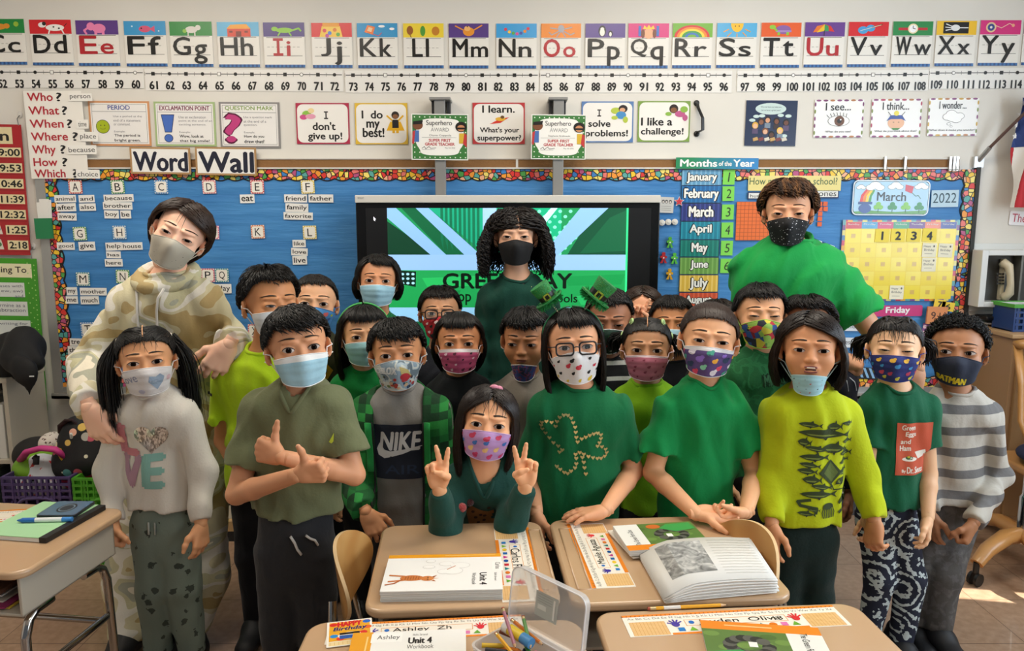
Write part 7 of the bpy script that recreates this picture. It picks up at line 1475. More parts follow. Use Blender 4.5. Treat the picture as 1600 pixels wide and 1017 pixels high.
K9 = person('K9', 'girl with fringe and pink printed mask in a black top', 2.5, (717, 538), .205, skin='#a9714d', hair=dict(style='bob', zend=-.5, fringe=68, open=74, vol=.045, n=1500, tuck=.2), haircol=BLK, mask=dict(style='surgical', col='#c0507a', edge='#e0d8da', band=2, art=dots(['#2a1a20', '#e8c0d0', '#5a2038'], 0, 9, .03, .06)), sh=((682, 612), (752, 612)), top=dict(col='#15171a', neck='scoop'), res=.008)
K11 = person('K11', 'boy in a grey shirt with his mask pulled below his mouth', 2.45, (815, 539), .205, yaw=-10, pitch=4, skin='#9a6846', lids=.8, gaze=(-.4, -.5), mouth='#7a4038', hair=dict(style='short', fringe=66, vol=.06, sweep=6), haircol=BLK, mask=dict(style='cup', col=noisecol(60, [(0, '#3a4a8a'), (.48, '#8a3a5a'), (.55, '#2a3a5a')]), dz=-.27, edge='#d8d4d0'), sh=((780, 617), (858, 617)), top=dict(col='#8d857b', ease=.015), res=.008)
K15 = person('K15', 'girl with centre-parted tied hair, pale green ties and a pink mask', 2.38, (1011, 548), .205, skin='#a87a5a', hair=dict(style='pulled', ties=((42, 62, 0, 0), (42, -62, 0, 0), (78, 105, .28, .1), (78, -105, .28, .1)), bands='#b8d890', partline=True, vol=.025, tail=.6), haircol=BLK, mask=dict(col='#b86a80', edge='#dcc8d0', band=1, art=dots(['#8a3a50'], 0, 15, .02, .05)), sh=((974, 628), (1048, 628)), top=dict(col='#8cc41e', ease=.012), res=.008)
K18 = person('K18', 'smiling boy in a mottled green t-shirt with a multicoloured mask', 2.5, (1195, 494), .215, yaw=8, pitch=-8, skin='#b88664', lids=.3, hair=dict(style='short', fringe=60, vol=.05, sweep=8, lift=.04), haircol=BLK, mask=dict(style='cup', col=printed('#4a7a3a', ['#b02a34', '#2a4a8a', '#c8b83a', '#7a1a24', '#8ab04a', '#1c2030'], 5, thr=.5), edge='#8fc04a'), sh=((1156, 576), (1236, 576)), top=dict(col=noisecol(22, [(0, '#1f6a3c'), (.5, '#2a7c48'), (.6, '#256f40')]), ease=.016), res=.008)
K19 = person('K19', 'boy with thick dark hair hidden behind the fish-shirt child, navy jacket', 2.5, (1262, 516), .212, skin='#8d5f46', hair=dict(style='short', fringe=54, vol=.10, cap=.06, len=40, sweep=14), haircol='#120d0b', mask=dict(col='#20242c'), sh=((1216, 596), (1316, 596)), top=dict(name='jacket', col='#171c2c', sleeve='long', ease=.02), res=.008)
K2 = person('K2', 'tall boy in a neon yellow sports shirt behind the folded-arms boy', 2.36, (440, 477), .222, yaw=24, pitch=-2, skin='#a8724c', lids=.55, hair=dict(style='short', fringe=56, vol=.07, lift=.10, sweep=5, len=26), haircol=BLK, mask=dict(col='#dfe4e6'), sh=((352, 588), (462, 578)), b=1.12, top=dict(col='#b4d81e', ease=.014, folds=.004), hem=790, pants='#121318', arms=(((350, 688, 2.5), (392, 752, 2.38)), None))
K7 = person('K7', 'boy in an open green checked hoodie over a grey printed t-shirt', 2.25, (620, 556), .212, roll=-2, skin='#a87450', gaze=(0, 0), hair=dict(style='short', fringe=70, vol=.06, sweep=10, jit=6), haircol=BLK, mask=dict(style='cup', col=noisecol(26, [(0, '#8fa4b4'), (.46, '#c8ccc4'), (.56, '#a8b8c0'), (.62, '#6a7a84')]), edge='#b8c0c4', art=rob), sh=((572, 640), (682, 640)), top=dict(col=striped(9, [(0, '#85837f')]), ease=.012), hem=830, pants='#2c2e33', arms=(((556, 760, 2.33), (572, 800, 2.2), 'relax', (.5, -.25, -.8), (.3, .3, -1)), ((690, 740, 2.42), (670, 800, 2.34))))
# --- front row
K3 = person('K3', 'boy in an olive v-neck shirt with folded arms and thumbs up', 1.9, (471, 545), .205, yaw=8, roll=-5, skin='#b37f5e', lids=1.15, brow='#1c1410', hair=dict(style='short', fringe=68, vol=.06, sweep=16, jit=6, n=1500), haircol=BLK, mask=dict(col=SURG, band=3), sh=((402, 636), (528, 634)), arms=(((370, 772, 1.93), (464, 742, 1.76), 'thumb', (1, -.15, .15), (0, .9, .4)), ((554, 742, 1.95), (440, 714, 1.85), 'thumb', (-1, .2, .25), (0, 1, 0))), top=dict(col='#6b7050', neck='v', frac=.66, ease=.015, folds=.004), hem=812, pants='#2c2d30', pelvis=(463, 850, 2.0))
K1 = person('K1', 'girl with two long pigtails in a cream sweatshirt with pastel lettering', 2.17, (227, 567), .203, roll=-3, skin='#b98560', hair=dict(style='pulled', ties=((62, 95, 1.3, .18), (62, -95, 1.3, .18)), bands='#d8d0c4', partline=True, vol=.05, tail=1.3, wisps=14, wspread=45), haircol=BLK, mask=dict(col='#dcd8d8', edge='#e6e2e2', art=lambda s: s.text('Love', -.78, .18, -.25, .50, '#8a90a8', 1, bold=-.01, rot=-14).poly([(.25, .82), (.02, .50), (.06, .30), (.22, .34), (.34, .24), (.46, .36), (.42, .58)], '#93a6bc', 1).ell(.62, .45, .09, .12, '#d8b8c0', 1).ell(-.2, .84, .10, .08, '#b8b8cc', 1)), sh=((192, 642), (290, 642)), top=dict(name='sweatshirt', col='#dbd5ca', sleeve='long', folds=.0035, ease=.011), hem=806, pants=blots('#77857a', '#3c463f', 20, .11), arms=(((172, 735, 2.27), (176, 815, 2.2), 'fist', (.2, -.2, -1), (.9, .35, 0)), ((314, 735, 2.27), (314, 818, 2.2))))
K12 = person('K12', 'girl in a green shamrock t-shirt wearing glasses and a leprechaun hat headband', 2.14, (900, 543), .212, yaw=5, roll=-4, skin='#c08a68', hair=dict(style='long', zend=-.95, fringe=66, open=66, fw=44, sweep=10, vol=.05, n=1700, flare=.03), haircol='#15100e', glasses='#151318', mask=dict(style='cup', col='#dedcdc', edge='#e8e6e6', art=dots(['#1a1a1c', '#c83a4a', '#1a1a1c', '#d8b83a'], 0, 12, .04, .075)), sh=((846, 638), (966, 638)), b=1.07, top=dict(col='#0e6a3e', ease=.013, folds=.004, frac=.72), hem=830, pants='#16181c', arms=(((826, 745, 2.3), (838, 800, 2.12)), ((990, 735, 2.28), (946, 797, 2.06), 'flat', (-1, -.12, -.12), (0, -.05, -1))))
K17 = person('K17', 'girl in a plain bright green t-shirt with a purple dinosaur mask', 2.15, (1111, 534), .215, yaw=3, roll=5, skin='#c4906c', lids=.75, hair=dict(style='pulled', ties=((70, 180, .7, .1),), vol=.03, n=1600), haircol='#2a1a12', mask=dict(style='surgical', col='#5a4680', edge='#dcdce0', band=2, art=dots(['#d84a6a', '#4aa08a', '#e8a83a', '#8ad0b0', '#e0dce8', '#8a6ac8', '#2a3a5a'], 0, 17, .06, .11)), sh=((1046, 632), (1150, 632)), b=1.05, top=dict(col='#12904c', ease=.016, folds=.005, flare=1.6, frac=.68), hem=870, pants='#1c3a30', arms=(((1020, 738, 2.24), (1088, 803, 2.04), 'open', (1, .1, -.1), (.1, -.3, .9)), ((1180, 738, 2.24), (1166, 800, 2.06), 'grip', (-1, -.1, -.2), (0, .3, .9))))
K22 = person('K22', 'boy with short curly hair, navy mask and grey-striped long-sleeved shirt', 2.36, (1497, 551), .212, gaze=(-.7, 0), skin='#8d5f42', hair=dict(style='coils', n=950, cap=.06), haircol='#0c0a09', mask=dict(style='cup', col='#1c2438', edge='#1c2438', art=lambda s: s.text('BATMAN', -.62, .68, .30, .90, '#d8c01e', 1, bold=.05, rot=7)), sh=((1452, 640), (1540, 640)), top=dict(col=striped(.0755, [(0, '#b9b3a8'), (.60, '#6d6b6a')], .30), sleeve='long', folds=.004, ease=.012, cuff=.99), hem=798, pants=noisecol(40, [(0, '#4a4744'), (.5, '#545150'), (.62, '#5f5c59')]), arms=(((1446, 725, 2.46), (1452, 800, 2.42)), ((1556, 745, 2.46), (1522, 815, 2.33), 'fist', (-.35, -.1, -1), (-.6, .6, 0))), legpx=(((1432, 900, 2.46), (1424, 985, 2.46)), ((1474, 900, 2.42), (1466, 978, 2.40))))
K21 = person('K21', 'girl in a dark green t-shirt with an orange book-cover print', 2.28, (1400, 548), .203, skin='#c49a78', lids=.3, hair=dict(style='pulled', ties=((40, 40, 0, 0), (40, -40, 0, 0), (85, 120, .35, .1), (85, -120, .35, .1)), bands='#1c1614', vol=.03, wisps=34), haircol='#15100e', mask=dict(col='#232c70', edge='#2a3480', art=dots(['#d8a83a', '#3a8ac8', '#b03a5a', '#c8c04a'], 0, 21, .05, .08)), sh=((1360, 634), (1444, 634)), top=dict(col='#0f5a3c', neck='scoop', frac=.58, folds=.004), hem=802, pants=bursts('#141a2e', '#b9c4c4'), arms=(((1354, 735, 2.36), (1358, 800, 2.24), 'grip', (.05, -.3, -1), (-.95, .1, 0)), ((1450, 740, 2.38), (1450, 808, 2.3))), legpx=(((1374, 905, 2.38), (1352, 1010, 2.38)), ((1424, 905, 2.38), (1408, 1000, 2.36))), legs=dict(ease=.4))
K20 = person('K20', 'laughing child with a dark bob in a yellow shirt printed with sea animals', 2.08, (1268, 548), .205, yaw=2, skin='#b07a56', mouth='open', lids=.85, hair=dict(style='bob', zend=-.56, part=-18, open=62, vol=.07, n=1800, flare=.10), haircol='#1c120d', mask=dict(col='#9cc8d0', edge='#b8d8dc', dz=-.27, art=dots(['#2a2a30', '#c86a5a'], 0, 20, .012, .03)), sh=((1214, 642), (1320, 642)), b=1.03, top=dict(col='#b9c614', sleeve='long', folds=.004, ease=.013), hem=832, pants='#10231f', arms=(((1206, 748, 2.18), (1206, 818, 2.1)), ((1346, 740, 2.2), (1366, 812, 2.13), 'grip', (-.1, -.2, -1), (.9, .3, 0))))
K10 = person('K10', 'girl leaning on the desk making two peace signs in a dark green sweatshirt', 2.02, (762, 665), .203, roll=7, pitch=-10, skin='#c9946e', lids=1.05, hair=dict(style='long', zend=-.80, open=52, vol=.05, part=4, n=1500, flare=.04, wisps=22, wspread=20), haircol='#1f1612', mask=dict(style='surgical', col='#b48cc0', edge='#c8a8d0', art=dots(['#c03a5a', '#3a6ab0', '#e0b878', '#c03a6a'], 0, 10, .06, .095)), sh=((714, 744), (806, 740)), TD=2.12, pelvis=(765, 960, 2.36), hem=900, top=dict(name='sweatshirt', col='#1e4a42', sleeve='long', neck='deepv', ease=.010, cuff=.93), pants='#1c1e24',
 arms=(((698, 826, 2.0), (686, 762, 1.94), 'peace', (-.08, .05, 1), (-.1, -1, .1)), ((798, 818, 2.02), (822, 758, 1.95), 'peace', (.02, .05, 1), (.1, -1, .1))))
def crate(x0, x1, y0, y1, z0, z1, col, label):
    t = thing('plastic_crate', label, 'crate', ((x0+x1)/2, (y0+y1)/2, z0), 'plastic crates'); m = mat(col, .45); th = .012
    mb = MB()
    for k in range(4): z = z1-.012-k*.028; mb.box((x0, y0, z), (x1, y0+th, z+.010), m)
    for x in np.linspace(x0, x1-th, 7): mb.box((x, y0+.002, z0+.001), (x+.010, y0+th-.002, z1-.003), m)
    cx = (x0+x1)/2
    for i in range(9): a = cx-.10+.025*i; mb.box((a-.003, y0-.002, z1-.10), (a+.003, y0+th, z1-.01), m)
    mb.tube([(cx+.085*math.copysign(abs(math.cos(q))**.6, math.cos(q)), y0+.004, z1-.135+.04*math.sin(q)) for q in np.linspace(0, 2*math.pi, 25)[:-1]], .008, m, n=6, closed=True)
    for s in (-1, 1):
        for k in range(3): a = cx+s*(.11+.035*k); mb.box((a-.004, y0+.002, z0), (a+.004, y0+th, z1-.11), m)
        mb.tube([(cx+s*.10, y0+.006, z0+.01), (cx+s*.20, y0+.006, z1-.12)], .006, m, n=6).tube([(cx+s*.20, y0+.006, z0+.01), (cx+s*.10, y0+.006, z1-.12)], .006, m, n=6)
    mb.build('front_wall', t)
    mb = MB().box((x0, y0+th, z0), (x0+th, y1-th, z1-.001), m).box((x1-th, y0+th, z0), (x1, y1-th, z1-.001), m).box((x0, y1-th, z0), (x1, y1, z1-.002), m).box((x0+th, y0+th, z0+.001), (x1-th, y1-th, z0+.008), m); mb.build('crate_body', t)
    return t
zc = P(60, 745, 3.0)[2]; px_ = lambda x, D=3.0: P(x, 745, D)[0]
crate(px_(0), px_(109), 3.0, 3.27, .002, zc, '#4a3a6a', 'purple plastic crate heaped with backpacks beside the bookcase')
crate(px_(111), px_(215), 3.0, 3.27, .002, zc-.005, '#4a9a22', 'bright green plastic crate beside the purple one')
def blob(fn, h, lo, hi): g = Grid(lo, hi, h); fn(g); return g.mesh()
def bagmesh(name, t, fn, lo, hi, m, h=.009): v, f = blob(fn, h, lo, hi); return link_mesh(name, v, f, None, [m], t, 180)
flow, tt, bb_ = nodes('#141416', .7); cc_ = coord(tt); v_ = tex(tt, 'Voronoi', cc_, Scale=19.0); se = tt.nodes.new('ShaderNodeSeparateColor'); tt.links.new(v_.outputs['Color'], se.inputs[0])
pc = ramp(tt, se.outputs[0], [(i/7, c) for i, c in enumerate('#d8d2b8 #c8586a #5a9a98 #d8b45a #7a6a86 #e0a890 #b8b4aa'.split())]); ms = ramp(tt, v_.outputs['Distance'], [(0, '#8a8a50'), (.0, '#ffffff'), (.34, '#000000')]); mx = tt.nodes.new('ShaderNodeMixRGB'); mx.inputs[1].default_value = lin('#151517')+[1]; tt.links.new(ms, mx.inputs[0]); tt.links.new(pc, mx.inputs[2]); tt.links.new(mx.outputs[0], bb_.inputs['Base Color'])
def Pb(x, y, D): return P(x, y, D)
t = thing('backpack', 'black backpack with a flower print, white piping and a red base', 'backpack', tuple(Pb(128, 738, 3.110)), 'backpacks on the crates')
c0 = Pb(126, 692, 3.130)
def f_(g): g.cone(Pb(112, 725, 3.130), Pb(124, 675, 3.150), .085, .075, .03, (0, 1, 0), 1.1); g.cone(Pb(142, 715, 3.130), Pb(148, 678, 3.150), .085, .07, .05, (0, 1, 0), 1.1)
bagmesh('bag_body', t, f_, c0-.24, c0+.24, flow)
MB().tube([Pb(111, 678, 3.030), Pb(114, 700, 3.225), Pb(122, 720, 3.225), Pb(132, 734, 3.235)], .006, mat('#d8d6d0', .5), n=8).build('piping', t, 180)
MB().tube([Pb(96, 676, 3.120), Pb(95, 665, 3.110), Pb(104, 657, 3.100), Pb(113, 656, 3.100), Pb(122, 664, 3.110)], .014, mat('#2a1216', .7), n=8, flat=.5).build('grab_handle', t, 180)
def f_(g): g.cone(Pb(108, 745, 3.120), Pb(158, 722, 3.120), .05, .05, .02)
bagmesh('bag_base', t, f_, Pb(132, 734, 3.120)-.2, Pb(132, 734, 3.120)+.2, mat('#a01c42', .7))
t = thing('backpack', 'pink and lime green rounded school bag squashed between the other bags', 'backpack', tuple(Pb(70, 742, 3.150)), 'backpacks on the crates')
c0 = Pb(72, 722, 3.150)
def f_(g): g.ell(Pb(70, 728, 3.170), (.125, .12, .075), .02)
bagmesh('bag_body', t, f_, c0-.26, c0+.26, mat('#6fa01c', .55)); MB().tube([Pb(33, 718, 3.090), Pb(42, 706, 3.050), Pb(64, 700, 3.040), Pb(86, 702, 3.040), Pb(100, 712, 3.070)], .018, mat('#c83a86', .6), n=10, flat=.7).build('trim_band', t, 180)
MB().tube([Pb(78, 700, 3.090), Pb(92, 704, 3.060), Pb(101, 720, 3.070), Pb(106, 738, 3.090)], .012, mat('#d8a81e', .6), n=8).build('yellow_trim', t, 180)
t = thing('backpack', 'dark bag with a pale leopard patterned top behind the pink bag', 'backpack', tuple(Pb(70, 735, 3.250)), 'backpacks on the crates')
c0 = Pb(70, 700, 3.250)
def f_(g): g.ell(Pb(62, 712, 3.250), (.12, .07, .09), .02)
bagmesh('bag_body', t, f_, c0-.25, c0+.25, mat('#1a1818', .7))
def f_(g): g.ell(Pb(82, 692, 3.220), (.055, .06, .05), .02)
bagmesh('bag_top', t, f_, c0-.25, c0+.25, blots('#d9cfc4', '#5a4038', 55, .13))
t = thing('lunch_bag', 'white lunch bag with red flowers in the purple crate', 'bag', tuple(Pb(65, 770, 3.120)))
c0 = Pb(66, 738, 3.090)
def f_(g): g.cone(Pb(45, 752, 3.120), Pb(88, 750, 3.120), .075, .07, .02, (0, 0, 1), 1.0); g.ell(Pb(70, 730, 3.110), (.08, .06, .06), .03); g.folds(.004, 4, 40)
bagmesh('bag_body', t, f_, c0-.26, c0+.26, blots('#c9ccd0', '#c03a34', 26, .12)); MB().tube([Pb(56, 712, 3.040), Pb(42, 726, 3.235), Pb(40, 742, 3.235), Pb(52, 750, 3.030)], .006, mat('#1c1a1c', .6), n=8).tube([Pb(57, 712, 3.050), Pb(56, 726, 3.040)], .014, mat('#1c1a1c', .6), n=8, flat=.4).build('strap', t, 180)
t = thing('jacket', 'black hooded jacket draped over the bookcase top', 'jacket', tuple(P(25, 600, 3.320)))
c0 = P(25, 560, 3.320)
def f_(g):
    g.cone(P(-10, 570, 3.400), P(36, 545, 3.360), .13, .10, .05, (0, 1, 0), 1.6); g.cone(P(36, 548, 3.310), P(54, 565, 3.290), .075, .05, .05, (0, 1, 0), 1.5); g.cone(P(40, 575, 3.220), P(47, 618, 3.210), .055, .006, .03, (0, 1, 0), 1.8); g.cone(P(20, 560, 3.270), P(40, 585, 3.210), .06, .05, .04, (0, 1, 0), 1.6); g.folds(.005, 3, 40)
bagmesh('jacket_body', t, f_, c0-.36, c0+.36, mat('#0c0c0e', .8), .010)
MB().tube([P(46, 588, 3.165), P(53, 588, 3.170)], .003, mat('#d8d8d8', .4), n=6).build('zip_pull', t)
t = thing('cloth_bundle', 'dark red cloth lying on the bookcase behind the black jacket', 'cloth', tuple(P(2, 592, 3.420)))
def f_(g): g.ell(P(0, 582, 3.400), (.10, .08, .05), .02)
bagmesh('cloth_folds', t, f_, P(0, 582, 3.400)-.2, P(0, 582, 3.400)+.2, mat('#7a1418', .8))
# low bookshelf under the board
sx0, sx1 = P(318, 840, 3.3)[0], P(560, 840, 3.3)[0]; zt = P(340, 690, 3.3)[2]; zb = P(340, 812, 3.3)[2]
pine = mat('#c2a070', .5, bump=(25, .06, (.2, 1, 1)))
t = thing('low_bookshelf', 'low pine bookshelf behind the children with upright books', 'bookshelf', ((sx0+sx1)/2, 3.4, 0))
MB().box((sx0, 3.28, .0), (sx1, 3.56, zb-.05), mat('#1c1c1e', .6)).build('plinth', t); MB().box((sx0, 3.28, zb-.05), (sx1, 3.56, zb), pine).build('shelf_board', t, 0, .002)
MB().box((sx0, 3.30, zt), (sx1, 3.56, zt+.02), pine).build('top_board', t, 0, .002)
for x in (sx0, sx1-.02): MB().box((x, 3.30, zb), (x+.02, 3.56, zt), pine).build('side_panel', t, 0, .002)
MB().box((sx0, 3.55, zb), (sx1, 3.56, zt), mat('#7a6444', .6)).build('back_board', t)
for i, (c_, nm, w, h) in enumerate((('#d8c81e', 'yellow', .022, .235), ('#3a7ab0', 'blue', .010, .25), ('#dcd8cc', 'white', .020, .225), ('#c9c0aa', 'cream', .012, .21), ('#c8463a', 'red', .016, .22), ('#4a8a5a', 'green', .02, .21), ('#3a3a6a', 'indigo', .018, .23), ('#e0a83a', 'amber', .014, .2), ('#8a4a6a', 'plum', .02, .22), ('#d9d4c8', 'ivory', .016, .215))):
    x = P(341, 780, 3.3)[0]+sum((.025, .012, .022, .015, .02, .023, .021, .017, .023, .02)[:i]); t = thing('picture_book', f'{nm} spined book standing in the low pine bookshelf', 'book', (x+w/2, 3.4, zb), 'books in the low shelf')
    MB().box((x, 3.31, zb+.001), (x+w, 3.46, zb+h), mat(c_, .5)).build('cover', t, 0, .0015); MB().box((x+w*.25, 3.3085, zb+h*.3), (x+w*.75, 3.3105, zb+h*.8), mat('#33302a' if i % 2 == 0 else '#efe9dc', .5)).build('spine_label', t)
# the teacher's swivel chair at the right
oak = mat('#c08a4e', .35, coat=.2, bump=(18, .05, (1, 1, .15))); cx_, cy_ = 2.38, 3.02
t = thing('swivel_chair', 'wooden teacher swivel chair on castors with a navy cushion', 'chair', (cx_, cy_, 0))
for i, dx in enumerate((-.20, -.10, 0, .10, .20)):
    MB().tube([(cx_+.05+dx*.9, cy_+.02, .46), (cx_+.05+dx, cy_+.12, .62), (cx_+.06+dx*1.08, cy_+.13, .78), (cx_+.07+dx*1.12, cy_+.19, .95)], .022, oak, n=8, flat=.5).build('back_slat', t, 180)
MB().tube([(cx_-.17, cy_+.16, .95), (cx_+.07, cy_+.21, .98), (cx_+.32, cy_+.16, .95)], .032, oak, n=10, flat=.6).build('top_rail', t, 180)
MB().prism(rrect(-.23, -.21, .23, .21, .07, 5), .425, .46, oak, frame((cx_, cy_, 0), (1, 0, 0), (0, 1, 0), (0, 0, 1))).build('seat', t, 40, .01)
def f_(g): g.ell((cx_-.01, cy_-.03, .50), (.22, .20, .045), .01)
cu = bagmesh('cushion', None, f_, np.array((cx_, cy_, .5))-.26, np.array((cx_, cy_, .5))+.26, mat('#1a2240', .8)); tag(cu, 'navy blue cushion on the wooden swivel chair seat', 'cushion')
MB().lathe([(0, 0), (.028, 0), (.028, .2), (.02, .21), (.02, .3), (0, .3)], (cx_-.20, cy_-.03, .13), mat('#c9c9cb', .1, metal=1), 18).build('post', t, 60)
for a in (205, 255, 295, 340, 100):
    d = np.array((math.cos(D2R(a)), math.sin(D2R(a)), 0)); c_ = np.array((cx_-.20, cy_-.03, 0)); p1 = c_+d*.30
    leg = MB().tube([c_+(0, 0, .165), c_+d*.12+(0, 0, .175), c_+d*.24+(0, 0, .14), p1+(0, 0, .095)], [.042, .038, .034, .028], oak, n=8, flat=.8).build('base_leg', t, 60)
    MB().tube([p1+(0, 0, .10), p1+(0, 0, .055)], .012, blk, n=8).tube([p1+np.array((-d[1], d[0], 0))*q+(0, 0, .028) for q in (-.02, -.008)], .027, blk, n=14).tube([p1+np.array((-d[1], d[0], 0))*q+(0, 0, .028) for q in (.008, .02)], .027, blk, n=14).build('caster', leg, 60)
# ------------------------------------------------------------------ prints on clothes and what people wear
def pr(key, s, mx=7, off=.0018, name='print'):
    i = PERSONS[key]; return decal(s, name, i['T'], i['bvh'], i['TD'], mx, off)
s = S2(); s.text('L', 202, 653, 231, 700, '#c8808a', 1, bold=.05).rect(200, 692, 231, 700, '#c8808a', 1).rect(201, 653, 215, 659, '#c8808a', 1).text('V', 204, 703, 237, 750, '#b08a9c', 1, bold=.05).rect(202, 703, 217, 708, '#b08a9c', 1).rect(226, 703, 239, 708, '#b08a9c', 1).text('E', 242, 701, 269, 749, '#86b8ae', 1, bold=.05).rect(238, 701, 268, 708, '#86b8ae', 1).rect(238, 741, 270, 749, '#86b8ae', 1)
seq, tt, bb_ = nodes('#b8b6b4', .25, metal=.7); vv = tex(tt, 'Voronoi', coord(tt, scale=(1, 1, .45)), Scale=260.0); tt.links.new(ramp(tt, vv.outputs['Color'], [(0, '#8e8c8a'), (.35, '#c4c2c0'), (.6, '#f4f4f4')]), bb_.inputs['Base Color'])
s.poly([(253+25*(math.sin(t)**3), 674-(21*math.cos(t)-8*math.cos(2*t)-3.4*math.cos(3*t)-1.4*math.cos(4*t))*.95) for t in np.linspace(0, 2*math.pi, 41)[:-1]], seq, 1); pr('K1', s, name='lettering')
s = S2(); s.poly([(531, 665), (531, 677), (524, 678)], '#b8c838', 1).poly([(524, 678), (531, 677), (528, 680)], '#b8c838', 1); pr('K3', s, 4, name='sail_emblem')
s = S2(); s.rect(582, 652, 668, 735, '#1b2233', 1).text('NIKE', 600, 664, 662, 691, '#d8d8da', 2, bold=.03, shear=.15).poly([(599, 681), (595, 690), (598, 699), (607, 704), (634, 697), (668, 684), (636, 690), (616, 693), (607, 691), (603, 686)], '#d8d8da', 2).text('AIR', 608, 714, 660, 727, '#27364f', 2, bold=.01); pr('K7', s, name='chest_print')
s = S2(); s.text('MINECRAFT', 1180, 573, 1240, 592, '#1a3a26', 1, bold=.08, rot=-8).text('MINECRAFT', 1181, 574, 1239, 591, '#3f7a52', 2, bold=.02, rot=-8); pr('K18', s, name='lettering')
HP = [(845,650),(852,648),(860,650),(866,656),(868,648),(872,641),(878,637),(884,637),(889,641),(892,648),(895,655),(896,663),(897,671),(899,678),(905,673),(911,670),(917,667),(923,665),(929,664),(934,667),(934,673),(932,679),(929,684),(936,686),(942,691),(944,697),(941,702),(935,704),(929,703),(922,701),(915,699),(908,696),(902,694),(896,697),(897,703),(897,711),(895,717),(889,722),(884,726),(879,725),(873,721),(868,717),(906,701),(908,708),(909,716),(911,725),(870,686),(863,682),(857,675),(851,668),(846,661),(844,655),(876,691),(872,695)]
s = S2()
for x, y in HP: s.poly([(x, y+3.4), (x-3.2, y-.3), (x-2.4, y-2.6), (x, y-1.2), (x+2.4, y-2.6), (x+3.2, y-.3)], mat('#d8c88a', .3, metal=.6), 1)
pr('K12', s, 6, name='shamrock_print')
s = S2(); r_ = random.Random(3); dk = '#33421f'; dk2 = '#1f2a1e'
def fish(x, y, w, h, ro=0, deep=0):
    a = D2R(ro); T_ = lambda q: [(x+u*math.cos(a)-v*math.sin(a), y+u*math.sin(a)+v*math.cos(a)) for u, v in q]
    body = [(w*(t-.5)*.86-w*.07, -h*.5*math.sin(math.pi*t)**.8) for t in np.linspace(0, 1, 10)]+[(w*(t-.5)*.86-w*.07, h*.5*math.sin(math.pi*t)**.8) for t in np.linspace(1, 0, 10)[1:-1]]
    s.poly(T_(body), dk, 1).poly(T_([(w*.30, 0), (w*.5, -h*.55), (w*.43, 0), (w*.5, h*.5)]), dk, 1).poly(T_([(-w*.05, -h*.4), (w*.08, -h*.85), (w*.12, -h*.3)]), dk, 1).poly(T_([(-w*.1, h*.3), (0, h*.75), (w*.06, h*.3)]), dk2, 1)
    s.poly(T_([(-w*.36, h*.10), (w*.2, h*.06), (w*.1, h*.26), (-w*.28, h*.26)]), '#7a8a3a', 1.5)
for q in ((1250, 652, 34, 8, 4), (1287, 655, 24, 12, 0), (1308, 650, 22, 6, 2), (1274, 666, 84, 14, 3), (1243, 680, 20, 12, 8), (1312, 680, 20, 8, 5), (1262, 690, 40, 8, 10), (1290, 690, 44, 15, 5), (1259, 703, 46, 10, 2), (1312, 700, 24, 10, 5), (1252, 715, 32, 8, 8), (1310, 713, 22, 7, -4), (1248, 724, 30, 9, 4), (1255, 737, 30, 12, 2), (1306, 727, 22, 8, -10), (1301, 741, 11, 18, 60), (1270, 748, 36, 8, 8), (1266, 760, 60, 11, 2), (1247, 789, 28, 7, 6), (1258, 783, 20, 5, 8)): fish(*q)
s.poly([(1284, 707), (1302, 727), (1286, 744), (1287, 752), (1283, 744), (1264, 727)], dk, 1).poly([(1284, 711), (1296, 727), (1285, 741), (1272, 727)], '#5a6a2c', 1.5).line([(1286, 746), (1290, 754), (1304, 753)], 1.6, dk, 1)
s.line([(1252, 768), (1234, 771), (1238, 777), (1262, 781), (1260, 788)], 4.5, dk, 1).line([(1318, 760), (1308, 764), (1300, 775), (1310, 770), (1317, 764), (1316, 778), (1300, 790)], 4, dk, 1)
s.ell(1281, 779, 9, 5, dk, 1)
for i in range(7): s.line([(1273+i*2.7, 780), (1270+i*3.6, 788), (1272+i*3, 796)], 1.5, dk, 1)
pr('K20', s, 6, name='sea_animal_print')
s = S2(); s.rect(1384, 651, 1441, 733, '#c8583c', 1); C_ = '#ece4d8'
for w, x0, y0, x1, y1 in (('Green', 1391, 654, 1412, 662), ('Eggs', 1397, 665, 1414, 674), ('and', 1391, 677, 1406, 684), ('Ham', 1390, 687, 1407, 695), ('By', 1394, 724, 1400, 730), ('Dr. Seuss', 1402, 720, 1431, 730)): s.text(w, x0, y0, x1, y1, C_, 2, bold=.025)
s.ell(1406, 708, 12, 3.4, C_, 2).ell(1405, 706, 6, 2.6, '#3a6a3a', 2.4).ell(1404, 704.5, 2.2, 1.6, '#c8b83a', 2.6).poly([(1414, 697), (1432, 694), (1434, 703), (1420, 708)], C_, 2); pr('K21', s, 6, name='book_cover_print')
i = PERSONS['K10']; s = S2(); s.poly([(729, 792), (738, 781), (752, 786), (764, 788), (772, 785), (773, 800), (772, 826), (734, 826)], '#8a5a2a', 1)
for x, y in ((740, 792), (744, 802), (752, 796), (757, 806), (748, 811), (758, 797), (765, 780)): s.ell(x, y, 3, 2.2, '#3a1c10', 2, rot=-30)
pr('K10', s, 6, name='animal_patch')
for (x, y, c_, n_) in ((734, 784, '#4a1018', 'dark red'), (722, 793, '#c84a4a', 'coral')):
    h = i['bvh'].ray_cast(Vector(P(x, y, 1.7)), Vector(nrm(P(x, y, 2.2)-P(x, y, 1.7))), 2); p = np.array(h[0]) if h[0] is not None else P(x, y, 2.0); o = MB().ball(p, .0135, mat(c_, .9, sheen=.4, bump=(260, .8)), 16).build('pompom', i['T'], 180)
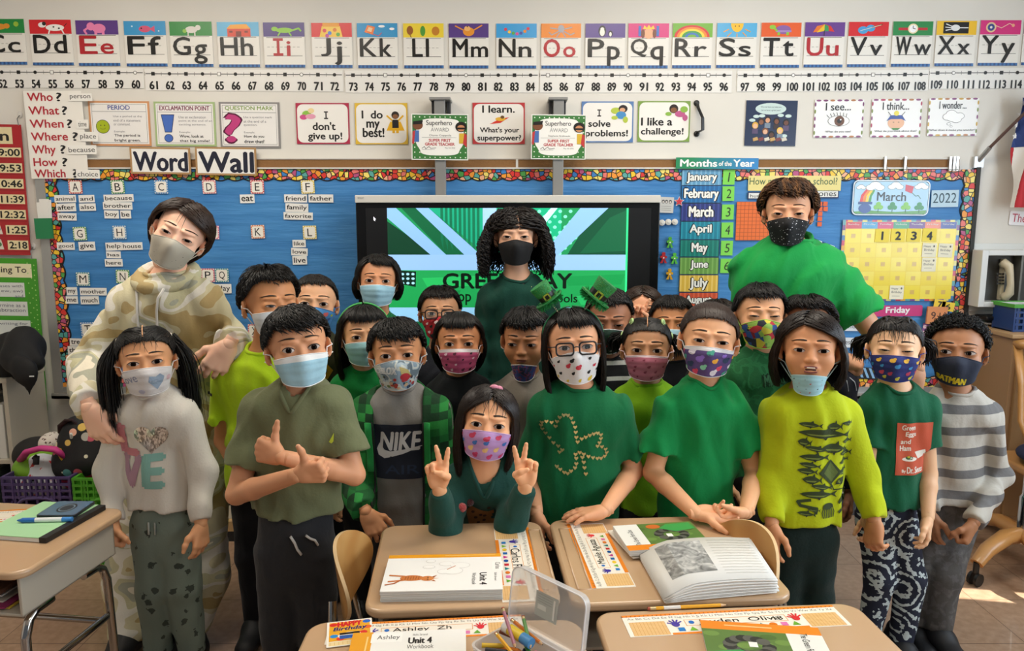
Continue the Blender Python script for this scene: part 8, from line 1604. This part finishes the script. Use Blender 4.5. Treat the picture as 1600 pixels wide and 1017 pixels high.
h = i['hp']; MB().ball(h((.03, -.10, .52)), (.014, .008, .009), mat('#d88aa0', .6)).ball(h((.10, -.09, .51)), (.012, .008, .009), mat('#d88aa0', .6)).ball(h((.065, -.10, .515)), (.006, .006, .006), mat('#c06a86', .6)).build('hair_bow', i['T'], 180)
# hoodie over the printed t-shirt
i = PERSONS['K7']; ck = checks(.026, ['#0c4a22', '#17702f', '#0f5a28', '#2a9440', '#0a3a1c', '#1c7e36'])
v, f = i['garment'](.024, 'scoop', True, 1, P(620, 815, i['TD'])[2], opening=(0, .72, .66), folds=.003, seed=8); o = link_mesh('hoodie', v, f, None, [ck], i['T'], 180)
bv = BVHTree.FromPolygons(v.tolist(), f.tolist()); b = i['b']
for sx in (-1, 1):
    pl = []
    for q in np.linspace(.02, .98, 14):
        p = i['mid']*(1-q)+np.array((i['PC'][0], i['PC'][1], i['hz']))*q+i['lat']*sx*i['half']*(.75-.05*q); h = bv.ray_cast(Vector(p+i['fw']*.4), Vector(-i['fw']), .6)
        if h[0] is not None: pl.append(np.array(h[0])+i['fw']*.002)
    if len(pl) > 3: MB().tube(pl, .004, mat('#111412', .6), n=6).build('zip_edge', i['T'], 180); 
    pl2 = [p+i['lat']*sx*.012+i['fw']*.004 for p in pl[:7]]
    if len(pl2) > 2: MB().tube(pl2, [.012]*len(pl2), cloth('#2a9a4c'), n=8, flat=.4).build('hood_lining', i['T'], 180)
# hood, strings and nails of the camouflage hoodie
i = PERSONS['A1']; nb, lat, fw, ax, T = i['nb'], i['lat'], i['fw'], i['ax'], i['T']; cm = i['shirt'].data.materials[0]
pl = []
for a in np.linspace(0, 2*math.pi, 29)[:-1]:
    d = lat*math.cos(a)*.088-fw*math.sin(a)*.080; pl.append(nb+d+ax*(.018+.030*math.sin(a))+fw*.02)
MB().tube(pl, [.026+.012*max(0, math.sin(a)) for a in np.linspace(0, 2*math.pi, 29)[:-1]], cm, n=12, closed=True).build('hood', T, 180)
def on(bv, x, y, D, o=.003):
    p = P(x, y, D); h = bv.ray_cast(Vector((p[0], D-.5, p[2])), Vector((0, 1, 0)), 1.2); return np.array((p[0], (h[0][1] if h[0] is not None else D)-o, p[2]))
for xs in (((232, 446), (236, 460), (238, 480), (239, 505), (238, 530)), ((280, 446), (273, 460), (270, 480), (269, 505), (271, 528))): MB().tube([on(i['bvh'], x, y, i['TD'], .006) for x, y in xs], .0042, mat('#d8d4cc', .7), n=8).build('drawstring', T, 180)
for k in (0, 1):
    for p, d in i['tips'][k]: MB().ball(p-d*.001+np.array((0, -.004, .003)), (.0062, .0045, .0075), mat('#5a2a86', .2), 10).build('fingernail', T, 180)
i = PERSONS['K3']
for xs in (((468, 818), (474, 828), (478, 838), (484, 846)), ((490, 818), (496, 824), (502, 828), (506, 836))):
    MB().tube([on(i['legbvh'], x, y, i['TD'], .006) for x, y in xs], .0055, mat('#d2cec6', .7), n=8, flat=.6).build('drawstring', i['T'], 180)
i = PERSONS['K1']
for x in (244, 254): MB().tube([on(i['legbvh'], x+.3*k, 806+6*k, i['TD'], .005) for k in range(4)], .005, mat('#b0b4ac', .7), n=8, flat=.5).build('drawstring', i['T'], 180)
i = PERSONS['A2']; MB().tube([i['nb']+i['fw']*(.062+.012*math.sin(a))*1.2+i['lat']*.05*math.cos(a)*1.2-i['ax']*(.012+.035*math.sin(a)) for a in np.linspace(0, math.pi, 15)], .0016, mat('#d8c890', .2, metal=1), n=6).build('necklace', i['T'], 180)
i = PERSONS['K2']; s = S2(); s.rect(325, 611, 338, 615.5, '#1a1c1e', 1); pr('K2', s, 6, name='sleeve_mark')
i = PERSONS['K4']; s = S2(); s.poly([(507, 565), (520, 562), (528, 572), (520, 585), (506, 588)], '#c8921e', 1).ell(517, 572, 3, 4, '#3a2a14', 2); pr('K4', s, 6, name='yellow_patch')
i = PERSONS['K19']; s = S2(); s.line([(1318, 585), (1326, 592), (1330, 606)], 1.4, '#c8ccd4', 1).line([(1310, 588), (1312, 604)], 1.2, '#c8ccd4', 1); pr('K19', s, 6, name='piping')
i = PERSONS['K6']; h = i['hp']; MB().tube([h(skull(90-abs(a), -90 if a < 0 else 90, .065)+np.array((0, -.06, 0))) for a in np.linspace(-88, 88, 21)], .0075, mat('#3aa04a', .6), n=8, flat=.5).build('headband', i['T'], 180)
# mask words and the leprechaun headband
i = PERSONS['K12']; h = i['hp']; grn = mat('#158238', .45, bump=(300, .5)); T = i['T']
MB().tube([h(skull(88-abs(a), -90 if a < 0 else 90, .06)+np.array((0, -.10, 0))) for a in np.linspace(-86, 86, 25)], .0042, mat('#1f7a4a', .4), n=8, flat=.6).build('headband', T, 180)
HD = i['TD']-.02
for (bx_, by_, ux, uy, k, sp_) in ((857, 467, -.60, .80, 1.0, (878, 497)), (931, 464, .62, .78, 1.12, (905, 492))):
    c0 = P(bx_, by_, HD); up_ = nrm((ux, -.10, uy)); rt = nrm(np.cross((0, 1, 0.), up_))*1; fb = np.cross(up_, rt); Rr = np.stack([rt, fb, up_], 1)
    TT = lambda v: np.asarray(v) @ Rr.T*k+c0; hat = MB()
    n_ = 28; a = np.arange(n_)*2*math.pi/n_
    def ringh(rx, ry, z): return np.c_[rx*np.cos(a), ry*np.sin(a), np.full(n_, z)]
    g_ = np.array([TT(ringh(*q)) for q in ((.001, .001, .052), (.030, .022, .052), (.031, .023, .048), (.024, .018, .002), (.046, .034, 0), (.046, .034, -.004), (.001, .001, -.004))]); hat.grid(g_, grn, True); hob = hat.build('leprechaun_hat', T, 40)
    g_ = np.array([TT(ringh(*q)) for q in ((.0265, .0205, .018), (.0255, .0195, .003))]); MB().grid(g_, mat('#0c0f0c', .4), True).build('hat_band', hob, 180)
    bu = MB(); f0 = lambda q: TT(q)
    for lo, hi in (((-.010, -.0225, .000), (.010, -.0195, .004)), ((-.010, -.0225, .017), (.010, -.0195, .021)), ((-.010, -.0225, .000), (-.006, -.0195, .021)), ((.006, -.0225, .000), (.010, -.0195, .021))): bu.box(lo, hi, mat('#b8c84a', .3, metal=.5), f0)
    bu.build('buckle', hob)
    dt = MB()
    for j in range(34): q = rng.uniform(-1.2, 1.2); z = rng.uniform(.024, .047); rr = .0245+.006*(z/.048); dt.ball(TT((rr*math.sin(q), -rr*.76*math.cos(q), z)), .0011, mat('#8ac05a', .2, metal=.6), 6)
    for j in range(24): q = rng.uniform(0, 6.28); rr = rng.uniform(.028, .044); dt.ball(TT((rr*math.cos(q), rr*.74*math.sin(q), .0005)), .0011, mat('#8ac05a', .2, metal=.6), 6)
    dt.build('sequin_dots', hob)['kind'] = 'stuff'
    pa = []
    for j in range(420):
        q = rng.uniform(0, 6.28); p0 = np.array((.034*math.cos(q), .024*math.sin(q), -.004)); d = nrm(p0+rng.normal(size=3)*.025-np.array((0, 0, .016))); pa.append([TT(p0*.8+d*t_*.020+np.array((0, 0, -.003*t_*t_))) for t_ in np.linspace(0, 1, 4)])
    v, f = tubes(np.array(pa), .0011, taper=.7); link_mesh('feather_trim', v, f, None, [mat('#0f8a3c', .7)], hob, 180)['kind'] = 'stuff'
    e = P(sp_[0], sp_[1], HD-.01); q0 = TT((0, 0, -.004)); s_ = np.linspace(0, 1, 60); pts_ = np.array([lerp(e, q0, q) for q in s_])+np.c_[.0035*np.cos(s_*60), .0035*np.sin(s_*60), 0*s_]; MB().tube(pts_, .0009, mat('#c8c4a8', .2, metal=.8), n=5).build('spring', hob, 180)
